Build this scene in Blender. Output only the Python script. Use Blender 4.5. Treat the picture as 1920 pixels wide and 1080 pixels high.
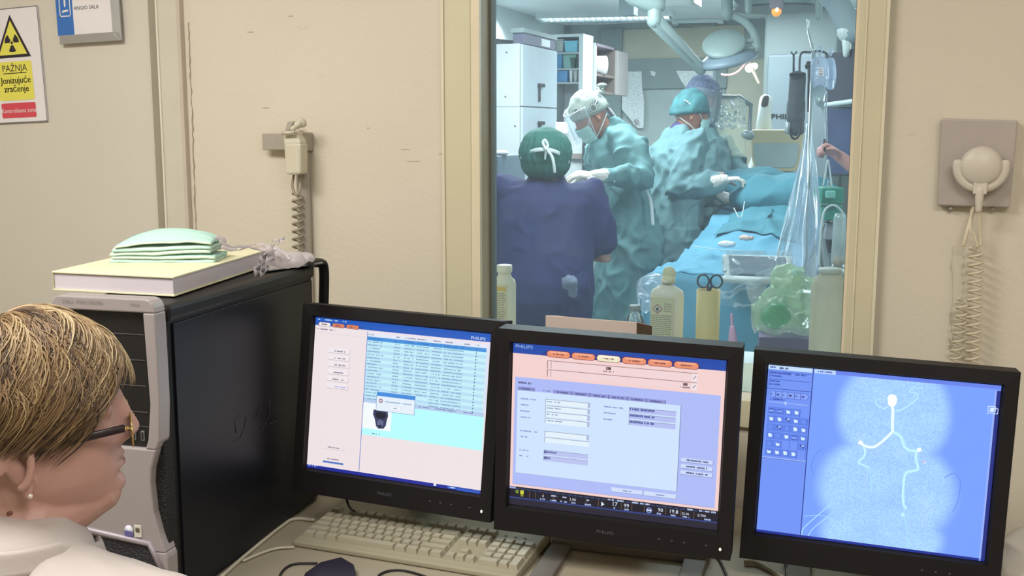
import bpy, bmesh, math, random
from mathutils import Vector, Matrix, noise
random.seed(7)
for o in list(bpy.data.objects): bpy.data.objects.remove(o)
S = bpy.context.scene; COL = S.collection
V = Vector; PI = math.pi
def rad(a): return a * PI / 180
# ------------------------------------------------------------------ camera
TH = rad(20.5); PITCH = rad(8.5)
CAMP = V((0, 0, 1.55))
cd = bpy.data.cameras.new('camera'); cam = bpy.data.objects.new('camera', cd); COL.objects.link(cam)
cd.sensor_width = 36; cd.lens = 37.5; cd.clip_start = .05; cd.clip_end = 60
cam.location = CAMP; cam.rotation_euler = (PI/2 - PITCH, 0, TH); S.camera = cam
# ------------------------------------------------------------------ world, lights, exposure
S.view_settings.view_transform = 'Standard'; S.view_settings.look = 'None'
S.view_settings.gamma = 1; S.view_settings.exposure = 0; S.view_settings.use_curve_mapping = False
W = bpy.data.worlds.new('world'); S.world = W; W.use_nodes = True
W.node_tree.nodes['Background'].inputs[0].default_value = (.75, .82, .9, 1)
W.node_tree.nodes['Background'].inputs[1].default_value = .05
def area(name, loc, size, power, col, rot=(0, 0, 0)):
    l = bpy.data.lights.new(name, 'AREA'); l.shape = 'RECTANGLE'; l.size, l.size_y = size
    l.energy = power; l.color = col
    o = bpy.data.objects.new(name, l); COL.objects.link(o); o.location = loc; o.rotation_euler = rot
    return o
def spot(name, loc, power, col, ang, rot=(0, 0, 0), blend=.6, r=.05):
    l = bpy.data.lights.new(name, 'SPOT'); l.energy = power; l.color = col; l.spot_size = rad(ang); l.spot_blend = blend
    l.shadow_soft_size = r
    o = bpy.data.objects.new(name, l); COL.objects.link(o); o.location = loc; o.rotation_euler = rot
    return o
WARM = (1, .962, .915); COOL = (.94, .98, 1)
area('office_ceiling_lamp', (-1.5, .6, 2.66), (1.2, .6), 51, WARM)
area('office_ceiling_lamp_rear', (.6, .1, 2.66), (1.2, .6), 38, WARM)
area('theatre_ceiling_lamp', (-1.9, 5.6, 2.46), (1.2, .6), 74, COOL)
area('theatre_fill_near', (-1.1, 3.7, 2.46), (1.2, .6), 36, COOL)  # added fill for the drape and gown sides facing the window
area('theatre_ceiling_lamp_far', (-1.4, 8.0, 2.46), (1.2, .6), 62, COOL)
for k_, (x_, y_, p_) in enumerate(((.9, 5.0, 46), (.7, 8.2, 40))):  # added fill lights, out of view, to brighten the theatre ceiling
    l_ = bpy.data.lights.new('theatre_fill_point', 'POINT'); l_.energy = p_; l_.color = COOL; l_.shadow_soft_size = .2
    o_ = bpy.data.objects.new('theatre_fill_point', l_); COL.objects.link(o_); o_.location = (x_, y_, 2.1)
spot('theatre_wall_downlight', (-2.93, 7.9, 2.47), 60, COOL, 120)
spot('theatre_wall_downlight_far', (-2.93, 8.9, 2.47), 60, COOL, 120)
# ------------------------------------------------------------------ helpers
_R = Matrix.Rotation(TH, 3, 'Z') @ Matrix.Rotation(-PITCH, 3, 'X')
RT = _R @ V((1, 0, 0)); FW = _R @ V((0, 1, 0)); UP = _R @ V((0, 0, 1))
HR = V((math.cos(TH), math.sin(TH), 0)); HF = V((-math.sin(TH), math.cos(TH), 0))   # horizontal right / forward of the view
def ray(px, py): return RT*((px-960)/2000) - UP*((py-540)/2000) + FW
def pd(px, py, D): return CAMP + ray(px, py)*D
def pv(px, py, v): r = ray(px, py); return CAMP + r*(v/r.y)
def pu(px, py, u): r = ray(px, py); return CAMP + r*(u/r.x)
def pz(px, py, z): r = ray(px, py); return CAMP + r*((z-1.55)/r.z)
def ppl(px, py, P, n): r = ray(px, py); return CAMP + r*((P-CAMP).dot(n)/r.dot(n))
def lin(c):
    out = []
    for v in c[:3]:
        v /= 255.0
        out.append(v/12.92 if v <= .04045 else ((v+.055)/1.055)**2.4)
    return tuple(out)
MATS = {}
def mat(name, c, rough=.5, metal=0, var=.06, scale=8, bump=.0, bscale=60, spec=.5, sheen=0, alpha=None, trans=0, emit=None, es=1, stretch=None, sss=0, coat=0):
    if name in MATS: return MATS[name]
    m = bpy.data.materials.new(name); m.use_nodes = True; nt = m.node_tree; N = nt.nodes; L = nt.links
    b = N['Principled BSDF']; l = lin(c)
    tc = N.new('ShaderNodeTexCoord'); nz = N.new('ShaderNodeTexNoise'); nz.inputs['Scale'].default_value = scale; nz.inputs['Detail'].default_value = 4
    src = tc.outputs['Object']
    if stretch:
        mp = N.new('ShaderNodeMapping'); mp.inputs['Scale'].default_value = stretch; L.new(src, mp.inputs[0]); src = mp.outputs[0]
    L.new(src, nz.inputs['Vector'])
    mx = N.new('ShaderNodeMix'); mx.data_type = 'RGBA'
    mx.inputs[6].default_value = tuple(max(0, x*(1-var*2)) for x in l)+(1,); mx.inputs[7].default_value = tuple(min(1, x*(1+var*2)) for x in l)+(1,)
    L.new(nz.outputs['Fac'], mx.inputs[0]); L.new(mx.outputs[2], b.inputs['Base Color'])
    b.inputs['Roughness'].default_value = rough; b.inputs['Metallic'].default_value = metal
    b.inputs['Specular IOR Level'].default_value = spec
    if sheen: b.inputs['Sheen Weight'].default_value = sheen
    if coat: b.inputs['Coat Weight'].default_value = coat
    if trans: b.inputs['Transmission Weight'].default_value = trans
    if alpha is not None: b.inputs['Alpha'].default_value = alpha
    if sss:
        b.inputs['Subsurface Weight'].default_value = sss; b.inputs['Subsurface Radius'].default_value = (.6, .25, .15); b.inputs['Subsurface Scale'].default_value = .02
    if emit: b.inputs['Emission Color'].default_value = lin(emit)+(1,); b.inputs['Emission Strength'].default_value = es
    if bump:
        n2 = N.new('ShaderNodeTexNoise'); n2.inputs['Scale'].default_value = bscale; n2.inputs['Detail'].default_value = 3
        L.new(src, n2.inputs['Vector']); bp = N.new('ShaderNodeBump'); bp.inputs['Strength'].default_value = bump; bp.inputs['Distance'].default_value = .01
        L.new(n2.outputs['Fac'], bp.inputs['Height']); L.new(bp.outputs[0], b.inputs['Normal'])
    MATS[name] = m; return m
def film(name, c, fac=.25, gloss=.5, rough=.08, tint=(255, 255, 255)):
    """clear plastic or glass: transparent body, glossy skin, slight milky diffuse"""
    if name in MATS: return MATS[name]
    m = bpy.data.materials.new(name); m.use_nodes = True; nt = m.node_tree; N = nt.nodes; L = nt.links
    for n in list(N): N.remove(n)
    out = N.new('ShaderNodeOutputMaterial'); tr = N.new('ShaderNodeBsdfTransparent'); tr.inputs[0].default_value = lin(tint)+(1,)
    gl = N.new('ShaderNodeBsdfGlossy'); gl.inputs['Roughness'].default_value = rough; gl.inputs[0].default_value = (.9, .95, 1, 1)
    di = N.new('ShaderNodeBsdfDiffuse'); tl = N.new('ShaderNodeBsdfTranslucent')
    tc = N.new('ShaderNodeTexCoord'); nz = N.new('ShaderNodeTexNoise'); nz.inputs['Scale'].default_value = 6; L.new(tc.outputs['Object'], nz.inputs['Vector'])
    mx = N.new('ShaderNodeMix'); mx.data_type = 'RGBA'; l = lin(c)
    mx.inputs[6].default_value = tuple(x*.9 for x in l)+(1,); mx.inputs[7].default_value = tuple(min(1, x*1.08) for x in l)+(1,)
    L.new(nz.outputs['Fac'], mx.inputs[0]); L.new(mx.outputs[2], di.inputs[0]); L.new(mx.outputs[2], tl.inputs[0])
    a0 = N.new('ShaderNodeMixShader'); a0.inputs[0].default_value = .5; L.new(di.outputs[0], a0.inputs[1]); L.new(tl.outputs[0], a0.inputs[2])
    a = N.new('ShaderNodeMixShader'); a.inputs[0].default_value = fac; L.new(tr.outputs[0], a.inputs[1]); L.new(a0.outputs[0], a.inputs[2])
    lw = N.new('ShaderNodeLayerWeight'); lw.inputs[0].default_value = .35
    mu = N.new('ShaderNodeMath'); mu.operation = 'MULTIPLY'; mu.inputs[1].default_value = gloss; L.new(lw.outputs['Fresnel'], mu.inputs[0])
    b = N.new('ShaderNodeMixShader'); L.new(mu.outputs[0], b.inputs[0]); L.new(a.outputs[0], b.inputs[1]); L.new(gl.outputs[0], b.inputs[2])
    L.new(b.outputs[0], out.inputs[0]); MATS[name] = m; return m
def colattr_mat(name, emission=False, rough=.5, stren=1.0, bump=0):
    if name in MATS: return MATS[name]
    m = bpy.data.materials.new(name); m.use_nodes = True; N = m.node_tree.nodes; L = m.node_tree.links; b = N['Principled BSDF']
    at = N.new('ShaderNodeAttribute'); at.attribute_name = 'Col'
    if emission:
        b.inputs['Base Color'].default_value = (.01, .01, .012, 1); b.inputs['Roughness'].default_value = .35
        L.new(at.outputs['Color'], b.inputs['Emission Color']); b.inputs['Emission Strength'].default_value = stren
    else:
        L.new(at.outputs['Color'], b.inputs['Base Color']); b.inputs['Roughness'].default_value = rough
    MATS[name] = m; return m
class MB:
    """collects shapes in world space; build() makes ONE mesh object"""
    def __init__(s): s.v = []; s.f = []; s.c = []; s.col = (1, 1, 1); s.sm = []; s.smooth = False; s.mi = []; s.m = 0
    def add(s, vs, fs, smooth=None):
        o = len(s.v); s.v += [V(p) for p in vs]
        for f in fs:
            s.f.append([i+o for i in f]); s.c.append(s.col); s.sm.append(s.smooth if smooth is None else smooth); s.mi.append(s.m)
        return s
    def box(s, c, d, R=None):
        c = V(c); x, y, z = (k/2 for k in d); P = [V((sx*x, sy*y, sz*z)) for sz in (-1, 1) for sy in (-1, 1) for sx in (-1, 1)]
        if R is not None: P = [R @ p for p in P]
        return s.add([c+p for p in P], [(0, 2, 3, 1), (4, 5, 7, 6), (0, 1, 5, 4), (2, 6, 7, 3), (0, 4, 6, 2), (1, 3, 7, 5)], False)
    def bb(s, x0, x1, y0, y1, z0, z1): return s.box(((x0+x1)/2, (y0+y1)/2, (z0+z1)/2), (abs(x1-x0), abs(y1-y0), abs(z1-z0)))
    def hexa(s, b, t):      # 4 bottom, 4 top points (ccw seen from outside top)
        return s.add(list(b)+list(t), [(3, 2, 1, 0), (4, 5, 6, 7), (0, 1, 5, 4), (1, 2, 6, 5), (2, 3, 7, 6), (3, 0, 4, 7)], False)
    def prism(s, poly, n, t):   # poly: world points in a plane, extruded by vector n*t
        k = len(poly); n = V(n).normalized()*t; A = [V(p) for p in poly]
        return s.add(A+[p+n for p in A], [list(range(k))[::-1], [k+i for i in range(k)]]+[(i, (i+1) % k, k+(i+1) % k, k+i) for i in range(k)], False)
    def poly(s, pts): return s.add(pts, [list(range(len(pts)))], False)
    def frames(s, pts):
        T = []; n = len(pts)
        for i in range(n):
            a = pts[max(0, i-1)]; b = pts[min(n-1, i+1)]; d = (b-a); T.append(d.normalized() if d.length > 1e-9 else V((0, 0, 1)))
        ref = V((0, 0, 1)) if abs(T[0].z) < .9 else V((1, 0, 0)); u = T[0].cross(ref).normalized(); F = []
        for i in range(n):
            u = (u - T[i]*u.dot(T[i])); u = u.normalized() if u.length > 1e-6 else T[i].orthogonal().normalized(); F.append((u, T[i].cross(u)))
        return F
    def tube(s, pts, r, n=8, cap=True, closed=False):
        pts = [V(p) for p in pts]; k = len(pts); R = r if isinstance(r, (list, tuple)) else [r]*k; F = s.frames(pts); vs = []; fs = []
        for i in range(k):
            for j in range(n):
                a = 2*PI*j/n; vs.append(pts[i]+F[i][0]*math.cos(a)*R[i]+F[i][1]*math.sin(a)*R[i])
        for i in range(k-1 if not closed else k):
            for j in range(n): fs.append((i*n+j, i*n+(j+1) % n, ((i+1) % k)*n+(j+1) % n, ((i+1) % k)*n+j))
        if cap and not closed: fs += [list(range(n))[::-1], [(k-1)*n+j for j in range(n)]]
        return s.add(vs, fs, True)
    def solid(s, pts, radii, n=14, hint=None):
        """closed limb-like tube with rounded ends; radii floats or (ru, rw) pairs; hint = direction of ru"""
        pts = [V(p) for p in pts]; RR = [(q, q) if not isinstance(q, (tuple, list)) else q for q in radii]
        if hint is None: F = s.frames(pts)
        else:
            F0 = s.frames(pts); F = []; hint = V(hint)
            for i in range(len(pts)):
                a = pts[max(0, i-1)]; b = pts[min(len(pts)-1, i+1)]; T = (b-a).normalized(); u = (hint-T*hint.dot(T)).normalized(); F.append((u, T.cross(u)))
        P = []; R = []; G = []
        d0 = (pts[0]-pts[1]).normalized(); d1 = (pts[-1]-pts[-2]).normalized()
        for t in (80, 55, 28): P.append(pts[0]+d0*min(RR[0])*math.sin(rad(t))); R.append((RR[0][0]*math.cos(rad(t)), RR[0][1]*math.cos(rad(t)))); G.append(F[0])
        P += pts; R += RR; G += F
        for t in (28, 55, 80): P.append(pts[-1]+d1*min(RR[-1])*math.sin(rad(t))); R.append((RR[-1][0]*math.cos(rad(t)), RR[-1][1]*math.cos(rad(t)))); G.append(F[-1])
        vs = []; fs = []; k = len(P)
        for i in range(k):
            for j in range(n): a = 2*PI*j/n; vs.append(P[i]+G[i][0]*math.cos(a)*R[i][0]+G[i][1]*math.sin(a)*R[i][1])
        for i in range(k-1):
            for j in range(n): fs.append((i*n+j, i*n+(j+1) % n, (i+1)*n+(j+1) % n, (i+1)*n+j))
        fs += [list(range(n))[::-1], [(k-1)*n+j for j in range(n)]]
        return s.add(vs, fs, True)
    def ell(s, c, r, M=None, n=16, m=10):
        c = V(c); vs = []; fs = []
        for i in range(m+1):
            t = PI*i/m
            for j in range(n):
                a = 2*PI*j/n; p = V((r[0]*math.sin(t)*math.cos(a), r[1]*math.sin(t)*math.sin(a), r[2]*math.cos(t)))
                vs.append(c+(M @ p if M is not None else p))
        for i in range(m):
            for j in range(n):
                fs.append((i*n+j, (i+1)*n+j, (i+1)*n+(j+1) % n, i*n+(j+1) % n))
        return s.add(vs, fs, True)
    def lathe(s, c, prof, n=20, M=None, sx=1, sy=1, smooth=True):
        c = V(c); vs = []; fs = []; k = len(prof)
        for r, z in prof:
            for j in range(n):
                a = 2*PI*j/n; p = V((r*math.cos(a)*sx, r*math.sin(a)*sy, z)); vs.append(c+(M @ p if M is not None else p))
        for i in range(k-1):
            for j in range(n): fs.append((i*n+j, i*n+(j+1) % n, (i+1)*n+(j+1) % n, (i+1)*n+j))
        fs += [list(range(n))[::-1], [(k-1)*n+j for j in range(n)]]
        return s.add(vs, fs, smooth)
    def grid(s, fn, nu, nv, smooth=True, closed=False):
        vs = [V(fn(i/nu, j/nv)) for j in range(nv+1) for i in range(nu+1)]; w = nu+1
        return s.add(vs, [(j*w+i, j*w+i+1, (j+1)*w+i+1, (j+1)*w+i) for j in range(nv) for i in range(nu)], smooth)
    def text(s, txt, O, ex, ey, size, off=0, bold=0, sx=1.0, center=False):
        vs, fs, w = text_geo(txt); n = V(ex).cross(V(ey)).normalized(); dx = -w/2 if center else 0
        return s.add([V(O)+V(ex).normalized()*(x+dx)*size*sx+V(ey).normalized()*y*size+n*off for x, y in vs], fs, False)
    def data(s, name):
        me = bpy.data.meshes.new(name); me.from_pydata(s.v, [], s.f); me.polygons.foreach_set('use_smooth', s.sm); me.polygons.foreach_set('material_index', s.mi)
        return me
    def build(s, name, m, parent=None, loc=None, bevel=0, col=False, thick=0, sub=0):
        base = origin(parent) if parent is not None else V(loc if loc is not None else centre(s.v))
        me = s.data(name)
        if col:
            at = me.color_attributes.new('Col', 'FLOAT_COLOR', 'CORNER'); buf = []
            for f, c in zip(s.f, s.c): buf += (list(lin(c))+[1])*len(f)
            at.data.foreach_set('color', buf)
        me.transform(Matrix.Translation(-base)); me.update()
        o = bpy.data.objects.new(name, me)
        for q in (m if isinstance(m, (list, tuple)) else [m]): me.materials.append(q)
        COL.objects.link(o)
        if parent is not None: o.parent = parent
        else: o.location = base
        o['_b'] = list(base)
        if thick: md = o.modifiers.new('thickness', 'SOLIDIFY'); md.thickness = thick; md.offset = 0
        if bevel: md = o.modifiers.new('bevel', 'BEVEL'); md.width = bevel; md.segments = 2; md.limit_method = 'ANGLE'; md.harden_normals = False
        if sub: md = o.modifiers.new('sub', 'SUBSURF'); md.levels = sub; md.render_levels = sub
        return o
def centre(vs):
    z = min(v.z for v in vs); return V((sum(v.x for v in vs)/len(vs), sum(v.y for v in vs)/len(vs), z))
def origin(o): return V(o['_b'])
_T = {}
def text_geo(txt):
    if txt in _T: return _T[txt]
    c = bpy.data.curves.new('t', 'FONT'); c.body = txt; c.resolution_u = 2; o = bpy.data.objects.new('t', c); COL.objects.link(o)
    me = o.to_mesh(); vs = [(v.co.x, v.co.y) for v in me.vertices]; fs = [list(p.vertices) for p in me.polygons]
    o.to_mesh_clear(); bpy.data.objects.remove(o); w = max([x for x, y in vs] or [0]); _T[txt] = (vs, fs, w); return _T[txt]
def tag(o, label=None, cat=None, group=None, kind=None):
    if label: o['label'] = label
    if cat: o['category'] = cat
    if group: o['group'] = group
    if kind: o['kind'] = kind
    return o
def thing(name, label, cat, loc, group=None):
    o = bpy.data.objects.new(name, None); COL.objects.link(o); o.location = loc; o.empty_display_size = .05; o['_b'] = list(loc)
    return tag(o, label, cat, group)
def struct(o): o['kind'] = 'structure'; return o
def remesh(mb, voxel, smooth=2, fac=.5):
    me = mb.data('r'); o = bpy.data.objects.new('r', me); COL.objects.link(o)
    md = o.modifiers.new('r', 'REMESH'); md.mode = 'VOXEL'; md.voxel_size = voxel
    if smooth: sm = o.modifiers.new('s', 'SMOOTH'); sm.iterations = smooth; sm.factor = fac
    dg = bpy.context.evaluated_depsgraph_get(); n = bpy.data.meshes.new_from_object(o.evaluated_get(dg))
    bpy.data.objects.remove(o); n.polygons.foreach_set('use_smooth', [True]*len(n.polygons)); return n
def mobj(name, me, m, parent=None, loc=None):
    base = origin(parent) if parent is not None else V(loc)
    me.name = name; me.transform(Matrix.Translation(-base)); me.materials.clear(); me.materials.append(m); me.update()
    o = bpy.data.objects.new(name, me); COL.objects.link(o); o['_b'] = list(base)
    if parent is not None: o.parent = parent
    else: o.location = base
    return o
def displace(me, fn):
    me.update(); nn = [v.normal.copy() for v in me.vertices]
    for v, n in zip(me.vertices, nn): v.co = v.co + n*fn(v.co)
    me.update(); return me
def crease(p, f, s=3.2):
    n = noise.noise(V((p.x*f, p.y*f, p.z*f*.8))); m = noise.noise(V((p.x*f+7, p.y*f-3, p.z*f*.5)))
    return max(0, 1-s*abs(n))**1.5*(.5+m)
def ridged(p, f):
    return 1-abs(noise.noise(V((p.x*f[0], p.y*f[1], p.z*f[2]))))*2
def interp(t, tab):
    for (a, b) in zip(tab, tab[1:]):
        if t <= b[0]:
            k = max(0, (t-a[0])/(b[0]-a[0])); return a[1]+(b[1]-a[1])*k
    return tab[-1][1]
def spline(pts, n=8):
    pts = [V(p) for p in pts]; out = []
    P = [pts[0]*2-pts[1]]+pts+[pts[-1]*2-pts[-2]]
    for i in range(1, len(P)-2):
        for k in range(n):
            t = k/n; a, b, c, d = P[i-1], P[i], P[i+1], P[i+2]
            out.append(.5*((2*b)+(c-a)*t+(2*a-5*b+4*c-d)*t*t+(3*b-a-3*c+d)*t*t*t))
    out.append(pts[-1]); return out
def coil(A, B, turns, R, n=10):
    A = V(A); B = V(B); T = (B-A); L = T.length; T.normalize(); u = T.orthogonal().normalized(); w = T.cross(u)
    return [A+T*L*i/(turns*n)+u*R*math.cos(2*PI*i/n)+w*R*math.sin(2*PI*i/n) for i in range(turns*n+1)]
# ------------------------------------------------------------------ materials
wallm = mat('wall_paint', (212, 204, 186), .75, var=.03, scale=2.5, bump=.08, bscale=90)
def smudge(m):   # scuffs and stains of the old wall
    N = m.node_tree.nodes; L = m.node_tree.links; b = N['Principled BSDF']; src = b.inputs['Base Color'].links[0].from_socket
    tc = N.new('ShaderNodeTexCoord'); mp = N.new('ShaderNodeMapping'); mp.inputs['Scale'].default_value = (3.0, 3.0, 9.0); L.new(tc.outputs['Object'], mp.inputs[0])
    nz = N.new('ShaderNodeTexNoise'); nz.inputs['Scale'].default_value = 2.2; nz.inputs['Detail'].default_value = 8; nz.inputs['Roughness'].default_value = .72; L.new(mp.outputs[0], nz.inputs['Vector'])
    cr = N.new('ShaderNodeValToRGB'); cr.color_ramp.elements[0].position = .64; cr.color_ramp.elements[1].position = .76
    cr.color_ramp.elements[0].color = (0, 0, 0, 1); cr.color_ramp.elements[1].color = (.35, .35, .35, 1); L.new(nz.outputs['Fac'], cr.inputs[0])
    mx = N.new('ShaderNodeMix'); mx.data_type = 'RGBA'; L.new(cr.outputs[0], mx.inputs[0]); L.new(src, mx.inputs[6]); mx.inputs[7].default_value = lin((150, 138, 118))+(1,)
    L.new(mx.outputs[2], b.inputs['Base Color'])
smudge(wallm)
doorm = mat('door_laminate', (208, 202, 190), .5, var=.025, scale=3, bump=.03, bscale=40)
edgeshade = mat('door_edge_shade', (152, 144, 128), .5)  # darker grey paints the shade along the door edge
casem = mat('casing_paint', (202, 198, 182), .5, var=.03)
framem = mat('window_frame_paint', (206, 199, 170), .45, var=.03)
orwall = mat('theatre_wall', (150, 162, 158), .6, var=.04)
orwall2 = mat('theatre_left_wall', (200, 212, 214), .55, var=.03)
orceil = mat('theatre_ceiling', (228, 236, 236), .7, var=.02)
orfloor = mat('theatre_floor', (176, 188, 186), .35, var=.08)
floorm = mat('office_floor', (120, 112, 100), .5, var=.1)
WV = 2.25; TKN = .075      # window wall: office face, thickness
WU0, WU1 = pv(903, 300, WV).x, pv(1594, 300, WV).x   # opening
WZ0, WZ1 = .98, 2.45
LU, RU, RV = -2.75, 1.6, -1.9
OL, OR_, OV, OZ = -3.1, 2.4, 9.7, 2.5
DU = pv(287, 200, WV).x   # right edge of the door leaf
DU1 = pv(308, 200, WV).x
def bbs(name, m, *boxes, parent=None, bevel=0):
    b = MB()
    for q in boxes: b.bb(*q)
    return b.build(name, m, parent, bevel=bevel)
struct(bbs('wall_front', wallm, (DU1, WU0, WV, WV+TKN, 0, 2.7), (WU1, RU, WV, WV+TKN, 0, 2.7), (WU0, WU1, WV, WV+TKN, 0, WZ0), (WU0, WU1, WV, WV+TKN, WZ1, 2.7),
           (LU, DU1, WV+.055, WV+TKN, 0, 2.7)))
struct(bbs('wall_left', wallm, (LU-.1, LU, RV, WV+TKN, 0, 2.7)))
struct(bbs('wall_right', wallm, (RU, RU+.1, RV, WV+TKN, 0, 2.7)))
struct(bbs('wall_back', wallm, (LU-.1, RU+.1, RV-.1, RV, 0, 2.7)))
struct(bbs('floor', floorm, (LU, RU, RV, WV, -.1, 0)))
struct(bbs('ceiling', mat('office_ceiling', (215, 210, 198), .8), (LU-.1, RU+.1, RV-.1, WV+TKN, 2.7, 2.8)))
# crack of flaking paint beside the casing
ck = MB(); pts = []
for i in range(40):
    y = 42+i*10; x = 354+(y-42)*.036+random.uniform(-1.2, 1.2); pts.append(pv(x, y, WV-.0008))
ck.tube(pts, [random.uniform(.0005, .0022) for _ in pts], 5)
wf = bpy.data.objects['wall_front']
ck.build('paint_crack', mat('crack', (158, 144, 126), .8), wf)
sc = MB()
for (x, y, w, h) in ((498, 202, 16, 2), (545, 30, 10, 3), (470, 60, 14, 2), (505, 258, 9, 2), (1000, 0, 2, 2), (828, 288, 12, 2), (760, 280, 18, 1.5), (775, 302, 26, 1.2), (690, 240, 6, 2)):
    a = pv(x, y, WV-.0006); sc.box(a, (w/2000*2.5, .0006, h/2000*2.0))
sc.build('scuff_mark', mat('scuff', (186, 175, 155), .8), wf)
# door leaf, edge strip with the shade put into its colour, casing
d1 = struct(bbs('door_1', doorm, (LU, DU, WV+.012, WV+.05, .01, 2.7)))
bbs('edge_shade_strip', edgeshade, (DU, DU1, WV-.001, WV+.05, .01, 2.7), parent=d1)
ca, cb, cc = pv(307, 200, WV).x, pv(346, 200, WV).x, pv(352, 200, WV).x
t1 = struct(bbs('trim_1', casem, (ca, cb, WV-.012, WV+.0, 0, 2.7), bevel=.002))
bbs('casing_bead', mat('bead', (196, 184, 172), .5), (cb, cc, WV-.017, WV, 0, 2.7), parent=t1, bevel=.002)
bbs('casing_lip', mat('lip', (222, 216, 202), .45), (ca, ca+.005, WV-.016, WV, 0, 2.7), parent=t1)
# window: frame members, sill, glass
GV = WV+.058
w1 = struct(bbs('window_1', framem, (WU0-.088, WU0-.02, WV-.014, WV, WZ0-.06, WZ1+.08), (WU1+.006, WU1+.062, WV-.014, WV, WZ0-.06, WZ1+.08),
                (WU0-.088, WU1+.062, WV-.014, WV, WZ1, WZ1+.08), (WU0-.088, WU1+.062, WV-.014, WV, WZ0-.06, WZ0), bevel=.002))
rev = mat('reveal_paint', (222, 210, 182), .4)
bbs('window_reveal', rev, (WU0-.02, WU0, WV-.012, GV, WZ0, WZ1), (WU1, WU1+.006, WV-.012, GV, WZ0, WZ1), (WU0-.02, WU1+.006, WV-.012, GV, WZ1-.02, WZ1), parent=w1)
bbs('window_seal', mat('rubber_seal', (110, 112, 108), .6), (WU0, WU0+.006, GV-.012, GV+.02, WZ0, WZ1), (WU1-.004, WU1, GV-.012, GV+.02, WZ0, WZ1), parent=w1)
bbs('frame_bead', mat('frame_bead', (220, 213, 188), .4), (WU0-.09, WU0-.084, WV-.018, WV, WZ0, WZ1), (WU1+.056, WU1+.062, WV-.018, WV, WZ0, WZ1), (WU1+.018, WU1+.021, WV-.0165, WV, WZ0, WZ1), parent=w1)
bbs('window_sill', framem, (WU0-.02, WU1+.02, GV, WV+.36, WZ0-.04, WZ0), parent=w1, bevel=.003)
glass = film('window_glass', (172, 188, 206), fac=.078, gloss=.42, rough=.015, tint=(240, 248, 250))  # milky blue mix puts the office reflection haze into the pane colour
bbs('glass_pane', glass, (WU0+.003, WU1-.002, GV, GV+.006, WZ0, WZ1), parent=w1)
# ------------------------------------------------------------------ operating theatre shell
o0 = WV+TKN
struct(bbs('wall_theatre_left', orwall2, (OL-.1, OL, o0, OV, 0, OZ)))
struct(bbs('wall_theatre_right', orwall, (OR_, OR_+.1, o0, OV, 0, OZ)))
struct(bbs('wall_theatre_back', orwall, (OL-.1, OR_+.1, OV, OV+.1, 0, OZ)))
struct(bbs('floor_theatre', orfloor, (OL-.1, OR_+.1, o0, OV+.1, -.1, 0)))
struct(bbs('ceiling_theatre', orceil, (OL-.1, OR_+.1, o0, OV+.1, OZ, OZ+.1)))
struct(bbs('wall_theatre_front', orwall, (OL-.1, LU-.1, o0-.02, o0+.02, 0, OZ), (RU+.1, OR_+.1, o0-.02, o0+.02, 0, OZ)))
bw = bpy.data.objects['wall_theatre_back']
def onback(x0, y0, x1, y1, d=.02, m=None, name='wall_panel', bevel=.003):
    a = pv(x0, y0, OV); b = pv(x1, y1, OV); q = MB(); q.bb(a.x, b.x, OV-d, OV-.001, min(a.z, b.z), max(a.z, b.z)); return q.build(name, m, bw, bevel=bevel)
cream = mat('cream_panel', (186, 182, 162), .6); gg = mat('grey_green_frame', (124, 138, 136), .5); pale = mat('pale_panel', (164, 174, 172), .5)
onback(1043, 55, 1068, 330, .03, gg)
onback(1128, 55, 1164, 400, .05, gg)
onback(1168, 56, 1300, 111, .015, cream)
onback(1300, 50, 1395, 111, .015, cream)
onback(1164, 112, 1364, 165, .05, gg)
onback(1150, 166, 1345, 420, .02, pale)
onback(1364, 112, 1436, 420, .02, cream)
onback(1590, 60, 1700, 420, .03, gg)
speckle = mat('pale_speckle', (225, 236, 240), .3, var=.28, scale=55, bump=.4, bscale=70)  # white speckled irregular patches on the theatre back wall
def pale_sheet(poly, name='speckled_sheet'):
    q = MB(); q.prism([pv(x, y, OV-.055) for x, y in poly], (0, -1, 0), .006); return q.build(name, speckle, bw)
pale_sheet([(1167, 134), (1203, 134), (1205, 170), (1208, 190), (1207, 240), (1196, 240), (1166, 205)])
pale_sheet([(1268, 133), (1341, 133), (1341, 215), (1330, 255), (1312, 200), (1276, 150)])
pale_sheet([(1220, 133), (1230, 135), (1228, 143), (1221, 141)])
pale_sheet([(1188, 222), (1201, 224), (1199, 236), (1187, 232)])
# ------------------------------------------------------------------ wall signs
white = mat('white_print', (228, 224, 226), .5, var=.01)
def flat_items():
    return MB()
black = mat('black_print', (38, 30, 44), .6); yel = mat('yellow_print', (226, 220, 92), .5, var=.02); redp = mat('red_print', (210, 72, 86), .5, var=.02)
DV = WV+.012
TR_, BR_ = pv(70.5, 10, DV-.003), pv(90.5, 227.5, DV-.003)
ey = (TR_-BR_).normalized(); ex = ey.cross(V((0, -1, 0))).normalized()
if ex.x < 0: ex = -ex
Hs = (TR_-BR_).length; Ws = Hs*.70; O = BR_-ex*Ws; nY = V((0, -1, 0))
def sp(x, y, d=0): return O+ex*x*Ws+ey*y*Hs+nY*d
ws = thing('warning_sign', 'white radiation warning sheet with yellow trefoil triangle, yellow text block and red bar', 'sign', O)
q = MB(); q.prism([sp(0, 0), sp(1, 0), sp(1, 1), sp(0, 1)], nY, .002); q.build('sheet', white, ws)
q = MB(); e = .008
for a in ((0, 0, 1, 0, 0, e), (0, 1-e, 1, 1-e, 0, e)): q.poly([sp(a[0], a[1], .0025), sp(a[2], a[3], .0025), sp(a[2], a[3]+e, .0025), sp(a[0], a[1]+e, .0025)])
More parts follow.
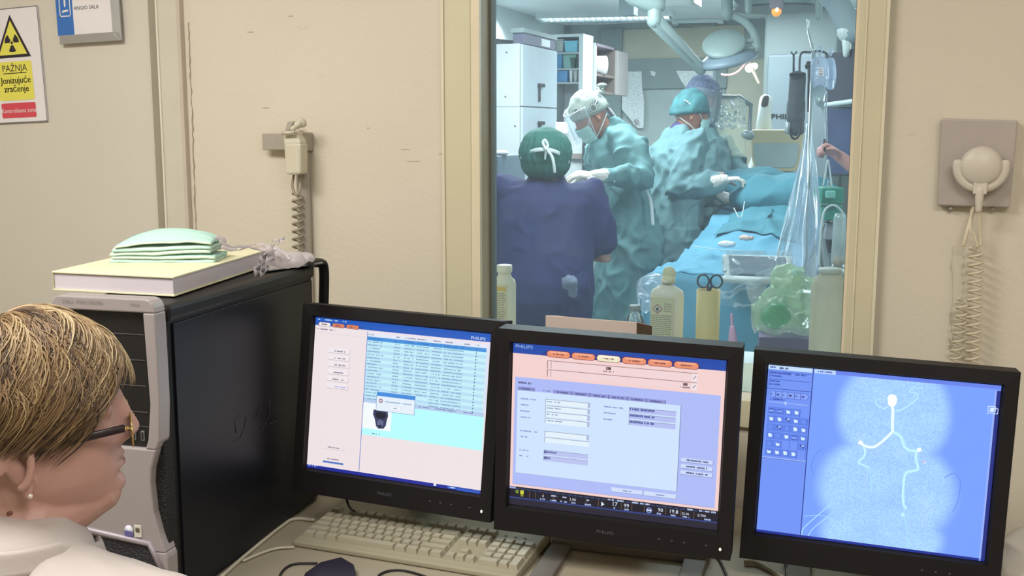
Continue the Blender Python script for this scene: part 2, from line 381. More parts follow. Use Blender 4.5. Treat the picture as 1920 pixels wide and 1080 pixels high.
for x in (0, 1-e*1.4): q.poly([sp(x, 0, .0025), sp(x+e*1.4, 0, .0025), sp(x+e*1.4, 1, .0025), sp(x, 1, .0025)])
q.build('border_line', mat('border_grey', (120, 116, 122), .6), ws)
def tocs(px, py):      # photo point -> sheet coordinates
    P = pv(px, py, DV-.003)-O; return P.dot(ex)/Ws, P.dot(ey)/Hs
ax, ay = tocs(18.9, 27.8); bx_, by = tocs(59.7, 105.5); hw = (bx_-ax)
def tri(k, d, cy):
    g = (ay+2*by)/3; return [sp(ax+(x-ax)*k, g+(y-g)*k, d) for x, y in ((ax-hw, by), (ax+hw, by), (ax, ay))]
q = MB(); q.poly(tri(1, .0026, 0)); q.build('triangle_border', black, ws)
q = MB(); q.poly(tri(.80, .003, 0)); q.build('triangle_field', yel, ws)
q = MB(); g = (ay+2*by)/3-.0; R0, R1, rr = .022*Hs, .082*Hs, .013*Hs; gc = sp(ax, g+.005, .0034)
q.poly([gc+ex*rr*math.cos(2*PI*k/16)+ey*rr*math.sin(2*PI*k/16) for k in range(16)])
for a0 in (-90, 30, 150):
    ps = [gc+(ex*math.cos(rad(a0+d))+ey*math.sin(rad(a0+d)))*R0*1.0 for d in (30, 15, 0, -15, -30)]
    ps += [gc+(ex*math.cos(rad(a0+d))+ey*math.sin(rad(a0+d)))*R1*1.0 for d in (-30, -20, -10, 0, 10, 20, 30)]
    q.poly(ps)
q.build('trefoil', black, ws)
def rr4(q, x0, y0, x1, y1, d, r=.02):
    P = []
    for cx, cy, s in ((x1-r, y1-r, 0), (x0+r, y1-r, 90), (x0+r, y0+r, 180), (x1-r, y0+r, 270)):
        for k in range(5): a = rad(s+22.5*k); P.append(sp(cx+r*math.cos(a), cy+r*math.sin(a), d))
    q.poly(P)
x1_, yy1 = tocs(58, 113); _, yy0 = tocs(66, 186)
q = MB(); rr4(q, ax-hw*1.0, yy0, ax+hw*.98, yy1, .0026); q.build('text_field', yel, ws)
q = MB(); mx_ = ax
q.text('PAŽNJA', sp(mx_, yy1-.085, .003), ex, ey, .0245, center=True)
q.poly([sp(mx_-.19, yy1-.105, .003), sp(mx_+.19, yy1-.105, .003), sp(mx_+.19, yy1-.098, .003), sp(mx_-.19, yy1-.098, .003)])
for o_ in (0, .0008): q.text('Jonizujuće', sp(mx_, yy1-.19, .003)+ex*o_, ex, ey, .0245, center=True); q.text('zračenje', sp(mx_, yy1-.265, .003)+ex*o_, ex, ey, .0245, center=True)
q.build('lettering', black, ws)
_, ry1 = tocs(66, 191); _, ry0 = tocs(70, 219)
q = MB(); rr4(q, ax-hw*.95, ry0, ax+hw*1.0, ry1, .0026, .018); q.build('red_bar', redp, ws)
q = MB(); q.text('Kontrolisana zona', sp(ax+.01, (ry0+ry1)/2-.02, .003), ex, ey, .0165, center=True); q.build('red_bar_lettering', white, ws)
# name plate in aluminium frame
BL, BR = pv(115.3, 83.5, DV-.01), pv(230.8, 76, DV-.01); nx = (BR-BL).normalized(); ny = V((0, -1, 0)).cross(nx)*-1
if ny.z < 0: ny = -ny
Wn = (BR-BL).length
def npt(x, y, d=0): return BL+nx*x+ny*y+nY*d
fr = thing('name_plate', 'white room name plate with blue strip in a grey aluminium wall frame', 'sign', BL)
q = MB(); Hn = .15; t = .0215
alu = mat('satin_aluminium', (168, 168, 166), .4, metal=.3)
q.prism([npt(0, 0), npt(Wn, 0), npt(Wn, Hn), npt(0, Hn)], nY, .004)
q.prism([npt(0, 0, .004), npt(Wn, 0, .004), npt(Wn-.006, t, .010), npt(.006, t, .010)], nY, .002)
q.prism([npt(Wn, 0, .004), npt(Wn, Hn, .004), npt(Wn-t, Hn, .010), npt(Wn-t, t*.6, .010)], nY, .002)
q.build('frame', alu, fr, bevel=.001)
q = MB(); q.prism([npt(.002, t), npt(Wn-t, t), npt(Wn-t, Hn), npt(.002, Hn)], nY, .0075); q.build('paper', white, fr)
q = MB(); q.prism([npt(-.001, t), npt(.052, t), npt(.052, Hn), npt(-.001, Hn)], nY, .0085); q.build('blue_strip', mat('blue_print', (52, 110, 186), .5), fr)
q = MB()
for a in ((.010, .068, .046, .071), (.010, .068, .0125, .15), (.0435, .068, .046, .15)): q.prism([npt(a[0], a[1]), npt(a[2], a[1]), npt(a[2], a[3]), npt(a[0], a[3])], nY, .0089)
q.prism([npt(.018, .078), npt(.040, .082), npt(.036, .086), npt(.020, .084)], nY, .0089); q.prism([npt(.026, .092), npt(.031, .094), npt(.032, .14), npt(.026, .14)], nY, .0089)
q.build('pictogram', white, fr)
q = MB(); q.text('ANGIO SALA', npt(.056, .083, .008), nx, ny, .0138); q.build('lettering', mat('grey_print', (70, 70, 84), .6), fr)
# ------------------------------------------------------------------ hand control on wall bracket (left)
gm = mat('grey_plastic', (178, 170, 156), .45); gm2 = mat('light_grey_plastic', (200, 194, 174), .4); gm3 = mat('bracket_grey', (166, 158, 146), .5)
def wp(x, y, d=0): return pv(x, y, WV-d)
def wbox(q, x0, y0, x1, y1, d0, d1):
    a, b = wp(x0, y0), wp(x1, y1); q.bb(a.x, b.x, WV-d1, WV-d0, min(a.z, b.z), max(a.z, b.z))
hc = thing('wall_hand_control', 'grey push-button hand control in a wall bracket with coiled cord, beside the door', 'hand control', wp(550, 330, .03))
q = MB(); wbox(q, 503, 250, 534, 281, .02, .028); wbox(q, 530, 250, 562, 281, .018, .03); q.build('bracket', gm3, hc, bevel=.002)
q = MB(); wbox(q, 560, 248, 589, 283, .0, .042); q.build('bracket_block', gm3, hc, bevel=.004)
q = MB(); A = [wp(531, 268, .07), wp(563, 268, .07), wp(563, 327, .075), wp(535, 328, .075)]; B_ = [p+V((0, .036, 0)) for p in A]; q.hexa(A[::-1], B_[::-1]); q.build('handset', gm2, hc, bevel=.006)
q = MB(); A = [wp(530, 246, .06), wp(558, 248, .06), wp(563, 270, .07), wp(531, 272, .07)]; B_ = [p+V((0, .032, 0)) for p in A]; q.hexa(A[::-1], B_[::-1]); q.build('handset_neck', gm2, hc, bevel=.005)
q = MB(); A = [wp(533, 246, .05), wp(542, 246, .05), wp(551, 227, .045), wp(538, 228, .045)]; B_ = [p+V((0, .02, 0)) for p in A]; q.hexa(A[::-1], B_[::-1]); q.build('upper_lug', gm3, hc, bevel=.004)
q = MB(); q.tube(spline([wp(546, 244, .075), wp(556, 236, .07), wp(565, 228, .06), wp(568, 238, .055)], 5), [.006]*5+[.009]*5+[.010]*5+[.006], 10); q.build('lever', gm2, hc)
q = MB(); q.tube([wp(529, 250, .076), wp(552, 248, .076)], .0045, 8); q.build('button_bar', gm2, hc)
q = MB()
path = spline([wp(551, 328, .05), wp(548, 350, .05), wp(556, 366, .05), wp(563, 352, .045), wp(561, 330, .04)], 5); q.tube(path, .0032, 6)
q.tube(coil(wp(557, 362, .045), wp(558, 560, .045), 14, .0105, 12), .0032, 6); q.build('coiled_cord', mat('cord_grey', (158, 150, 132), .5), hc)
q = MB(); a = wp(564, 282); b = wp(592, 600); q.bb(a.x, b.x-.008, WV-.026, WV, .0, a.z); q.tube([V((b.x-.012, WV-.013, a.z)), V((b.x-.012, WV-.013, 0))], .0135, 12)
tag(q.build('cable_trunking', gm3, None, bevel=.003), 'grey vertical cable trunking below the hand control bracket', 'trunking')
# ------------------------------------------------------------------ right wall holder with round receiver
ph = thing('wall_receiver', 'round off-white receiver hung in a forked holder on a square grey wall plate', 'receiver', wp(1830, 385))
q = MB(); A = [wp(1765, 222), wp(1907, 226), wp(1892, 388), wp(1757, 384)]; q.prism(A[::-1], (0, -1, 0), .022); q.build('wall_plate', mat('plate_grey', (178, 168, 162), .45, metal=.15), ph, bevel=.003)
cr = wp(1840, 312, .05); M0 = Matrix.Rotation(rad(90), 3, 'X')
rm = mat('receiver_white', (206, 198, 184), .4)
q = MB(); q.lathe(cr+V((0, .02, 0)), [(.001, 0), (.028, .0), (.036, .006), (.038, .014), (.036, .022), (.030, .028), (.001, .030)], 32, M=M0); q.build('receiver_head', rm, ph)
q = MB(); ar = [cr+V((math.cos(rad(t))*.0405, .004, math.sin(rad(t))*.0405)) for t in range(170, 276, 8)]; q.solid(ar, [(.0055, .010)]*len(ar), 10, hint=(0, 1, 0)); q.build('fork_arm', rm, ph)
q = MB(); ar = [cr+V((math.cos(rad(t))*.0405, .004, math.sin(rad(t))*.0405)) for t in range(10, -96, -8)]; q.solid(ar, [(.0055, .010)]*len(ar), 10, hint=(0, 1, 0)); q.build('fork_arm', rm, ph)
q = MB(); q.bb(cr.x-.012, cr.x+.012, cr.y-.006, WV-.02, cr.z-.052, cr.z-.030); q.solid([cr+V((0, 0, -.045)), cr+V((0, 0, -.082))], [.009, .006], 10); q.build('holder_stem', rm, ph, bevel=.003)
for x in (1783, 1861): q = MB(); q.lathe(wp(x, 388, .011), [(.004, 0), (.004, -.006)], 10); q.build('screw', alu, ph)
cm = mat('cord_cream', (212, 202, 176), .45)
q = MB(); q.tube(spline([wp(1833, 372, .04), wp(1836, 400, .035), wp(1838, 440, .03), wp(1839, 462, .03)], 6), .0032, 6)
q.tube(spline([wp(1822, 392, .02), wp(1819, 430, .03), wp(1826, 440, .03), wp(1834, 465, .03)], 6), .0028, 6); q.tube(spline([wp(1826, 388, .02), wp(1812, 440, .03), wp(1806, 462, .03)], 6), .004, 6); q.build('straight_cord', cm, ph)
q = MB(); q.tube(coil(wp(1831, 464, .03), wp(1822, 720, .03), 16, .0125, 12), .0026, 6); q.build('coiled_cord', cm, ph)
q = MB(); q.tube(coil(wp(1806, 560, .022), wp(1786, 720, .022), 10, .010, 12), .0022, 6); q.build('second_coiled_cord', cm, ph)
q = MB(); q.grid(lambda s, t: wp(1781+s*32+t*-2, 462+t*200, .014+.012*math.sin(s*PI)+.003*noise.noise(V((s*3, t*9, 0)))), 12, 30)
q.build('plastic_sleeve', film('clear_sleeve', (220, 214, 200), fac=.10, gloss=.35, rough=.12), ph)
# ------------------------------------------------------------------ desk
DZ = .75
desk = thing('desk', 'pale grey laminate control desk carrying the computer tower, keyboard and three monitors', 'desk', (-.5, 1.75, 0))
dm = mat('desk_laminate', (160, 151, 132), .45, var=.03, scale=6)
bbs('worktop', dm, (-2.0, 1.0, 1.20, WV-.03, DZ-.03, DZ), parent=desk, bevel=.004)
for x, y in ((-1.95, 1.25), (.95, 1.25), (-1.95, 2.15), (.95, 2.15)): bbs('leg', mat('desk_leg', (150, 148, 144), .4, metal=.4), (x-.025, x+.025, y-.025, y+.025, 0, DZ-.03), parent=desk)
bbs('modesty_panel', dm, (-1.9, .9, 2.12, 2.14, .2, DZ-.03), parent=desk)
# ------------------------------------------------------------------ monitors
case = mat('monitor_black', (30, 27, 28), .55, var=.1, scale=3, spec=.2); casei = mat('monitor_inner', (22, 20, 24), .45)
scrm = colattr_mat('screen_glow', True); footm = mat('foot_grey', (104, 98, 90), .5)
def monitor(label, u, v, z, rot, tilt, roll, fill, foot=.27, logo=True):
    R = Matrix.Rotation(rad(rot), 3, 'Z') @ Matrix.Rotation(rad(-tilt), 3, 'X') @ Matrix.Rotation(rad(-roll), 3, 'Y')
    C = V((u, v, z)); P = lambda x, zz, y=0: C + R @ V((x, y, zz))
    base = C+V((0, .13, 0)); base.z = DZ
    m = thing('monitor', label, 'monitor', base)
    W2, T, Bt = .188, .1505, -.1505; o = .026; ob = .049
    def ringq(q, a, b, y0, y1):     # frame ring between rect a(inner) and b(outer)
        (ax0, az0, ax1, az1), (bx0, bz0, bx1, bz1) = a, b
        I = [(ax0, az0), (ax1, az0), (ax1, az1), (ax0, az1)]; Oo = [(bx0, bz0), (bx1, bz0), (bx1, bz1), (bx0, bz1)]
        for k in range(4):
            l = (k+1) % 4; q.add([P(*I[k], y0), P(*I[l], y0), P(*Oo[l], y1), P(*Oo[k], y1)], [(0, 1, 2, 3)], False)
    q = MB(); out = (-W2-o, Bt-ob, W2+o, T+o); inn = (-W2-.004, Bt-.004, W2+.004, T+.004)
    ringq(q, inn, out, -.012, -.010)
    ringq(q, (-W2-.001, Bt-.001, W2+.001, T+.001), inn, -.001, -.012)
    ringq(q, out, out, -.010, .038)
    x0, z0, x1, z1 = out; q.add([P(x0, z0, .038), P(x1, z0, .038), P(x1, z1, .038), P(x0, z1, .038)], [(0, 3, 2, 1)], False)
    q.build('bezel', case, m, bevel=.002)
    q = MB(); q.hexa([P(-.14, -.12, .038), P(.14, -.12, .038), P(.10, -.09, .075), P(-.10, -.09, .075)], [P(-.14, .12, .038), P(.14, .12, .038), P(.10, .08, .075), P(-.10, .08, .075)]); q.build('rear_housing', case, m, bevel=.006)
    # stand: neck, two flat feet
    q = MB(); nb = P(0, -.02, .07); q.solid([nb, V((nb.x, nb.y+.03, nb.z-.12)), V((base.x, base.y, DZ+.02))], [(.035, .012)]*3, 10, hint=R @ V((1, 0, 0))); q.build('stand_neck', case, m)
    Rz = Matrix.Rotation(rad(rot), 3, 'Z')
    q = MB(); q.box((base.x, base.y+.02, DZ+.009), (.30, .09, .018), Rz); q.build('stand_base', footm, m, bevel=.004)
    for sx in (-1, 1): q = MB(); q.box(base+Rz @ V((sx*.128, .035-foot/2, .0055)), (.042, foot, .011), Rz); q.build('stand_foot', footm, m, bevel=.003)
    q = MB(); q.smooth = False
    ctx = dict(q=q, P=P, W2=W2, T=T, B=Bt, n=0)
    class Sc:
        def xy(s, a, b): return (-W2+a*2*W2, T-b*(T-Bt))
        def rect(s, a0, b0, a1, b1, col, l=1):
            (x0, z1), (x1, z0) = s.xy(a0, b0), s.xy(a1, b1); y = -.0015-l*.00012; q.col = col; q.add([P(x0, z0, y), P(x1, z0, y), P(x1, z1, y), P(x0, z1, y)], [(0, 1, 2, 3)])
        def poly(s, pts, col, l=1):
            y = -.0015-l*.00012; q.col = col; q.add([P(*s.xy(a, b), y) for a, b in pts], [tuple(range(len(pts)))[::-1]])
        def pill(s, a0, b0, a1, b1, col, l=1):
            r = (b1-b0)/2; ra = r*.8; pts = [(a1-ra+ra*math.cos(rad(t)), (b0+b1)/2-r*math.sin(rad(t))) for t in range(-90, 91, 22)]+[(a0+ra+ra*math.cos(rad(t)), (b0+b1)/2-r*math.sin(rad(t))) for t in range(90, 271, 22)]
            s.poly(pts[::-1], col, l)
        def disc(s, a, b, r, col, l=1, k=14): s.poly([(a+r*.8*math.cos(2*PI*i/k), b+r*math.sin(2*PI*i/k)) for i in range(k)], col, l)
        def line(s, pts, w, col, l=1):
            ws = w if isinstance(w, (list, tuple)) else [w]*len(pts)
            L_ = []; R_ = []
            for i, (a, b) in enumerate(pts):
                a0, b0 = pts[max(0, i-1)]; a1, b1 = pts[min(len(pts)-1, i+1)]; dx, dy = (a1-a0)/.8, b1-b0; k = math.hypot(dx, dy) or 1
                L_.append((a-dy/k*ws[i]*.4, b+dx/k*ws[i]*.5)); R_.append((a+dy/k*ws[i]*.4, b-dx/k*ws[i]*.5))
            for i in range(len(pts)-1): s.poly([L_[i], L_[i+1], R_[i+1], R_[i]][::-1], col, l)
        def dash(s, a, b, wd, col, h=.008, l=3, rnd=random):     # a word-like run of tiny strokes
            x = a
            while x < a+wd:
                k = rnd.uniform(.0035, .008)
                if rnd.random() < .86: s.rect(x, b-h*rnd.uniform(.4, .6), min(x+k*.8, a+wd), b+h*rnd.uniform(.3, .5), col, l)
                x += k
        def text(s, t, a, b, size, col, l=3, sx=1.0):
            q.col = col; y = -.0015-l*.00012; x, zz = s.xy(a, b); q.text(t, P(x, zz, y), R @ V((1, 0, 0)), R @ V((0, 0, 1)), size, sx=sx)
    s = Sc(); fill(s)
    q.build('screen', scrm, m, col=True)
    q = MB()
    if logo: q.text('PHILIPS', P(-.022, Bt-.029, -.0118), R @ V((1, 0, 0)), R @ V((0, 0, 1)), .0085, off=.0006, sx=1.15); q.build('bezel_lettering', mat('bezel_print', (92, 90, 104), .4), m)
    q = MB(); q.ell(P(.196, Bt-.030, -.0115), (.0022, .0012, .003), R, 10, 6); q.build('power_light', mat('power_led', (230, 240, 220), .4, emit=(215, 235, 200), es=.9), m)
    for k, x in enumerate((.09, .112, .134, .172)): q = MB(); q.box(P(x, Bt-.026, -.0115), (.004, .0012, .003), R); q.build('button', mat('button_dark', (64, 62, 70), .5), m)
    return m, P, R
def scr1(s):
    rn = random.Random(3)
    s.rect(0, 0, 1, 1, (238, 226, 228), 0); s.rect(0, 0, 1, .052, (36, 92, 190), 1)
    s.poly([(0, .05), (.30, .05), (.315, .068), (0, .068)], (238, 226, 228), 1)
    s.poly([(.012, .032), (.27, .032), (.30, .052), (0, .052)], (44, 84, 170), 1)
    s.rect(.30, .052, 1, .066, (238, 226, 236), 1)
    for a, w in ((.015, .02), (.055, .045), (.11, .025), (.16, .025)): s.dash(a, .012, w, (200, 218, 244))
    for a0, a1, c in ((.018, .094, (244, 240, 240)), (.100, .178, (222, 132, 96)), (.184, .262, (222, 132, 96))): s.pill(a0, .028, a1, .056, (70, 52, 110), 2); s.pill(a0+.003, .030, a1-.003, .054, c, 3); s.dash(a0+.02, .043, .035, (120, 80, 90), .01, 4)
    s.text('PHILIPS', .893, .045, .0082, (214, 230, 250), sx=1.15)
    s.dash(.012, .075, .11, (104, 96, 132)); s.rect(0, .098, .305, .0995, (205, 196, 214), 2)
    for k, b in enumerate((.21, .256, .30, .35, .395, .443)):
        s.rect(.09, b+.012, .218, b+.0145, (176, 164, 178), 2); s.rect(.216, b-.02, .218, b+.014, (176, 164, 178), 2); s.rect(.09, b-.022, .216, b+.011, (240, 232, 236), 2); s.dash(.12+rn.uniform(0, .02), b, .065, (118, 106, 128) if k < 5 else (170, 168, 226), .009, 3, rn)
    s.rect(.09, .858, .218, .860, (196, 186, 200), 2); s.dash(.12, .845, .07, (120, 110, 132), .008, 3, rn); s.rect(.216, .83, .218, .86, (196, 186, 200), 2)
    s.dash(.12, .922, .07, (128, 116, 140), .008, 3, rn); s.rect(.095, .938, .218, .950, (76, 116, 196), 2)
    s.rect(.311, .062, .3145, .985, (96, 122, 200), 2)
    s.rect(.315, .068, .982, .098, (226, 232, 246), 2); s.rect(.984, .068, .997, .49, (216, 226, 248), 2)
    for a, w in ((.32, .03), (.48, .02), (.53, .06), (.60, .05), (.69, .04), (.755, .05), (.86, .03), (.92, .02)): s.dash(a, .079, w, (120, 124, 150), .008, 3, rn)
    s.rect(.315, .092, .982, .117, (72, 148, 222), 3)
    for r in range(20):
        b = .105+r*.0205
        if r: s.rect(.315, b-.010, .982, b+.0105, (196, 240, 250) if r % 2 else (184, 222, 244), 2)
        c = (52, 112, 190) if r == 0 else (126, 160, 196)
        for a, w in ((.32, rn.uniform(.05, .10)), (.47, .035), (.53, .055), (.60, .07), (.685, .055), (.75, .11), (.862, .006)):
            if a != .862 and not (r > 16 and a == .60): s.dash(a, b, w, c, .008, 4, rn)
        s.poly([(.924, b+.006), (.932, b+.006), (.928, b-.005)], (60, 80, 120), 5)
    s.rect(.315, .492, .99, .520, (182, 206, 238), 3)
    for a, w in ((.63, .06), (.72, .12), (.88, .05)): s.dash(a, .506, w, (110, 128, 180), .008, 5, rn)
    s.rect(.315, .52, .992, .73, (184, 252, 254), 3); s.rect(.315, .52, .481, .688, (244, 250, 252), 4)
    s.poly([(.376, .56), (.458, .56), (.462, .59), (.456, .62), (.452, .655), (.44, .676), (.41, .680), (.396, .665), (.386, .62), (.374, .59)], (58, 62, 96), 5)
    s.poly([(.39, .572), (.447, .572), (.45, .60), (.43, .615), (.40, .612), (.387, .595)], (30, 30, 48), 6)
    s.poly([(.40, .63), (.417, .618), (.438, .632), (.435, .66), (.42, .668), (.402, .655)], (98, 106, 140), 6); s.poly([(.41, .655), (.43, .655), (.425, .668), (.413, .668)], (28, 28, 40), 7)
    s.dash(.375, .717, .05, (80, 110, 140), .008, 5, rn)
    s.rect(.389, .442, .61, .564, (60, 100, 180), 6); s.rect(.391, .468, .608, .562, (230, 240, 250), 7); s.rect(.389, .442, .61, .468, (70, 140, 222), 7)
    s.disc(.415, .498, .014, (120, 40, 90), 8); s.disc(.415, .498, .009, (222, 210, 226), 9); s.dash(.44, .50, .15, (140, 170, 206), .009, 8, rn); s.rect(.468, .522, .532, .550, (200, 208, 222), 8); s.rect(.469, .523, .530, .548, (238, 246, 252), 9); s.dash(.49, .536, .02, (130, 150, 190), .007, 10, rn)
    s.rect(0, .976, 1, 1, (32, 44, 150), 4); s.rect(0, .974, 1, .978, (238, 228, 240), 5); s.dash(.008, .984, .055, (150, 170, 230), .010, 6, rn)
    s.rect(.742, .974, .757, .992, (236, 232, 244), 6); s.rect(.82, .982, .866, .994, (70, 120, 220), 6); s.rect(.87, .982, .995, 1, (50, 90, 196), 6); s.dash(.83, .988, .03, (210, 226, 250), .008, 7, rn)
def scr2(s):
    rn = random.Random(5)
    s.rect(0, 0, 1, 1, (242, 208, 206), 0); s.rect(0, 0, 1, .061, (28, 74, 168), 1)
    s.poly([(.135, .0615), (.165, .03), (.875, .03), (.893, .0615)], (30, 58, 140), 2)
    s.text('PHILIPS', .011, .0275, .0085, (160, 190, 236), sx=1.2)
    for k in range(6):
        a = .168+k*.1198; s.pill(a-.003, .026, a+.113, .068, (120, 44, 74), 3); s.pill(a, .029, a+.110, .065, (238, 232, 200) if k == 2 else (232, 146, 112), 4); s.dash(a+.03, .048, .05, (126, 70, 70), .009, 5, rn)
        s.pill(a+.012, .031, a+.098, .040, (250, 244, 226) if k == 2 else (244, 176, 146), 5)
    for b0, b1 in ((.088, .136), (.142, .187)):
        s.rect(.170, b0, .873, b0+.003, (116, 92, 104), 2); s.rect(.170, b0, .173, b1, (116, 92, 104), 2); s.rect(.173, b0+.003, .873, b1, (240, 212, 214), 2); s.rect(.188, b0, .190, b1, (126, 104, 116), 3); s.rect(.85, b0+.004, .874, b1, (238, 226, 232), 3); s.line([(.856, b1-.012), (.868, b0+.016)], .004, (120, 96, 110), 4)
    s.rect(.452, .096, .476, .113, (90, 66, 74), 4); s.rect(.456, .10, .462, .106, (220, 200, 200), 5); s.dash(.44, .124, .05, (116, 90, 100), .008, 4, rn); s.rect(.812, .150, .832, .166, (110, 84, 92), 4); s.dash(.798, .176, .045, (116, 90, 100), .008, 4, rn)
    s.rect(.014, .204, .984, .868, (172, 186, 246), 3); s.rect(.014, .866, .984, .869, (150, 160, 210), 4)
    s.dash(.030, .238, .07, (72, 78, 128), .013, 4, rn)
    s.rect(.028, .284, .809, .797, (205, 226, 252), 4); s.rect(.806, .284, .809, .797, (120, 128, 176), 5); s.rect(.028, .795, .809, .798, (170, 186, 226), 5)
    s.rect(.030, .262, .114, .284, (134, 138, 196), 5); s.rect(.203, .262, .735, .284, (142, 148, 210), 5)
    s.dash(.05, .273, .04, (80, 84, 140), .008, 6, rn); s.dash(.155, .273, .035, (110, 116, 160), .008, 6, rn)
    for k in range(6): a = .205+k*.0885; s.rect(a+.086, .260, a+.0885, .286, (70, 76, 130), 6); s.dash(a+.018, .274, .052, (70, 76, 136), .009, 6, rn)
    for b, w in ((.335, .075), (.372, .045), (.41, .045), (.448, .05), (.532, .085), (.568, .04), (.652, .045), (.688, .045)): s.dash(.045, b, w, (128, 140, 200), .008, 5, rn)
    for i, b in enumerate((.322, .361, .399, .438, .518, .556)):
        s.rect(.167, b, .385, b+.032, (120, 128, 158), 5); s.rect(.1695, b+.0025, .385, b+.032, (226, 240, 250), 6)
        if i != 5: s.rect(.372, b+.003, .384, b+.030, (176, 186, 220), 7)
        if i < 4: s.dash(.176, b+.015, rn.uniform(.04, .09), (130, 150, 190), .008, 7, rn)
    for b in (.635, .672): s.rect(.166, b, .382, b+.030, (112, 120, 160), 5); s.rect(.168, b+.002, .382, b+.030, (186, 194, 240), 6); s.rect(.168, b+.004, .182, b+.020, (96, 104, 156), 7)
    s.dash(.184, .647, .045, (84, 92, 150), .012, 7, rn); s.dash(.18, .684, .02, (84, 92, 150), .012, 7, rn)
    for b, w in ((.334, .09), (.371, .055), (.409, .04)): s.dash(.45, b, w, (118, 130, 196), .008, 5, rn)
    for b in (.322, .360, .398): s.rect(.569, b, .787, b+.030, (104, 112, 160), 5); s.rect(.571, b+.002, .787, b+.030, (180, 190, 240), 6); s.dash(.573, b+.011, .115, (66, 76, 150), .014, 7, rn)
    for t, b in (('View Examination', .590), ('Report Examination', .628), ('Modify Examination', .665)): s.rect(.82, b, .967, b+.026, (112, 122, 170), 5); s.rect(.82, b, .965, b+.0235, (204, 218, 250), 6); s.dash(.845, b+.012, .10, (60, 70, 130), .011, 7, rn)
    for a0, a1 in ((.50, .65), (.655, .807)): s.rect(a0, .816, a1, .844, (130, 140, 186), 5); s.rect(a0, .816, a1-.002, .8415, (208, 222, 250), 6); s.dash((a0+a1)/2-.02, .83, .04, (120, 130, 190), .008, 7, rn)
    s.rect(0, .884, 1, 1, (12, 10, 34), 3); s.rect(0, .958, 1, 1, (26, 26, 48), 4)
    for k in range(34): s.rect(.03+k*.0285, .893, .052+k*.0285, .901, (40, 62, 110), 4)
    s.rect(0, .950, 1, .958, (44, 66, 140), 5); s.rect(0, .886, .032, .898, (150, 160, 210), 5)
    for k in (.10, .13, .17, .22, .30, .38, .44, .55, .60, .66, .76, .83, .89): s.rect(k, .905, k+.0022, .945, (120, 92, 66), 5)
    s.disc(.039, .915, .010, (150, 200, 50), 6); s.disc(.039, .915, .005, (12, 10, 34), 7); s.rect(.055, .904, .072, .926, (210, 210, 60), 6); s.rect(.058, .926, .062, .942, (180, 190, 60), 6); s.rect(.066, .926, .070, .942, (180, 190, 60), 6)
    lt = (222, 230, 248)
    for t, a, z_ in (('0', .165, .006), ('1.90', .30, .0068), ('17', .505, .0105), ('99', .563, .0095), ('90', .724, .0092), ('19.8', .776, .0095), ('32.46', .834, .006), ('0.700', .908, .0065)): s.text(t, a, .930, z_, lt, 6)
    for a, w in ((.155, .025), (.205, .03), (.212, .02), (.255, .04), (.375, .03), (.310, .02), (.508, .014), (.566, .022), (.72, .02), (.785, .022), (.84, .03), (.94, .03)): s.dash(a, .943, w, (170, 186, 224), .010, 6, rn)
    for a, w in ((.21, .028), (.375, .02), (.265, .02), (.86, .02), (.485, .03), (.53, .03), (.60, .03), (.64, .05), (.855, .03), (.915, .02), (.94, .05)): s.dash(a, .915 if a < .48 else .895, w, (190, 204, 236), .010, 6, rn)
    s.poly([(.455, .912), (.470, .927), (.455, .942)], lt, 6); s.disc(.683, .930, .018, (120, 140, 200), 6); s.disc(.683, .930, .012, (30, 34, 80), 7); s.disc(.678, .930, .006, lt, 8); s.disc(.688, .930, .006, lt, 8)
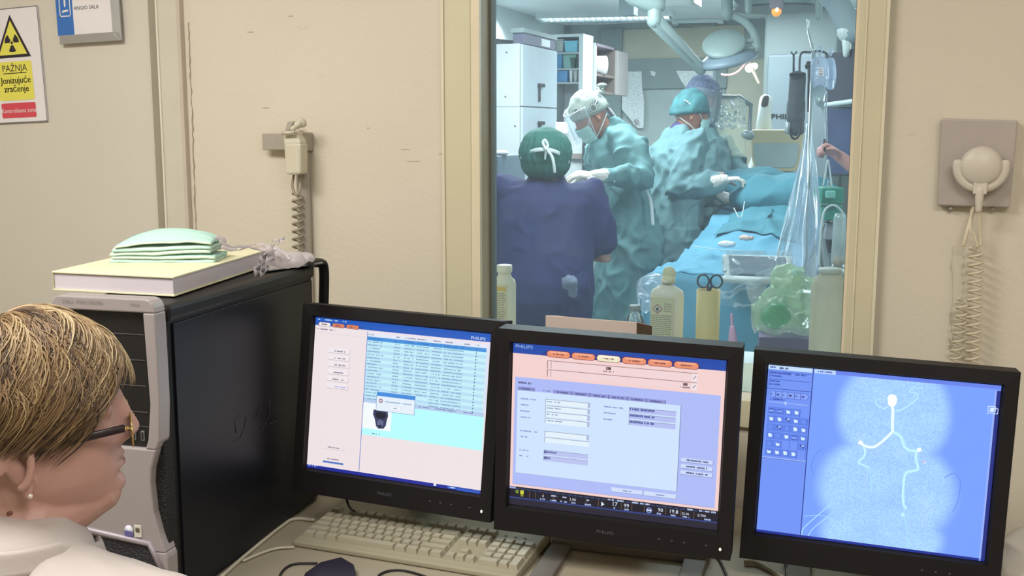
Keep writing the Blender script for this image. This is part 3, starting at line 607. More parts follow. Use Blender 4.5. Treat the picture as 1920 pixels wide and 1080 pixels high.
def scr3(s):
    rn = random.Random(9)
    bg = (118, 160, 250); s.rect(0, 0, 1, 1, bg, 0)
    N_ = 150
    def f(a, b):
        # soft silhouette of the head: bright inside, blue outside
        d1_ = ((a-.56)/.27)**2+((b-.22)/.36)**2; d2_ = ((a-.555)/.335)**2+((b-.66)/.36)**2; d3_ = ((a-.55)/.30)**2+((b-.92)/.22)**2
        k = max(1-d1_, 1-d2_, 1-d3_); k = max(0, min(1, k*2.2)); k = k*k*(3-2*k)
        return k
    for j in range(N_):
        for i in range(int(N_*.8)):
            a0 = .203+i/(N_*.8)*.78; b0 = .022+j/N_*.963
            if b0 < .03+(a0-.2)*.0: pass
            k = f(a0, b0); n = noise.noise(V((a0*9, b0*9, 3)))*.25+rn.uniform(-1, 1)*(.05+.26*k)
            t = max(0, min(1.2, k*.80+n*.42*(.3+k)))
            c = (118+60*t, 160+62*t, 250+4*t); s.rect(a0, b0, a0+.78/(N_*.8), b0+.963/N_, (min(255, c[0]), min(255, c[1]), 254), 1)
    s.rect(0, 0, .2, 1, (112, 148, 246), 1)
    s.rect(.199, 0, .2035, .985, (38, 60, 150), 3); s.rect(.2035, 0, 1, .022, (104, 132, 236), 2); s.rect(0, 0, .198, .024, (196, 224, 254), 3); s.rect(.206, .0, .30, .024, (188, 214, 252), 4); s.dash(.008, .012, .025, (70, 90, 180), .012, 5, rn); s.dash(.05, .014, .04, (30, 40, 110), .012, 5, rn); s.dash(.215, .013, .07, (70, 90, 190), .010, 5, rn)
    s.rect(.984, .03, 1, 1, (24, 40, 130), 3); s.rect(.976, .03, .984, 1, (150, 176, 250), 3); s.rect(0, .985, 1, 1, (20, 44, 150), 3)
    for b0, b1 in ((.035, .075), (.08, .125)): s.rect(.006, b0, .192, b0+.0025, (44, 62, 150), 4); s.rect(.006, b0, .0085, b1, (44, 62, 150), 4)
    s.dash(.012, .045, .16, (54, 74, 168), .010, 5, rn); s.dash(.012, .062, .05, (54, 74, 168), .010, 5, rn); s.dash(.012, .093, .045, (54, 74, 168), .010, 5, rn); s.dash(.012, .112, .045, (54, 74, 168), .010, 5, rn)
    s.rect(0, .135, .197, .138, (34, 54, 146), 4)
    s.pill(.010, .150, .19, .188, (58, 82, 180), 4); s.pill(.012, .152, .188, .186, (132, 164, 248), 5)
    for k in range(5): s.rect(.04+k*.028, .152, .0425+k*.028, .186, (58, 82, 180), 6)
    for k in range(6): s.dash(.018+k*.028, .170, .012, (50, 70, 166) if k != 3 else (16, 24, 80), .012, 7, rn)
    s.dash(.012, .199, .075, (50, 70, 170), .010, 5, rn); s.rect(.01, .215, .19, .218, (176, 202, 252), 5); s.rect(.085, .206, .092, .226, (190, 214, 254), 6)
    lay = ['ddww.', 'wwkwg', 'gkgww', 'wgwdw', 'gw..k', 'wwww.']
    for r, row in enumerate(lay):
        for c_, ch in enumerate(row):
            a = .012+c_*.037; b = .245+r*.049
            if r == 0 and c_ == 4: continue
            if ch != '.': s.rect(a, b, a+.033, b+.043, (92, 128, 232), 4)
            s.rect(a+.033, b, a+.0352, b+.045, (72, 102, 206), 5)
            if ch == 'w': s.poly([(a+.008, b+.012), (a+.018, b+.006+rn.uniform(0, .01)), (a+.027, b+.016), (a+.026, b+.030), (a+.012, b+.032)], (214, 240, 254), 6)
            if ch == 'd': s.rect(a+.005, b+.010, a+.027, b+.013, (40, 58, 150), 6); s.rect(a+.007, b+.022, a+.025, b+.025, (200, 224, 254), 6); s.rect(a+.005, b+.030, a+.027, b+.033, (40, 58, 150), 6)
            if ch == 'k': s.line([(a+.008, b+.012), (a+.016, b+.022), (a+.026, b+.028)], .006, (36, 52, 140), 6); s.line([(a+.016, b+.022), (a+.024, b+.010)], .005, (210, 236, 254), 7)
            if ch == 'g': s.disc(a+.016, b+.022, .012, (104, 142, 240), 6)
    s.rect(0, .545, .198, .548, (190, 214, 252), 4); s.rect(0, .549, .198, .551, (44, 64, 160), 4)
    V0 = (196, 244, 254); V1 = (236, 252, 255); V2 = (168, 222, 254)
    def sm(pts, w, c, l):
        P3 = spline([V((a, b, 0)) for a, b in pts], 6); n = len(P3); ww = [w[0]+(w[1]-w[0])*i/(n-1) for i in range(n)] if isinstance(w, tuple) else w
        s.line([(p.x, p.y) for p in P3], ww, c, l)
    sm([(.553, .16), (.560, .20), (.562, .26), (.566, .318)], .016, V1, 5); s.disc(.553, .13, .026, (250, 254, 255), 6); s.disc(.553, .155, .022, (250, 254, 255), 6); s.disc(.554, .145, .025, (250, 254, 255), 6)
    sm([(.566, .318), (.53, .375), (.492, .417), (.458, .418), (.428, .40)], .015, V1, 5); sm([(.44, .405), (.425, .396)], .022, (250, 254, 255), 6)
    sm([(.448, .42), (.456, .45), (.452, .48), (.430, .516), (.455, .530), (.481, .541)], (.013, .009), V0, 5); sm([(.481, .541), (.49, .60), (.497, .663), (.50, .70)], (.009, .003), V2, 5)
    sm([(.566, .318), (.592, .332), (.607, .35), (.622, .395), (.645, .415), (.672, .414), (.693, .404)], .015, V0, 5); sm([(.678, .410), (.694, .401)], .021, (250, 254, 255), 6)
    sm([(.675, .415), (.674, .449), (.680, .48), (.688, .517), (.664, .532), (.640, .545), (.632, .60), (.638, .718), (.654, .755)], .014, V0, 5)
    sm([(.650, .75), (.643, .789), (.660, .85), (.668, .92), (.675, .985)], (.010, .008), V2, 5); s.disc(.641, .79, .010, V0, 6)
    cp = [(.582+.026*.8*math.cos(rad(t)), .366+.026*math.sin(rad(t))) for t in range(0, 361, 20)]; s.line(cp, .0035, V2, 5)
    sm([(.573, .195), (.60, .185), (.644, .136), (.660, .108), (.648, .085), (.621, .082), (.640, .060), (.676, .054)], (.006, .003), V0, 5)
    sm([(.54, .18), (.515, .19), (.49, .172), (.483, .150), (.503, .140)], (.006, .003), V0, 5); sm([(.503, .15), (.47, .13), (.448, .125)], .003, V2, 5); sm([(.50, .14), (.49, .08), (.477, .054), (.46, .05)], .0025, V2, 5)
    sm([(.64, .145), (.68, .16), (.73, .165)], .0025, V2, 5)
    for t in range(9):
        a = .565+rn.uniform(-.02, .025); sm([(.563, .22+t*.01), (a, .24+t*.008), (.563+rn.choice((-1, 1))*rn.uniform(.03, .06), .24+rn.uniform(0, .06))], .0022, V2, 4)
    sm([(.62, .35), (.66, .352), (.71, .35)], .002, V2, 4); sm([(.63, .545), (.66, .57), (.70, .56), (.71, .58)], .003, V2, 4); sm([(.50, .66), (.53, .69), (.55, .70)], .003, V2, 4)
    sm([(.325, .78), (.22, .93), (.205, .985)], .006, V2, 3); sm([(.345, .82), (.26, .93), (.235, .985)], .005, V2, 3); sm([(.21, .87), (.30, .855), (.36, .90), (.39, .97)], .003, V2, 3)
    for p in ([(.80, .55), (.84, .52), (.868, .56), (.868, .66), (.85, .74)], [(.24, .62), (.225, .57), (.24, .50), (.27, .46)]): sm(p, .004, (98, 140, 236), 3)
    s.disc(.715, .475, .005, (255, 236, 220), 5); s.disc(.706, .470, .004, (250, 150, 190), 5)
    for a0, b0, a1, b1 in ((.955, .120, .985, .148), (.965, .130, .995, .158)): s.line([(a0, b0), (a1, b0), (a1, b1), (a0, b1), (a0, b0)], .004, (224, 240, 255), 6)
    s.disc(.972, .137, .010, (224, 240, 255), 6); s.disc(.955, .160, .004, (224, 240, 255), 6)
M1 = monitor('black monitor showing a pale blue patient list and small skull image, nearest the tower', -.912, 1.800, 1.026, -.34, 7.5, -1.24, scr1, foot=.09)
M2 = monitor('black monitor showing pink and lilac examination form, middle of the three', -.470, 1.769, 1.016, 4.1, .21, -1.41, scr2)
M3 = monitor('black monitor showing a blue X-ray angiogram of head arteries, rightmost of the three', -.036, 1.875, .985, 4.83, 3.2, -1.96, scr3, logo=False)
# ------------------------------------------------------------------ keyboard
K0 = pz(548, 1014, DZ+.012); K1 = pz(966, 1082, DZ+.012); kx = (K1-K0); kx.z = 0; KL = kx.length; kx.normalize(); ky = V((-kx.y, kx.x, 0)); KW = .165
kb = thing('keyboard', 'beige full-size computer keyboard pushed under the monitors', 'keyboard', V((K0.x, K0.y, DZ)))
def kp(x, y, z): return V((K0.x, K0.y, DZ))+kx*x+ky*y+V((0, 0, z))
kbm = mat('keyboard_beige', (158, 152, 130), .5, var=.03); kkm = mat('key_beige', (172, 166, 146), .45, var=.03)
q = MB(); q.hexa([kp(0, 0, .001), kp(KL, 0, .001), kp(KL, KW+.03, .001), kp(0, KW+.03, .001)], [kp(0, 0, .012), kp(KL, 0, .012), kp(KL, KW+.03, .032), kp(0, KW+.03, .032)]); q.build('keyboard_body', kbm, kb, bevel=.003)
sl = .02/(KW+.03)
def keymesh(w, d):
    q = MB(); a, b = w/2, d/2; t = .0022; q.hexa([V((-a, -b, 0)), V((a, -b, 0)), V((a, b, 0)), V((-a, b, 0))], [V((-a+t, -b+t*.6, .009)), V((a-t, -b+t*.6, .009)), V((a-t, b-t*1.6, .0085)), V((-a+t, b-t*1.6, .0085))]); me = q.data('key'); me.materials.append(kkm); return me
KM = {}
U = KL/23.4; RK = Matrix.Rotation(math.atan2(kx.y, kx.x), 4, 'Z') @ Matrix.Rotation(math.atan(sl), 4, 'X')
def key(x, row, w=1, h=1):
    k = (round(w, 2), h)
    if k not in KM: KM[k] = keymesh(w*U-.0012, h*U-.0012)
    o = bpy.data.objects.new('key', KM[k]); COL.objects.link(o); o.parent = kb
    yy = .022+row*U+(h-1)*U/2+U/2+(.007 if row >= 5 else 0); xx = .010+(x+w/2)*U
    p = kp(xx, yy, .0122+yy*sl)-origin(kb); o.matrix_local = Matrix.Translation(p) @ RK
for r, ws_ in enumerate([[1.25, 1.25, 1.25, 6.25, 1.25, 1.25, 1.25, 1.25], [2.25]+[1]*10+[2.75], [1.75]+[1]*11+[2.25], [1.5]+[1]*12+[1.5], [1]*13+[2]]):
    x = 0
    for w in ws_: key(x, r, w); x += w
for g_ in ((0, 1), (2, 4), (6.5, 4), (11, 4)):
    for k in range(g_[1]): key(g_[0]+k, 5)
for k in range(3): key(15.35+k, 5); key(15.35+k, 4); key(15.35+k, 3); key(15.35+k, 0)
key(16.35, 1)
for k in range(3):
    for r in (1, 2, 3): key(18.7+k, r)
key(18.7, 0, 2); key(20.7, 0)
for k in range(4): key(18.7+k, 4)
key(21.7, 2, 1, 2); key(21.7, 0, 1, 2)
q = MB()
for k in range(3): q.box(kp(.010+(19.2+k)*U, .022+5.5*U+.010, .0125+(.022+5.5*U)*sl+.001), (.006, .003, .001))
q.build('indicator_light', mat('led_off', (90, 96, 84), .4), kb)
# flat slanted black device, cables
P0 = [pz(600, 1058, DZ+.012), pz(640, 1048, DZ+.012), pz(664, 1062, DZ+.012), pz(668, 1078, DZ+.012), pz(640, 1120, DZ+.012), pz(560, 1105, DZ+.012), pz(572, 1078, DZ+.012)]
q = MB(); P0 = [p-V((0, 0, .011)) for p in P0]; q.prism(P0[::-1], (0, 0, 1), .016); hd = q.build('handheld_device', mat('device_black', (26, 24, 44), .3, spec=.6), None, bevel=.003)
tag(hd, 'flat black handheld device lying in front of the keyboard', 'device')
ctip = (pz(640, 1048, DZ+.006)+pz(600, 1058, DZ+.006))/2
def cable(name, pts, r, m, label, cat='cable'): q = MB(); q.tube(spline(pts, 8), r, 8); return tag(q.build(name, m), label, cat)
blk = mat('cable_black', (24, 22, 24), .5); wht = mat('cable_white', (190, 184, 166), .45)
cable('cable', [pz(520, 1110, DZ+.003), pz(527, 1075, DZ+.003), pz(550, 1058, DZ+.003), pz(595, 1056, DZ+.004)], .0022, blk, 'thin black cable looping left from the handheld device')
cable('cable', [pz(700, 1100, DZ+.003), pz(714, 1076, DZ+.003), pz(750, 1069, DZ+.003), pz(800, 1082, DZ+.003), pz(860, 1110, DZ+.003)], .0022, blk, 'thin black cable arching on the desk before the keyboard')
cable('cable', [pz(414, 1082, DZ+.004), pz(470, 1033, DZ+.004), pz(530, 985, DZ+.004), pz(553, 973, DZ+.004), pz(590, 975, DZ+.004)], .0036, wht, 'white cable lying along the foot of the computer tower')
cable('cable', [pz(455, 1052, DZ+.004), pz(490, 1037, DZ+.004), pz(520, 1028, DZ+.004), pz(552, 1026, DZ+.004)], .0028, wht, 'short white cable running from keyboard edge to the tower foot')
cable('cable', [pz(1240, 1020, DZ+.005), pz(1262, 1035, DZ+.004), pz(1310, 1040, DZ+.004), pz(1345, 1045, DZ+.004), pz(1375, 1110, DZ+.004)], .0024, blk, 'black cable curving out under the middle monitor')
cable('cable', [M1[1](-.12, -.19, .03), pz(655, 950, DZ+.06), pz(668, 958, DZ+.03), pz(690, 950, DZ+.01)], .0024, blk, 'black cable drooping below the leftmost monitor')
cable('cable', [pz(1395, 1054, DZ+.006), pz(1420, 1056, DZ+.006), pz(1460, 1078, DZ+.006), pz(1480, 1098, DZ+.006)], .005, mat('cable_grey', (150, 142, 120), .5), 'thick grey-beige cable under the angiogram monitor')
cable('cable', [pz(1470, 1050, DZ+.01), pz(1474, 1060, DZ+.008), pz(1476, 1072, DZ+.004), pz(1473, 1100, DZ+.004)], .004, blk, 'short black cable hanging behind the grey one')
q = MB(); q.hexa([kp(.06, KW+.035, .0), kp(.36, KW+.035, .0), kp(.34, KW+.10, .0), kp(.03, KW+.10, .0)], [kp(.06, KW+.035, .004), kp(.36, KW+.035, .004), kp(.34, KW+.10, .004), kp(.03, KW+.10, .004)])
tag(q.build('paper_sheets', mat('paper_beige', (196, 190, 168), .6)), 'pale papers lying behind the keyboard under the first monitor', 'paper')
# folded open carton behind the middle monitor
CV = 1.97
q = MB(); A = [pv(1024, 592, CV), pv(1194, 605, CV), pv(1192, 626, CV), pv(1020, 612, CV)]
A += []
q.prism([A[3]-V((0, 0, .32)), A[2]-V((0, 0, .32)), A[1], A[0]], (0, 1, 0), .004)
crt = thing('carton', 'flat pinkish cardboard carton standing behind the middle monitor', 'box', (A[0]+A[1])/2*1.0)
crt.location.z = DZ; crt['_b'] = list(crt.location)
zt = (A[0].z+A[1].z)/2
kr = mat('carton_card', (198, 182, 172), .7, var=.04)
q = MB(); q.add([V((A[0].x, CV, DZ)), V((A[1].x, CV, DZ)), A[1], A[0]], [(0, 1, 2, 3)]); q.v[0].z = q.v[1].z = DZ; q.build('front_panel', kr, crt, thick=.003)
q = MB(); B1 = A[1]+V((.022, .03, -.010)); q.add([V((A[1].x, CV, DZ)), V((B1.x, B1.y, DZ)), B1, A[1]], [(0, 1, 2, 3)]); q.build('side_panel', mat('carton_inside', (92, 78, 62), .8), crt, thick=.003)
q = MB(); B0 = A[0]+V((.012, .025, -.004)); q.add([V((A[0].x, CV, DZ)), V((B0.x, B0.y, DZ)), B0, A[0]], [(0, 1, 2, 3)]); q.build('side_panel', kr, crt, thick=.003)
q = MB(); q.add([V((B0.x, B0.y, DZ)), V((B1.x, B1.y, DZ)), B1, B0], [(0, 1, 2, 3)]); q.build('back_panel', kr, crt, thick=.003)
q = MB(); q.add([A[0], A[1], B1, B0], [(0, 1, 2, 3)]); q.build('top_flap', kr, crt, thick=.002)
# white cloth bundle at far right edge of desk
mb = MB(); c0 = pz(1945, 1068, DZ+.04); mb.ell(c0, (.085, .06, .06)); mb.ell(c0+V((-.015, .0, .028)), (.05, .04, .04))
me = remesh(mb, .005, 4); displace(me, lambda p: .006*ridged(p, (20, 24, 30)))
tag(mobj('cloth_bundle', me, mat('white_cloth', (206, 200, 190), .8), None, V((c0.x, c0.y, DZ))), 'crumpled white cloth bundle at the right end of the desk', 'cloth')
# ------------------------------------------------------------------ computer tower
TA = rad(5.8); tr = V((math.cos(TA), math.sin(TA), 0)); tf = V((-math.sin(TA), math.cos(TA), 0)); TP = V((-1.120, 1.375, DZ)); TW, TD, THT = .185, .60, .515
def tp(a, d, z): return TP+tr*a+tf*d+V((0, 0, z))     # a: 0 right .. -TW left, d depth, z up
tow = thing('computer_tower', 'tall black and silver computer tower standing on the left of the desk', 'computer', tp(-TW/2, TD/2, 0))
tblk = mat('tower_black', (24, 23, 25), .45, var=.1, scale=4, spec=.3); tside = mat('tower_side', (19, 20, 27), .36, var=.1, scale=3, spec=.22)
silver = mat('tower_silver', (168, 160, 160), .42, metal=.25, var=.02)
def tbox(name, m, a0, a1, d0, d1, z0, z1, bevel=0, parent=tow):
    q = MB(); q.hexa([tp(a0, d0, z0), tp(a1, d0, z0), tp(a1, d1, z0), tp(a0, d1, z0)], [tp(a0, d0, z1), tp(a1, d0, z1), tp(a1, d1, z1), tp(a0, d1, z1)]); return q.build(name, m, parent, bevel=bevel)
tbox('chassis', tblk, -TW+.004, -.004, .03, TD-.02, 0, THT-.004, .006)
tbox('side_panel', tside, -.0045, 0, .045, TD-.03, .008, THT-.032, .001)
tbox('side_panel', tside, -TW, -TW+.0045, .045, TD-.03, .008, THT-.032, .001)
tbox('top_cap', tblk, -TW-.001, .001, .03, TD-.015, THT-.028, THT, .008)
# silver hourglass front plate traced from the edge line
def fr_(px, py): P = ppl(px, py, tp(0, -.005, 0), tf)-TP; return P.dot(tr), P.z
edge = [fr_(x, y) for x, y in ((282, 560), (293, 575), (297, 600), (304, 700), (312, 785), (308, 815), (296, 845), (287, 880), (286, 905), (292, 960), (303, 1000), (322, 1045), (334, 1075))]
edge = [(min(a, .004), z) for a, z in edge]
edge.append((.004, .02))
zt = edge[0][1]
edge[0] = (-.014, zt)
poly = [(a, z) for a, z in edge]; polyL = [(-TW-a, z) for a, z in edge][::-1]
pl = [tp(a, -.012, z) for a, z in poly+polyL]
q = MB()
bay = [fr_(116, 568), fr_(272, 588), fr_(278, 620), fr_(289, 800), fr_(277, 840), fr_(236, 834)]
aL = bay[0][0]; aR = bay[1][0]; 
# plate built as strips left and right of the bay opening, plus top and bottom fields
bt, bb_ = bay[1][1]+.002, bay[4][1]
bl0, br0 = aL, aR
def strip(pts0, pts1, d0=-.012, d1=.02):   # solid between two polylines of the same count
    n = len(pts0); A = [tp(a, d0, z) for a, z in pts0]; B = [tp(a, d0, z) for a, z in pts1]; C = [tp(a, d1, z) for a, z in pts0]; D = [tp(a, d1, z) for a, z in pts1]
    vs = A+B+C+D; fs = []
    for i in range(n-1): fs += [(i, n+i, n+i+1, i+1), (2*n+i, 2*n+i+1, 3*n+i+1, 3*n+i), (i, i+1, 2*n+i+1, 2*n+i), (n+i, 3*n+i, 3*n+i+1, n+i+1)]
    fs += [(0, 2*n, 3*n, n), (n-1, 2*n-1, 4*n-1, 3*n-1)]
    q.add(vs, fs, False)
ez = sorted(edge, key=lambda e: -e[1])
def ea(z): return interp(-z, [(-b, a) for a, b in ez])
zs_side = [bt, .40, .36, .33, bb_]
zc = [z for z in [bt, .42, .36, .30, .27, .25] if z > bb_]+[bb_]
inR = lambda z: interp(-z, [(-bt, aR), (-(bay[3][1]), bay[3][0]), (-bb_, bay[4][0]-.0)])
strip([(inR(z), z) for z in zc], [(ea(z), z) for z in zc]); strip([(-TW-ea(z), z) for z in zc], [(-TW-inR(z), z) for z in zc])
zt_ = [zt, zt-.003, zt-.008, zt-.014, bt] if zt-.014 > bt else [zt, (zt+bt)/2, bt]
def eaT(z): k = max(0, (z-(zt-.016))/.016); return ea(z) if k <= 0 else .002-.016*(1-math.sqrt(max(0, 1-k*k)))
strip([(-TW-eaT(z), z) for z in zt_], [(eaT(z), z) for z in zt_])
zb = sorted([z for a, z in edge if .11 < z < bb_]+[bb_, .11], reverse=True)
strip([(-TW-ea(z), z) for z in zb], [(ea(z), z) for z in zb])
zl = sorted([z for a, z in edge if .02 < z < .11]+[.11, .02], reverse=True)
strip([(ea(z)-.030, z) for z in zl], [(ea(z), z) for z in zl]); strip([(-TW-ea(z), z) for z in zl], [(-TW-ea(z)+.030, z) for z in zl])
q.build('front_plate', silver, tow, bevel=.0025)
tbox('drive_bay', mat('bay_black', (22, 20, 22), .5), -TW-inR(bt), inR(bt), -.002, .028, bb_+.0, bt+.001)
tbox('mesh_grille', mat('grille_black', (18, 17, 18), .6, bump=.8, bscale=260), -TW+.002, -.002, .004, .032, .012, THT-.03, .002)
for py in (628, 676, 724, 773, 800):
    a, z = fr_(260, py+ (0)); tbox('bay_slot', mat('slot_grey', (86, 82, 86), .4), -TW+.06, aR-.006, -.0032, -.001, z-.0006, z+.0006)
for k in range(4):
    a, z = fr_(262+k*0, 815)
    tbox('port', mat('port_silver', (150, 148, 150), .4, metal=.5), -.022-k*.016, -.016-k*.016, -.0045, -.001, z-.010, z+.006)
    tbox('port_slot', blk, -.0205-k*.016, -.0175-k*.016, -.0052, -.004, z-.008, z+.004)
ru = lambda P, w: None
q = MB(); q.text('DELL PRECISION', tp(-TW+.020, -.0125, zt-.0115), tr, V((0, 0, 1)), .0078, off=.0006, sx=1.3); q.text('T5400', tp(-.040, -.0125, zt-.0115), tr, V((0, 0, 1)), .006, off=.0006, sx=1.1)
q.build('plate_lettering', mat('plate_print', (136, 130, 132), .5), tow)
a, z = fr_(247, 991); q = MB(); q.lathe(tp(a, -.0125, z), [(.0085, 0), (.0085, .001)], 20, M=Matrix.Rotation(rad(90), 3, 'X')); q.build('round_sticker', mat('sticker_pale', (214, 214, 226), .4), tow)
tbox('sticker_band', mat('sticker_violet', (98, 94, 150), .4), a-.0075, a+.0075, -.0142, -.0125, z-.011, z-.001)
a, z = fr_(264, 993); tbox('square_sticker', mat('sticker_cream', (206, 204, 190), .4), a-.0065, a+.0065, -.0138, -.0120, z-.010, z+.010)
tbox('sticker_print', mat('sticker_ink', (92, 88, 72), .5), a-.0035, a+.0035, -.0145, -.0130, z-.001, z+.006)
# lower grille frame under the stickers
a1, z1 = fr_(170, 990); a2, z2 = fr_(285, 1016); a3, z3 = fr_(312, 1070)
q = MB(); gs = mat('lower_trim', (150, 142, 150), .4, metal=.2)
q.tube([tp(a1-.05, -.013, z1+.006), tp(a1, -.013, z1), tp(a2, -.013, z2), tp(a3, -.013, z3)], .005, 8); q.build('lower_trim', gs, tow)
q = MB(); q.prism([tp(a1-.05, -.0125, z1-.004), tp(a2-.004, -.0125, z2-.006), tp(a3-.006, -.0125, z3), tp(-TW+.03, -.0125, z3)], -tf, .001); q.build('lower_grille', mat('grille_dark', (24, 20, 34), .5, bump=.8, bscale=300), tow)
# rear top: sloping port card with holes, curved black handle
q = MB(); q.solid(spline([tp(.002, TD-.06, THT+.004), tp(.002, TD-.0, THT+.004), tp(.004, TD+.022, THT-.015), tp(.002, TD+.02, THT-.10)], 6), [(.012, .008)]*19, 10, hint=tr); q.solid(spline([tp(-TW, TD-.06, THT+.004), tp(-TW, TD, THT+.004), tp(-TW, TD+.022, THT-.015), tp(-TW, TD+.02, THT-.10)], 6), [(.012, .008)]*19, 10, hint=tr)
q.solid([tp(0, TD+.012, THT+.0), tp(-TW, TD+.012, THT+.0)], [.010, .010]); q.build('rear_handle', tblk, tow)
# pencilled scribble on side panel
def side(px, py): return ppl(px, py, tp(.0006, 0, 0), tr)
q = MB()
for st in ([(440, 787), (450, 778), (462, 782), (458, 805), (450, 822), (436, 828)], [(441, 792), (443, 812)], [(474, 783), (486, 762), (480, 784), (495, 768), (490, 790), (505, 778), (488, 812)], [(504, 750), (506, 778)], [(505, 795), (520, 788)], [(498, 742), (507, 748)]):
    q.tube([side(x, y) for x, y in st], .0006, 4)
q.build('scribble', mat('pencil_mark', (64, 62, 66), .7), tow)
# ------------------------------------------------------------------ book-like white box on the tower
ZB = DZ+THT+.0025; BT = .034
c_fr = pz(326, 556, ZB); c_fl = pz(133, 536, ZB); back = pz(505, 497, ZB)
u1 = (c_fl-c_fr); u2 = (back-c_fr); L2 = u2.length; u2.normalize(); u1 = u1-u2*u1.dot(u2)*.6; L1 = u1.length; u1.normalize()
bk = thing('box_file', 'flat white lidded box lying askew on top of the computer tower', 'box', (c_fr+c_fl)/2+u2*L2/2)
wb = mat('box_white', (206, 198, 206), .6, var=.02); wt = mat('box_lid_cream', (226, 222, 188), .6, var=.02)
def bp_(a, b, z): return c_fr+u1*a+u2*b+V((0, 0, z))
def bbox(name, m, a0, a1, b0, b1, z0, z1, bevel=.0008):
    q = MB(); q.hexa([bp_(a1, b0, z0), bp_(a0, b0, z0), bp_(a0, b1, z0), bp_(a1, b1, z0)], [bp_(a1, b0, z1), bp_(a0, b0, z1), bp_(a0, b1, z1), bp_(a1, b1, z1)]); return q.build(name, m, bk, bevel=bevel)
bbox('lower_cover', wt, -.002, L1+.002, -.002, L2, 0, .003); bbox('block', wb, .001, L1-.001, .001, L2-.002, .003, BT-.003); bbox('upper_cover', wt, -.002, L1+.002, -.002, L2, BT-.003, BT)
bbox('spine', mat('box_spine', (186, 180, 150), .6), L1-.001, L1+.0015, -.001, L2, .003, BT-.003)
# pile of pale green face masks
ZM = ZB+BT
ml = pz(222, 487, ZM); mr = pz(414, 487, ZM); mc = (ml+mr)/2; mu = (mr-ml); MLn = mu.length; mu.normalize(); mw = V((-mu.y, mu.x, 0))
mg = [mat('mask_green_pale', (200, 222, 208), .75, var=.04), mat('mask_green', (178, 216, 204), .75, var=.04), mat('mask_green_cream', (208, 224, 206), .75, var=.04)]
lbl = ['bottom pale green face mask of the pile on the white box', 'second face mask from the bottom of the pile, pleated pale green', 'third face mask from the bottom of the pile, creamy green', 'fourth face mask of the pile, just under the topmost', 'topmost mint green face mask, domed and creased, on the pile']
for k in range(5):
    k0 = k*.0075; top = k == 4
    def fn(s, t, k=k, top=top, k0=k0):
        x = (s-.5)*MLn*(1-.02*k); y = (t-.5)*.085
        dome = (max(0, math.sin(PI*min(1, max(0, s))))**.6)*(.026 if top else .0010*k)*(1-(2*t-1)**2*.75)
        pl = .0016*abs(math.sin(t*PI*5)); e = .0045*math.sin(s*6+k)*(.3+k*.12)
        return mc+mu*(x+.004*math.sin(k*2.1))+mw*(y+e*.4)+V((0, 0, .0015+k0+dome+pl+.0012*noise.noise(V((s*6, t*5, k)))+.006*(s-.45)*(k > 1)+.002*noise.noise(V((s*3, k*1.7, 5)))))
    q = MB(); q.grid(fn, 40, 20); q2 = q.build('face_mask', mg[(1 if top else k % 3)], None, thick=.0065 if not top else .003)
    tag(q2, lbl[k], 'face mask', 'face masks piled on the white box')
    q = MB(); edgep = [fn(s/24, 0.0)+V((0, 0, .0))-mw*.0015 for s in range(25)]; q.tube(edgep, .0022, 6); q2 and None
    e_ = q.build('binding', mg[(k+1) % 3], q2)
# clear plastic over the masks
q = MB()
def pf(s, t):
    return mc+mu*((s-.5)*MLn*1.02)+mw*((t-.45)*.12+.01)+V((0, 0, .010+.058*math.sin(PI*s)**.55*math.sin(PI*min(1, t*1.0+.02))**.6*(1-.35*s)+.005*noise.noise(V((s*7, t*6, 2)))))
q.grid(pf, 30, 20); tag(q.build('plastic_bag', film('clear_bag', (210, 225, 215), fac=.10, gloss=.45, rough=.12)), 'clear plastic bag draped over the pile of green masks', 'bag')
# white ribbons / knotted bag right of the masks
tie = film('white_tie', (232, 224, 226), fac=.72, gloss=.3, rough=.2)
kn = thing('mask_ties', 'knotted translucent white ties and crumpled wrap at the rear of the white box', 'ties', pz(498, 500, ZB))
def rib(pts, w, name='ribbon'):
    P3 = spline(pts, 6); q = MB(); n = len(P3)
    for i, p in enumerate(P3):
        pass
    vs = []; 
    for i, p in enumerate(P3): a = rad(40*math.sin(i*.7)); d = V((math.cos(a)*.3, .3, math.sin(a)+.6)).normalized()*w*.5; vs += [p-d, p+d]
    q.add(vs, [(2*i, 2*i+1, 2*i+3, 2*i+2) for i in range(n-1)], True); q.build(name, tie, kn, thick=.0006)
Dk = 1.95
kt = lambda x, y, D=Dk: pd(x, y, D)
rib([kt(412, 452, 1.86), kt(430, 462, 1.88), kt(450, 462, 1.9), kt(480, 466), kt(505, 470)], .006); rib([kt(415, 462, 1.86), kt(440, 470, 1.88), kt(465, 462), kt(490, 458), kt(508, 468)], .006)
rib([kt(405, 444, 1.86), kt(420, 450), kt(425, 462), kt(445, 466)], .008)
rib([kt(505, 470), kt(515, 460), kt(524, 452), kt(530, 448)], .010); rib([kt(508, 468), kt(522, 468), kt(536, 478), kt(545, 486)], .010); rib([kt(505, 470), kt(512, 452), kt(520, 450)], .006)
rib([kt(507, 470), kt(500, 480), kt(492, 495), kt(484, 510)], .020); rib([kt(507, 470), kt(508, 484), kt(500, 500), kt(494, 512)], .018); rib([kt(509, 470), kt(495, 478), kt(486, 492), kt(480, 508)], .012)
mb = MB(); mb.ell(kt(540, 488, 2.02), (.035, .03, .012)); mb.ell(kt(560, 484, 2.05), (.03, .03, .008)); mb.ell(kt(505, 470), (.006, .006, .007)); mb.ell(kt(520, 484, 1.99), (.02, .02, .012))
me = remesh(mb, .003, 2); displace(me, lambda p: .004*ridged(p, (40, 40, 60))); mobj('crumpled_wrap', me, tie, kn)
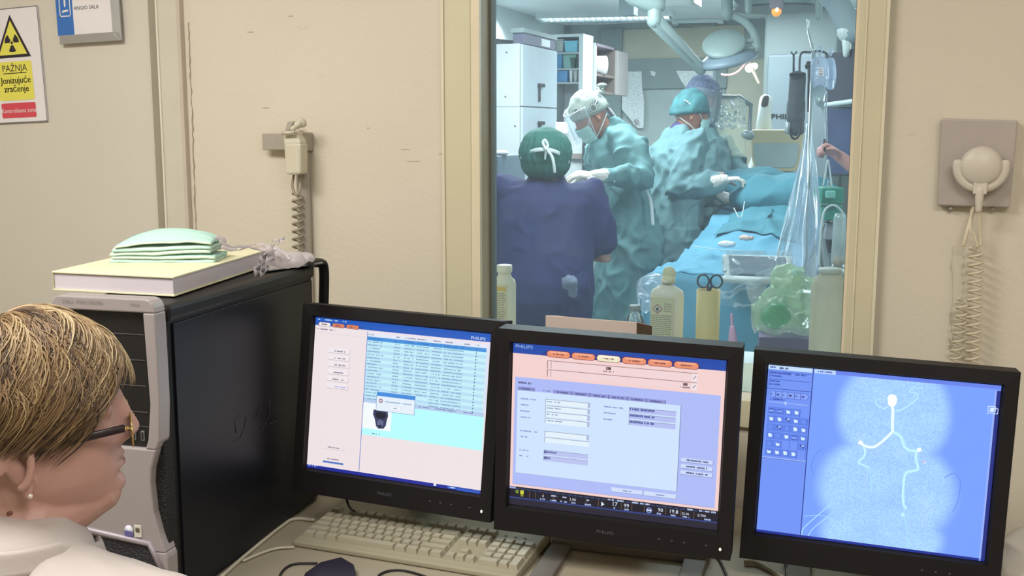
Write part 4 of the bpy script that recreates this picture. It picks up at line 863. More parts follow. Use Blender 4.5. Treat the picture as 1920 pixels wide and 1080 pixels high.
cd_ = MB(); A = [pz(478, 512, ZB+.001), pz(606, 494, ZB+.001), pz(574, 480, ZB+.004), pz(500, 488, ZB+.004)]; cd_.prism(A, (0, 0, 1), .002)
cdo = tag(cd_.build('port_cover', mat('cover_grey', (150, 144, 150), .4, metal=.2)), 'thin grey perforated cover strip on the rear edge of the tower top', 'cover')
q = MB()
for x, y, r in ((538, 501.5, .002), (550, 499.5, .002), (563, 497, .0014), (577, 495, .003), (586, 493.5, .0012), (515, 505, .0012)): q.lathe(pz(x, y, ZB+.003), [(r, 0), (r, .0006)], 10)
q.build('hole', blk, cdo)
# ------------------------------------------------------------------ people
def skinmat(name, c, r=.5):
    m = mat(name, c, r, var=.05, scale=14, bump=.06, bscale=160, sss=.12); return m
skin = skinmat('skin', (186, 145, 134)); skin2 = skinmat('skin_ruddy', (188, 128, 108)); skin3 = skinmat('skin_theatre', (190, 140, 122))
HF_ = [(-.125, .045), (-.11, .070), (-.10, .080), (-.09, .086), (-.06, .088), (-.03, .088), (0, .090), (.02, .0935), (.035, .097), (.06, .096), (.08, .088), (.10, .070), (.115, .050), (.127, .022), (.131, .004)]
HB_ = [(-.125, .03), (-.10, .035), (-.06, .055), (-.03, .076), (0, .090), (.03, .099), (.06, .102), (.08, .094), (.10, .078), (.115, .058), (.127, .028), (.131, .004)]
HW_ = [(-.125, .026), (-.11, .036), (-.10, .042), (-.08, .052), (-.06, .060), (-.03, .067), (0, .072), (.03, .076), (.06, .077), (.08, .072), (.10, .058), (.115, .042), (.127, .020), (.131, .003)]
def head_mb(q, M, s=1.0, wide=1.0, chin=0, n=56, m=64, wlow=0, ear=1.0, eo=(0, 0)):
    """head in its own frame: x to the face, y to its left, z up, origin between the ears"""
    vs = []; fs = []
    for i in range(m+1):
        k = i/m; z = -.125+.256*(1-math.cos(PI*k))/2
        F, B, Wd = interp(z, HF_), interp(z, HB_), interp(z, HW_)
        Wd = Wd*wide+wlow*math.exp(-((z+.055)/.035)**2); F += chin*math.exp(-((z+.10)/.025)**2)
        for j in range(n):
            a = 2*PI*j/n; ca, sa = math.cos(a), math.sin(a); R = F if ca > 0 else B
            ex_ = 1.0 if ca > 0 else .9
            x = R*math.copysign(abs(ca)**(.92), ca); y = Wd*math.copysign(abs(sa)**ex_, sa)
            if ca > 0:
                N_ = interp(z, [(-.040, 0), (-.034, .006), (-.028, .020), (-.022, .026), (-.014, .0275), (-.006, .024), (.006, .018), (.02, .011), (.03, .005), (.038, 0)]); sg = interp(z, [(-.035, .015), (-.018, .0155), (-.006, .0125), (.006, .010), (.03, .009)])
                x += N_*math.exp(-(y/sg)**2)
                if -.034 < z < -.008: x += .009*math.exp(-((abs(y)-.0145)/.006)**2)*math.exp(-((z+.022)/.008)**2)
                x -= .013*math.exp(-((abs(y)-.032)/.015)**2-((z-.020)/.011)**2)
                x += .004*math.exp(-((abs(y)-.030)/.02)**2-((z-.038)/.006)**2)
                lip = math.exp(-(y/.024)**4); x += lip*(.0048*math.exp(-((z+.047)/.0045)**2)+.0045*math.exp(-((z+.059)/.005)**2)-.003*math.exp(-((z+.053)/.002)**2)-.004*math.exp(-((z+.069)/.006)**2))
                x += .006*math.exp(-(y/.02)**2-((z+.088)/.012)**2)
                x += .004*math.exp(-((abs(y)-.045)/.018)**2-((z+.012)/.02)**2)
            vs.append(M @ V((x*s, y*s, z*s)))
    for i in range(m):
        for j in range(n): fs.append((i*n+j, i*n+(j+1) % n, (i+1)*n+(j+1) % n, (i+1)*n+j))
    fs += [list(range(n))[::-1], [m*n+j for j in range(n)]]
    q.add(vs, fs, True)
    for sg in (-1, 1):     # ears and eyeballs
        E = lambda x, y, z: M @ (V((x*ear+eo[0], y, z*ear+eo[1]))*s)
        rim = [E(-.004+.018*math.cos(rad(t))*(.8), sg*(.079*wide+.006+.006*math.cos(rad(t+40))), .008+.031*math.sin(rad(t))) for t in range(-80, 215, 18)]
        q.solid(rim, [.0052*s]*len(rim), 8)
        lob = [E(.004, sg*.078*wide, -.022), E(.002, sg*.080*wide, -.032)]; q.solid(lob, [.0075*s, .006*s], 8)
        con = [E(-.004, sg*.074*wide, .024), E(-.008, sg*.077*wide, .0), E(0, sg*.075*wide, -.018)]; q.solid(con, [(.012*s, .006*s)]*3, 8, hint=M.to_3x3() @ V((1, 0, 0)))
        q.ell(M @ (V((.074, sg*.032, .018))*s), (.0125*s,)*3, None, 12, 8)
def frame(o, x, up=V((0, 0, 1))):
    x = V(x).normalized(); y = up.cross(x).normalized(); z = x.cross(y); M = Matrix((x, y, z)).transposed().to_4x4(); M.translation = V(o); return M
def hand_mb(q, o, d, pn, side=1, curl=35, s=1.0, thumb=1, spread=0):
    """wrist o, pointing d, palm normal pn, thumb towards side*(pn x d); separate unequal fingers"""
    d = V(d).normalized(); pn = (V(pn)-d*V(pn).dot(d)).normalized(); t = pn.cross(d)*side
    P = lambda x, y, z: V(o)+d*x*s+t*y*s+pn*z*s
    q.solid([P(-.01, 0, 0), P(.02, .002, 0), P(.05, .003, .0), P(.082, 0, 0)], [(.024*s, .017*s), (.030*s, .015*s), (.038*s, .014*s), (.038*s, .011*s)], 12, hint=t)
    for k, (y, ln) in enumerate(((.029, .072), (.010, .080), (-.010, .075), (-.028, .058))):
        c = rad(curl*(1+.08*k)); a = 0; p = P(.078-.004*abs(k-1), y, 0); pts = [P(.05, y*.9, 0), p]; sp_ = rad(spread)*(1.2-k*.8)
        for f in (.45, .32, .23):
            a += c*(.8 if f == .45 else 1); v = (d*math.cos(a)+pn*math.sin(a)+t*math.sin(sp_)*math.cos(a)).normalized(); p = p+v*ln*f*s; pts.append(p)
        q.solid(pts, [.010*s, .0098*s, .009*s, .0083*s, .0068*s], 9)
    pts = [P(.008, .018, .004), P(.030, .040, .012), P(.052, .052, .022*thumb), P(.074, .050, .034*thumb)]; q.solid(pts, [.014*s, .012*s, .0098*s, .008*s], 9)
def ik(S, H, l1, l2, hint):
    d = H-S; L = min(d.length, (l1+l2)*.995); u = d.normalized(); a = (l1*l1-l2*l2+L*L)/(2*L); h = math.sqrt(max(0, l1*l1-a*a)); w = (V(hint)-u*V(hint).dot(u)).normalized(); return S+u*a+w*h
class Person:
    def __init__(s, label, pel, neck, head, face, tdir, sw=.19, group=None, legs=True, name='person', up=V((0, 0, 1)), roll=V((0, 0, 1))):
        s.pel, s.neck, s.head = V(pel), V(neck), V(head); s.face = V(face).normalized(); s.ax = (s.neck-s.pel).normalized()
        t = V(tdir); s.fw = (t-s.ax*t.dot(s.ax)).normalized(); s.lf = s.ax.cross(s.fw); s.sw = sw
        s.M = frame(s.head, s.face, roll); s.T = (s.neck-s.pel).length
        s.root = thing(name, label, 'person', (s.pel.x, s.pel.y, 0), group)
        s.sh = {1: s.pt(.90, 0, sw), -1: s.pt(.90, 0, -sw)}
    def pt(s, k, f, l): return s.pel+s.ax*s.T*k+s.fw*f+s.lf*l
    def arm(s, side, hand, hint, l1=.29, l2=.26): e = ik(s.sh[side], V(hand), l1, l2, hint); return s.sh[side], e, V(hand)
    def body(s, arms, m, vox=.008, hs=1.0, hands=None, wide=1.0, face_kw={}, n=40, mm=48):
        q = MB(); head_mb(q, s.M, hs, wide, n=n, m=mm, **face_kw)
        hb = s.M @ V((-.012*hs, 0, -.05*hs)); q.solid([hb, hb*.5+s.pt(1, -.01, 0)*.5, s.pt(.98, -.01, 0), s.pt(.90, -.01, 0)], [(.056, .058), (.055, .055), (.06, .07), (.07, .10)], 14, hint=s.fw)
        q.solid([s.pt(k, f, 0) for k, f in ((.0, 0), (.2, 0), (.45, .0), (.7, .0), (.86, 0))], [(.10, .155), (.10, .15), (.095, .135), (.11, .155), (.085, .15)], 18, hint=s.fw)
        for sd in (-1, 1):
            S_, E_, H_ = arms[sd]; q.solid([S_, S_*.5+E_*.5, E_, E_*.55+H_*.45, H_], [.052, .045, .037, .036, .025], 12)
            h = hands.get(sd) if hands else None; d = (H_-E_).normalized()
            if h: hand_mb(q, H_, h.get('d', d), h['n'], h.get('side', 1), h.get('curl', 35), h.get('s', 1.0), spread=h.get('spread', 0))
            hip = s.pel+s.lf*sd*.09; kn = V((hip.x, hip.y, .48))+s.fw*.03; ft = V((kn.x, kn.y, .09))-s.fw*.04
            if hip.z > .6: q.solid([hip, kn, ft, ft+V((0, 0, -.03))+V((s.fw.x, s.fw.y, 0))*.0], [.085, .056, .042, .04], 12); q.solid([ft+V((0, 0, -.055)), V((ft.x, ft.y, .035))+V((s.fw.x, s.fw.y, 0))*.16], [.035, .033], 10)
        me = remesh(q, vox, 1); s.bodyo = mobj('body', me, m, s.root); return s.bodyo
    def gown(s, arms, m, hem=.22, vox=.0105, fold=.012, wide=1.0, name='gown', sleeve=1.0, top=True, back=1.0):
        q = MB(); hz = s.pel.z-hem
        lo = [(V((s.pel.x, s.pel.y, hem)), (.19, .25)), (V((s.pel.x, s.pel.y, hem+hz*.5)), (.175, .24))]
        secs = lo+[(s.pt(k, f, 0), r) for k, f, r in ((.0, .01, (.155, .215)), (.25, .01, (.145, .205)), (.5, .005, (.14, .205)), (.75, -.005, (.145, .205)), (.88, -.01, (.125, .195)), (.96, -.012, (.085, .12)))]
        q.solid([a for a, r in secs], [(r[0]*wide, r[1]*wide) for a, r in secs], 24, hint=s.fw)
        for sd in (-1, 1):
            S_, E_, H_ = arms[sd]; d = (H_-E_); q.solid([s.pt(.80, 0, sd*s.sw*.6), S_, S_*.5+E_*.5, E_, E_*.5+H_*.5, H_-d.normalized()*.03], [.085*sleeve, .088*sleeve, .082*sleeve, .070*sleeve, .058*sleeve, .038], 14)
        me = remesh(q, vox, 3)
        bz = s.pel.z
        def fn(p):
            low = 1 if p.z < bz else .35
            v = noise.noise(V((p.x*9, p.y*9, p.z*1.8)))*fold*1.1*low+fold*1.7*crease(p, 6)+fold*1.1*crease(p+V((3, 1, 2)), 12)+fold*.8*math.sin(p.x*38+p.y*31+5*noise.noise(p*3))*max(0, min(1, (bz+.05-p.z)*3))+fold*.25*noise.noise(V((p.x*28, p.y*28, p.z*22)))
            return v-fold*.3
        displace(me, fn); o = mobj(name, me, m, s.root); return o
    def H(s, x, y, z): return s.M @ V((x, y, z))
    def cap(s, m, puff=1.0, low=.02, tilt=.35, name='surgical_cap', hs=1.0, fold=.004):
        """cap following the skull above a tilted band line"""
        q = MB()
        def fn(a_, t):
            a = a_*2*PI; zt = .145*puff*hs; line = lambda x: (low+tilt*x)
            R3 = V((math.cos(a)*.106*hs*puff, math.sin(a)*.088*hs*puff, 0)); ph = t*PI/2
            x = R3.x*math.cos(ph*.98)-.004; y = R3.y*math.cos(ph*.98); zb = line(x); z = zb+(zt-zb)*math.sin(ph)**.9
            return s.H(x, y, z)
        q.grid(fn, 40, 16); me = q.data('c'); displace(me, lambda p: fold*(ridged(p, (26, 26, 20))+2.2*crease(p, 16))); o = mobj(name, me, m, s.root); o.modifiers.new('t', 'SOLIDIFY').thickness = .002; return o
    def mask(s, m, tie, hs=1.0, ties=True):
        q = MB()
        def fn(a_, t):
            y = (a_-.5)*.125*hs; z = (-.015-.095*t)*hs; b = 1-(2*a_-1)**2; 
            return s.H((.062+.062*b**.6*(1-.35*abs(t-.25))+.0025*math.sin(t*PI*6))*hs, y, z)
        q.grid(fn, 20, 14); o = q.build('face_mask', m, s.root, thick=.0015)
        if ties:
            q = MB()
            for sd in (-1, 1):
                q.tube([s.H(.065*hs, sd*.064*hs, -.018*hs), s.H(.03*hs, sd*.080*hs, .028*hs), s.H(-.05*hs, sd*.085*hs, .07*hs), s.H(-.095*hs, 0, .085*hs)], .0028, 6)
                q.tube([s.H(.06*hs, sd*.060*hs, -.10*hs), s.H(.0, sd*.074*hs, -.06*hs), s.H(-.06*hs, sd*.060*hs, -.03*hs), s.H(-.085*hs, 0, -.02*hs)], .0028, 6)
            q.build('mask_ties', tie, s.root)
        return o
def gloves(p, arms, hands, m, vox=.0035):
    for sd in hands:
        S_, E_, H_ = arms[sd]; d = (H_-E_).normalized(); h = hands[sd]; q = MB()
        hand_mb(q, H_, h.get('d', d), h['n'], h.get('side', 1), h.get('curl', 35), h.get('s', 1.0)*1.06, spread=h.get('spread', 0))
        q.solid([H_-d*.085, H_-d*.04, H_+d*.01], [.043, .040, .031], 12); me = remesh(q, vox, 1); displace(me, lambda p: .0012*ridged(p, (60, 60, 60))); mobj('glove', me, m, p.root)
# ---- the seated woman in the foreground
HM = frame(pd(76, 806, 1.33), HR*math.cos(rad(23))+HF*math.sin(rad(23))+V((0, 0, .09)))
ho = HM.translation
fwd = (HR*math.cos(rad(58))+HF*math.sin(rad(58))); fwd.normalize()
nk = ho+V((0, 0, -.15))-fwd*.035; pl_ = nk+V((0, 0, -.46))-fwd*.06
wm = Person('blonde woman in glasses and white coat, seated before the screens, seen from behind', pl_, nk, ho, HM.to_3x3() @ V((1, 0, 0)), fwd, .17)
wm.M = HM
wm.sh = {1: wm.pt(.94, 0, .19), -1: wm.pt(.90, .01, -.20)}
q = MB(); head_mb(q, HM, 1.0, 1.0, n=110, m=120, wlow=.009, chin=-.004, ear=1.32, eo=(-.024, -.012))
HH = lambda x, y, z: HM @ V((x, y, z))
q.solid([HH(.055, 0, -.093), HH(.02, 0, -.100), HH(-.02, 0, -.09)], [(.028, .036), (.042, .054), (.052, .058)], 16, hint=HM.to_3x3() @ V((0, 0, 1)))
q.solid([HH(-.022, 0, -.03), HH(-.025, 0, -.09), nk+V((0, 0, .015)), wm.pt(.92, 0, 0)], [(.062, .062), (.062, .063), (.066, .070), (.06, .09)], 20, hint=fwd)
q.solid([wm.pt(k, 0, 0) for k in (0, .25, .5, .75, .88)], [(.10, .15), (.10, .14), (.09, .13), (.09, .13), (.07, .11)], 20, hint=fwd)
wr = {1: wm.pt(.42, .34, .10), -1: wm.pt(.42, .36, -.12)}; wa = {}
for sd in (-1, 1):
    S_, E_, H_ = wm.arm(sd, wr[sd], V((0, 0, -1))-fwd*.3+wm.lf*sd*.4); wa[sd] = (S_, E_, H_); q.solid([S_-V((0, 0, .03)), E_, H_], [.040, .038, .028], 12); hand_mb(q, H_, fwd, V((0, 0, -1)), -sd, 25)
    hp = wm.pel+wm.lf*sd*.10; kn = hp+fwd*.42+V((0, 0, .03)); q.solid([hp, kn], [.095, .065], 14); q.solid([kn, V((kn.x, kn.y, .10))-fwd*.02], [.06, .042], 12); q.solid([V((kn.x, kn.y, .05)), V((kn.x, kn.y, .04))+fwd*.15], [.04, .035], 10)
me = remesh(q, .0027, 1, .4); wb_ = mobj('body', me, skin, wm.root)
# lips a little redder, brow line: thin shells
lipm = skinmat('lips', (178, 118, 116), .4)
q = MB()
for zc_, th_ in ((-.0475, .0035), (-.0585, .004)):
    q.solid([HH(.0845+(.0068)*math.exp(-(y/.024)**4)-(y/.09)**2*1.6*.09*.9, y, zc_-.002*abs(y)/.024) for y in [k*.004 for k in range(-6, 7)]], [(.0012, th_*.8*(1-abs(k)/7.5)) for k in range(-6, 7)], 8, hint=HM.to_3x3() @ V((1, 0, 0)))
q.build('lips', lipm, wm.root)
# ear stud
q = MB(); q.ell(HH(-.018, -.0915, -.053), (.0032,)*3, None, 12, 8); q.build('earring', mat('pearl_stud', (226, 214, 206), .2, metal=.4), wm.root)
q = MB(); q.ell(HH(-.045, -.062, -.078), (.0035, .0012, .003), HM.to_3x3(), 10, 6); q.build('mole', mat('mole_brown', (112, 70, 60), .6), wm.root)
# glasses: dark temples, gold rims, clear lenses
gld = mat('gold_wire', (206, 176, 110), .25, metal=.9); tmpl = mat('temple_black', (36, 18, 30), .3, spec=.6)
HG = lambda x, y, z: HM @ (Matrix.Rotation(rad(3), 3, 'Y') @ V((x-.003, y, z-.020)))
gl = MB()
for sd in (-1, 1):
    q = MB(); q.solid([HG(.098, sd*.069, .026), HG(.06, sd*.077, .024), HG(.02, sd*.082, .020), HG(-.004, sd*.084, .012)], [(.0016, .0052), (.0016, .005), (.0016, .0035), (.0016, .003)], 10, hint=HM.to_3x3() @ V((0, 1, 0))); q.build('temple_arm', tmpl, wm.root)
    rim = [HG(.108-.10*max(0, abs(.034+.027*math.cos(rad(t)))-.02)**1.5, sd*(.034+.0285*math.cos(rad(t))), .014+.0205*math.sin(rad(t))) for t in range(0, 361, 15)]
    q = MB(); q.tube(rim, .0012, 6, closed=False); q.tube([HG(.1045, sd*.060, .022), HG(.098, sd*.069, .026)], .0028, 6); q.build('rim', gld, wm.root)
    q = MB(); q.add(rim[:-1]+[sum((r for r in rim[:-1]), V((0, 0, 0)))/len(rim[:-1])], [(i, (i+1) % 24, 24) for i in range(24)], True); q.build('lens', film('lens_glass', (230, 235, 235), fac=.06, gloss=.9, rough=.02), wm.root, thick=.0012)
q = MB(); q.tube([HG(.1075, -.008, .020), HG(.114, 0, .024), HG(.1075, .008, .020)], .0013, 6); q.build('bridge', gld, wm.root)
# hair: scalp cap plus locks sweeping from the crown
hairc = [(150, 126, 90), (130, 104, 72), (108, 84, 58), (84, 64, 46), (176, 154, 116), (62, 48, 36)]
HC = V((-.002, 0, .028)); pole = V((-.20, .12, .97)).normalized(); e1 = (V((1, 0, 0))-pole*pole.x).normalized(); e2 = pole.cross(e1)
def hr_surf(dv, lift):     # point on the hair ellipsoid along direction dv
    a, b, c = .108+lift, .090+lift, .112+lift
    if dv.z < 0: c = .10+lift*.6
    r = 1/math.sqrt((dv.x/a)**2+(dv.y/b)**2+(dv.z/c)**2); return HH(*(HC+dv*r))
def hdir(phi, t): return pole*math.cos(t)+(e1*math.cos(phi)+e2*math.sin(phi))*math.sin(t)
def tmax(phi):    # how far from the crown the hair reaches, by azimuth (0 = face)
    p = abs((phi+PI) % (2*PI)-PI)
    return interp(p, [(0, 1.50), (.3, 1.62), (.6, 1.90), (.9, 2.20), (1.15, 2.30), (1.4, 2.16), (1.62, 1.93), (1.9, 1.88), (2.3, 2.00), (2.7, 1.86), (3.2, 1.72)])
def ok_ear(p): return True
q = MB(); q.col = (92, 72, 50); nu, nv = 80, 40
def hcap(s, t): phi = s*2*PI; return hr_surf(hdir(phi, .02+t*(tmax(phi)-.10)), .004+.004*noise.noise(V((math.cos(phi)*4, math.sin(phi)*4, t*3)))-.010*max(0, t-.75)*4)
q.grid(hcap, nu, nv)
rn = random.Random(21)
def lock(phi, t0, t1, sw, lift, w, col, flick=0):
    pts = []; n = 11
    for i in range(n):
        k = i/(n-1); t = t0+(t1-t0)*k; ph = phi+sw*(1.1*k*k-.55*math.sin(PI*min(1, k*1.05)))+.02*math.sin(k*5+phi*9); L_ = lift*(math.sin(PI*min(1, k*.9+.12))**.7)+.004+flick*k*k*k
        pts.append(hr_surf(hdir(ph, t), L_))
    q.col = col; q.tube(pts, [w*(.5+.7*math.sin(PI*min(1, i/(n-1)*.85+.12))) if i < n-1 else w*.12 for i in range(n)], 4, cap=False)
for k in range(7600):
    phi = rn.uniform(-PI, PI)
    if abs(phi) > 2.6 and rn.random() < .3: continue
    tm = tmax(phi)*rn.uniform(.84, 1.03); t0 = rn.uniform(.02, tm*.62); ln = rn.uniform(.55, 1.05)
    t1 = min(tm, t0+ln); p = abs(phi); side_ = -1 if phi < 0 else 1
    clump = noise.noise(V((math.cos(phi)*7, math.sin(phi)*7, t0*1.2)))
    sw = side_*(.42+.12*rn.random())*(1 if p > .35 else .4)+.16*clump
    br = clump*1.4+rn.uniform(-.7, .7)-.55*(t1/2.2)+.2
    c = hairc[4] if br > .75 else hairc[0] if br > .25 else hairc[1] if br > -.1 else hairc[2] if br > -.5 else hairc[3] if br > -.9 else hairc[5]
    lock(phi, t0, t1, sw, .005+.007*rn.random()+.008*max(0, clump), rn.uniform(.0004, .0011), c, rn.uniform(-.003, .006))
for k in range(40): phi = rn.uniform(-.35, .3); lock(phi, 1.0, rn.uniform(1.5, 1.75), rn.uniform(-.1, .1), .012, .0004, hairc[4], rn.uniform(.004, .012))
hm = bpy.data.materials.new('hair_locks'); hm.use_nodes = True; b = hm.node_tree.nodes['Principled BSDF']; at = hm.node_tree.nodes.new('ShaderNodeAttribute'); at.attribute_name = 'Col'
hm.node_tree.links.new(at.outputs['Color'], b.inputs['Base Color']); b.inputs['Roughness'].default_value = .38; b.inputs['Specular IOR Level'].default_value = .5
ho_ = q.build('hair', hm, wm.root, col=True); ho_['kind'] = 'stuff'
# white coat with a standing collar
cw = mat('coat_white', (182, 173, 168), .75, var=.03, bump=.05, bscale=200)
q = MB(); sc_ = [(.0, (.18, .22)), (.3, (.16, .20)), (.6, (.155, .20)), (.80, (.14, .195)), (.90, (.115, .165)), (.965, (.088, .11))]
q.solid([wm.pt(k, -.005, 0) for k, r in sc_], [r for k, r in sc_], 30, hint=fwd)
for sd in (-1, 1):
    S_, E_, H_ = wa[sd]; q.solid([wm.pt(.90, 0, sd*.09), S_+V((0, 0, -.005)), S_*.5+E_*.5, E_, H_-(H_-E_).normalized()*.04], [.075, .083, .078, .066, .048], 16)
q.solid([wm.pel, wm.pel+fwd*.25+V((0, 0, .02))], [(.15, .21), (.10, .20)], 20, hint=V((0, 0, 1)))
me = remesh(q, .008, 4); displace(me, lambda p: .006*ridged(p, (7, 7, 6))+.003*noise.noise(V((p.x*25, p.y*25, p.z*20)))-.002); mobj('coat', me, cw, wm.root)
q = MB()
def colr(a_, t):
    a = (a_*1.72-.86)*PI+PI; cx = math.cos(a); cy = math.sin(a); r1, r2 = (.084+.012*t, .088+.016*t)
    base_ = nk+V((0, 0, -.006+.040*math.sin(min(1, t*1.25)*PI*.62)-.030*max(0, t-.55)*2))+fwd*(-.004); return base_+fwd*cx*r1*(1+.10*max(0, t-.5))+wm.lf*cy*r2+V((0, 0, -.030*max(0, cx)+.008*(cx < 0)))
q.grid(colr, 48, 14); q.build('collar', cw, wm.root, thick=.003)
# ------------------------------------------------------------------ theatre ceiling fittings
def pc(x, y): return pz(x, y, OZ)
led = mat('lamp_tube', (240, 248, 255), .4, emit=(236, 246, 255), es=5.0)
ct = bpy.data.objects['ceiling_theatre']
grl = mat('louvre_white', (216, 226, 228), .5); grd = mat('louvre_grey', (128, 140, 142), .5)
lp = thing('ceiling_light', 'long louvred ceiling luminaire glowing above the white cabinet', 'ceiling light', (pc(1120, 24)+V((0, 0, -.0))))
A, B = pc(1012, 27), pc(1262, 22); dx = (B-A).normalized(); dy = V((-dx.y, dx.x, 0))
q = MB()
def bar(q, P, Q, w, z0, z1): d = (Q-P).normalized(); n = V((-d.y, d.x, 0))*w/2; q.hexa([P-n+V((0, 0, z0)), Q-n+V((0, 0, z0)), Q+n+V((0, 0, z0)), P+n+V((0, 0, z0))], [P-n+V((0, 0, z1)), Q-n+V((0, 0, z1)), Q+n+V((0, 0, z1)), P+n+V((0, 0, z1))])
bar(q, A-dy*.16, B-dy*.16, .02, -.05, 0); bar(q, A+dy*.16, B+dy*.16, .02, -.05, 0); bar(q, A-dy*.16, A+dy*.16, .02, -.05, 0); bar(q, B-dy*.16, B+dy*.16, .02, -.05, 0); q.build('housing', grl, lp)
for s_ in (-.08, .08): q = MB(); q.tube([A+dx*.04+dy*s_+V((0, 0, -.03)), B-dx*.04+dy*s_+V((0, 0, -.03))], .014, 8); q.build('lamp_tube', led, lp)
n_ = 22
for k in range(n_): P = A+(B-A)*((k+.5)/n_); q = MB(); bar(q, P-dy*.15, P+dy*.15, .004, -.055, -.01); q.build('louvre', grl, lp)
def diffuser(x, y, r, label):
    c = pc(x, y); t = thing('air_diffuser', label, 'air vent', c)
    q = MB(); q.lathe(c, [(r, -.001), (r, -.012), (r*.9, -.016), (r*.88, -.004)], 40); q.build('rim', grl, t)
    q = MB(); q.lathe(c, [(r*.88, -.002), (r*.88, -.006)], 40); q.build('back_plate', grd, t)
    q = MB(); q.lathe(c, [(.05, -.008), (.05, -.02), (.02, -.024)], 20); q.build('hub', grl, t)
    for k in range(18):
        a = 2*PI*k/18; b_ = a+.35; q = MB(); bar(q, c+V((math.cos(a), math.sin(a), 0))*.07, c+V((math.cos(b_), math.sin(b_), 0))*r*.84, .028, -.018, -.010); q.build('vane', grl, t)
diffuser(1118, 36, .34, 'round swirl air diffuser in the ceiling beyond the luminaire'); diffuser(1572, 22, .30, 'round swirl air diffuser half hidden behind the right-hand ceiling arm')
ac = thing('ceiling_cassette', 'rectangular ceiling air cassette with dark slot above the surgical lamp', 'air vent', pc(1310, 37))
A, B = pc(1262, 40), pc(1358, 38); dx = (B-A).normalized(); dy = V((-dx.y, dx.x, 0)); C_ = (A+B)/2; hx = (B-A).length/2
q = MB(); q.box(C_+V((0, 0, -.02)), (hx*2, hx*1.6, .04), Matrix.Rotation(math.atan2(dx.y, dx.x), 3, 'Z')); q.build('frame', grl, ac, bevel=.01)
q = MB(); q.box(C_+V((0, 0, -.045)), (hx*1.5, hx*1.1, .014), Matrix.Rotation(math.atan2(dx.y, dx.x), 3, 'Z')); q.build('grille', grd, ac)
for s_ in (-1, 1): q = MB(); bar(q, C_+dy*s_*hx*.68-dx*hx*.75, C_+dy*s_*hx*.68+dx*hx*.75, .05, -.046, -.03); q.build('slot', mat('slot_dark', (110, 120, 120), .6), ac)
# ------------------------------------------------------------------ cabinets at left
cabm = mat('cabinet_white', (190, 200, 208), .35, var=.015, spec=.4); cabs = mat('cabinet_side', (196, 196, 196), .4, var=.02)
cb = thing('tall_cabinet', 'tall white steel cabinet against the left theatre wall', 'cabinet', (-2.75, 6.95, 0))
cx0, cx1, cv0, cv1, cz = OL+.01, pv(980, 100, 6.6).x, 6.6, 7.32, pv(980, 81, 6.6).z
bbs('carcass', cabs, (cx0, cx1-.02, cv0, cv1, 0, cz), parent=cb, bevel=.004)
sz = pv(950, 200, 6.6).z
bbs('side_seam', mat('seam_grey', (150, 156, 160), .5), (cx0, cx1-.02, cv0-.001, cv0, sz-.003, sz+.003), parent=cb)
for nm, z0, z1 in (('upper_door', sz+.004, cz-.005), ('lower_door', .08, sz-.004)):
    q = MB(); q.bb(cx1-.018, cx1, cv0+.004, cv1-.004, z0, z1); d_ = q.build(nm, cabm, cb, bevel=.003)
    q = MB(); hz_ = pu(1013, 160, cx1).z if nm == 'upper_door' else z1-.1; hv = pu(1013, 160, cx1).y; q.bb(cx1, cx1+.02, hv-.05, hv+.05, hz_-.012, hz_+.012); q.bb(cx1, cx1+.012, hv-.04, hv-.02, hz_-.11, hz_); q.build('handle', mat('handle_dark', (66, 60, 60), .4), d_, bevel=.003)
q = MB()
for x, y in ((950, 98), (948, 181), (966, 236)): q.lathe(pv(x, y, 6.6), [(.006, 0), (.006, .004)], 8, M=Matrix.Rotation(rad(90), 3, 'X'))
q.build('rivet', mat('rivet', (120, 124, 128), .4), cb)
# boxes lying on the cabinet
q = MB(); a = pv(925, 80, 6.62); q.hexa([a+V((-.08, 0, 0)), a+V((.085, 0, 0)), a+V((.085, .4, 0)), a+V((-.08, .4, 0))], [a+V((-.05, .0, .035)), a+V((.02, .0, .035)), a+V((.02, .4, .05)), a+V((-.05, .4, .05))]); q = q.build('folder', mat('dark_folder', (70, 70, 74), .6)); q.location.z = cz+.001; tag(q, 'dark flat folder lying on top of the white cabinet, at the frame edge', 'folder')
bx = thing('storage_box', 'long grey-violet box lying on top of the white cabinet', 'box', (cx1-.05, 7.0, cz))
bbs('body', mat('violet_box', (108, 106, 126), .6), (cx1-.085, cx1-.01, cv0+.05, cv1-.02, cz+.001, cz+.07), parent=bx, bevel=.003); bbs('lid', mat('box_lid', (146, 158, 158), .6), (cx1-.095, cx1, cv0+.03, cv1, cz+.07, cz+.10), parent=bx, bevel=.003)
bbs('label_card', mat('label_white', (226, 230, 230), .6), (cx1-.0105, cx1-.008, 7.0, 7.18, cz+.012, cz+.06), parent=bx)
# open shelf unit with blue bins
su = thing('shelf_unit', 'white open shelf unit with blue bins, behind the tall white cabinet', 'shelf', (-2.2, 7.8, 0))
sv = 7.75; sa, sb = pv(1036, 70, sv), pv(1093, 162, sv); s0, s1, st_, sbm = sa.x, sb.x, sa.z, pv(1060, 172, sv).z
wp_ = mat('shelf_white', (226, 234, 236), .4); wg = mat('shelf_grey', (186, 192, 194), .5)
bbs('right_side', wp_, (s1-.035, s1, sv, sv+.26, .0, st_), parent=su, bevel=.002); bbs('left_side', wg, (s0, s0+.02, sv, sv+.26, 0, st_), parent=su); bbs('back', wg, (s0, s1, sv+.245, sv+.26, 0, st_), parent=su); bbs('top', wp_, (s0, s1, sv, sv+.26, st_, st_+.02), parent=su)
shz = [pv(1060, y, sv).z for y in (98, 128, 154, 240)]
for z in shz+[.9, .5, .1]: bbs('shelf', wg, (s0+.02, s1-.035, sv+.01, sv+.245, z-.012, z), parent=su)
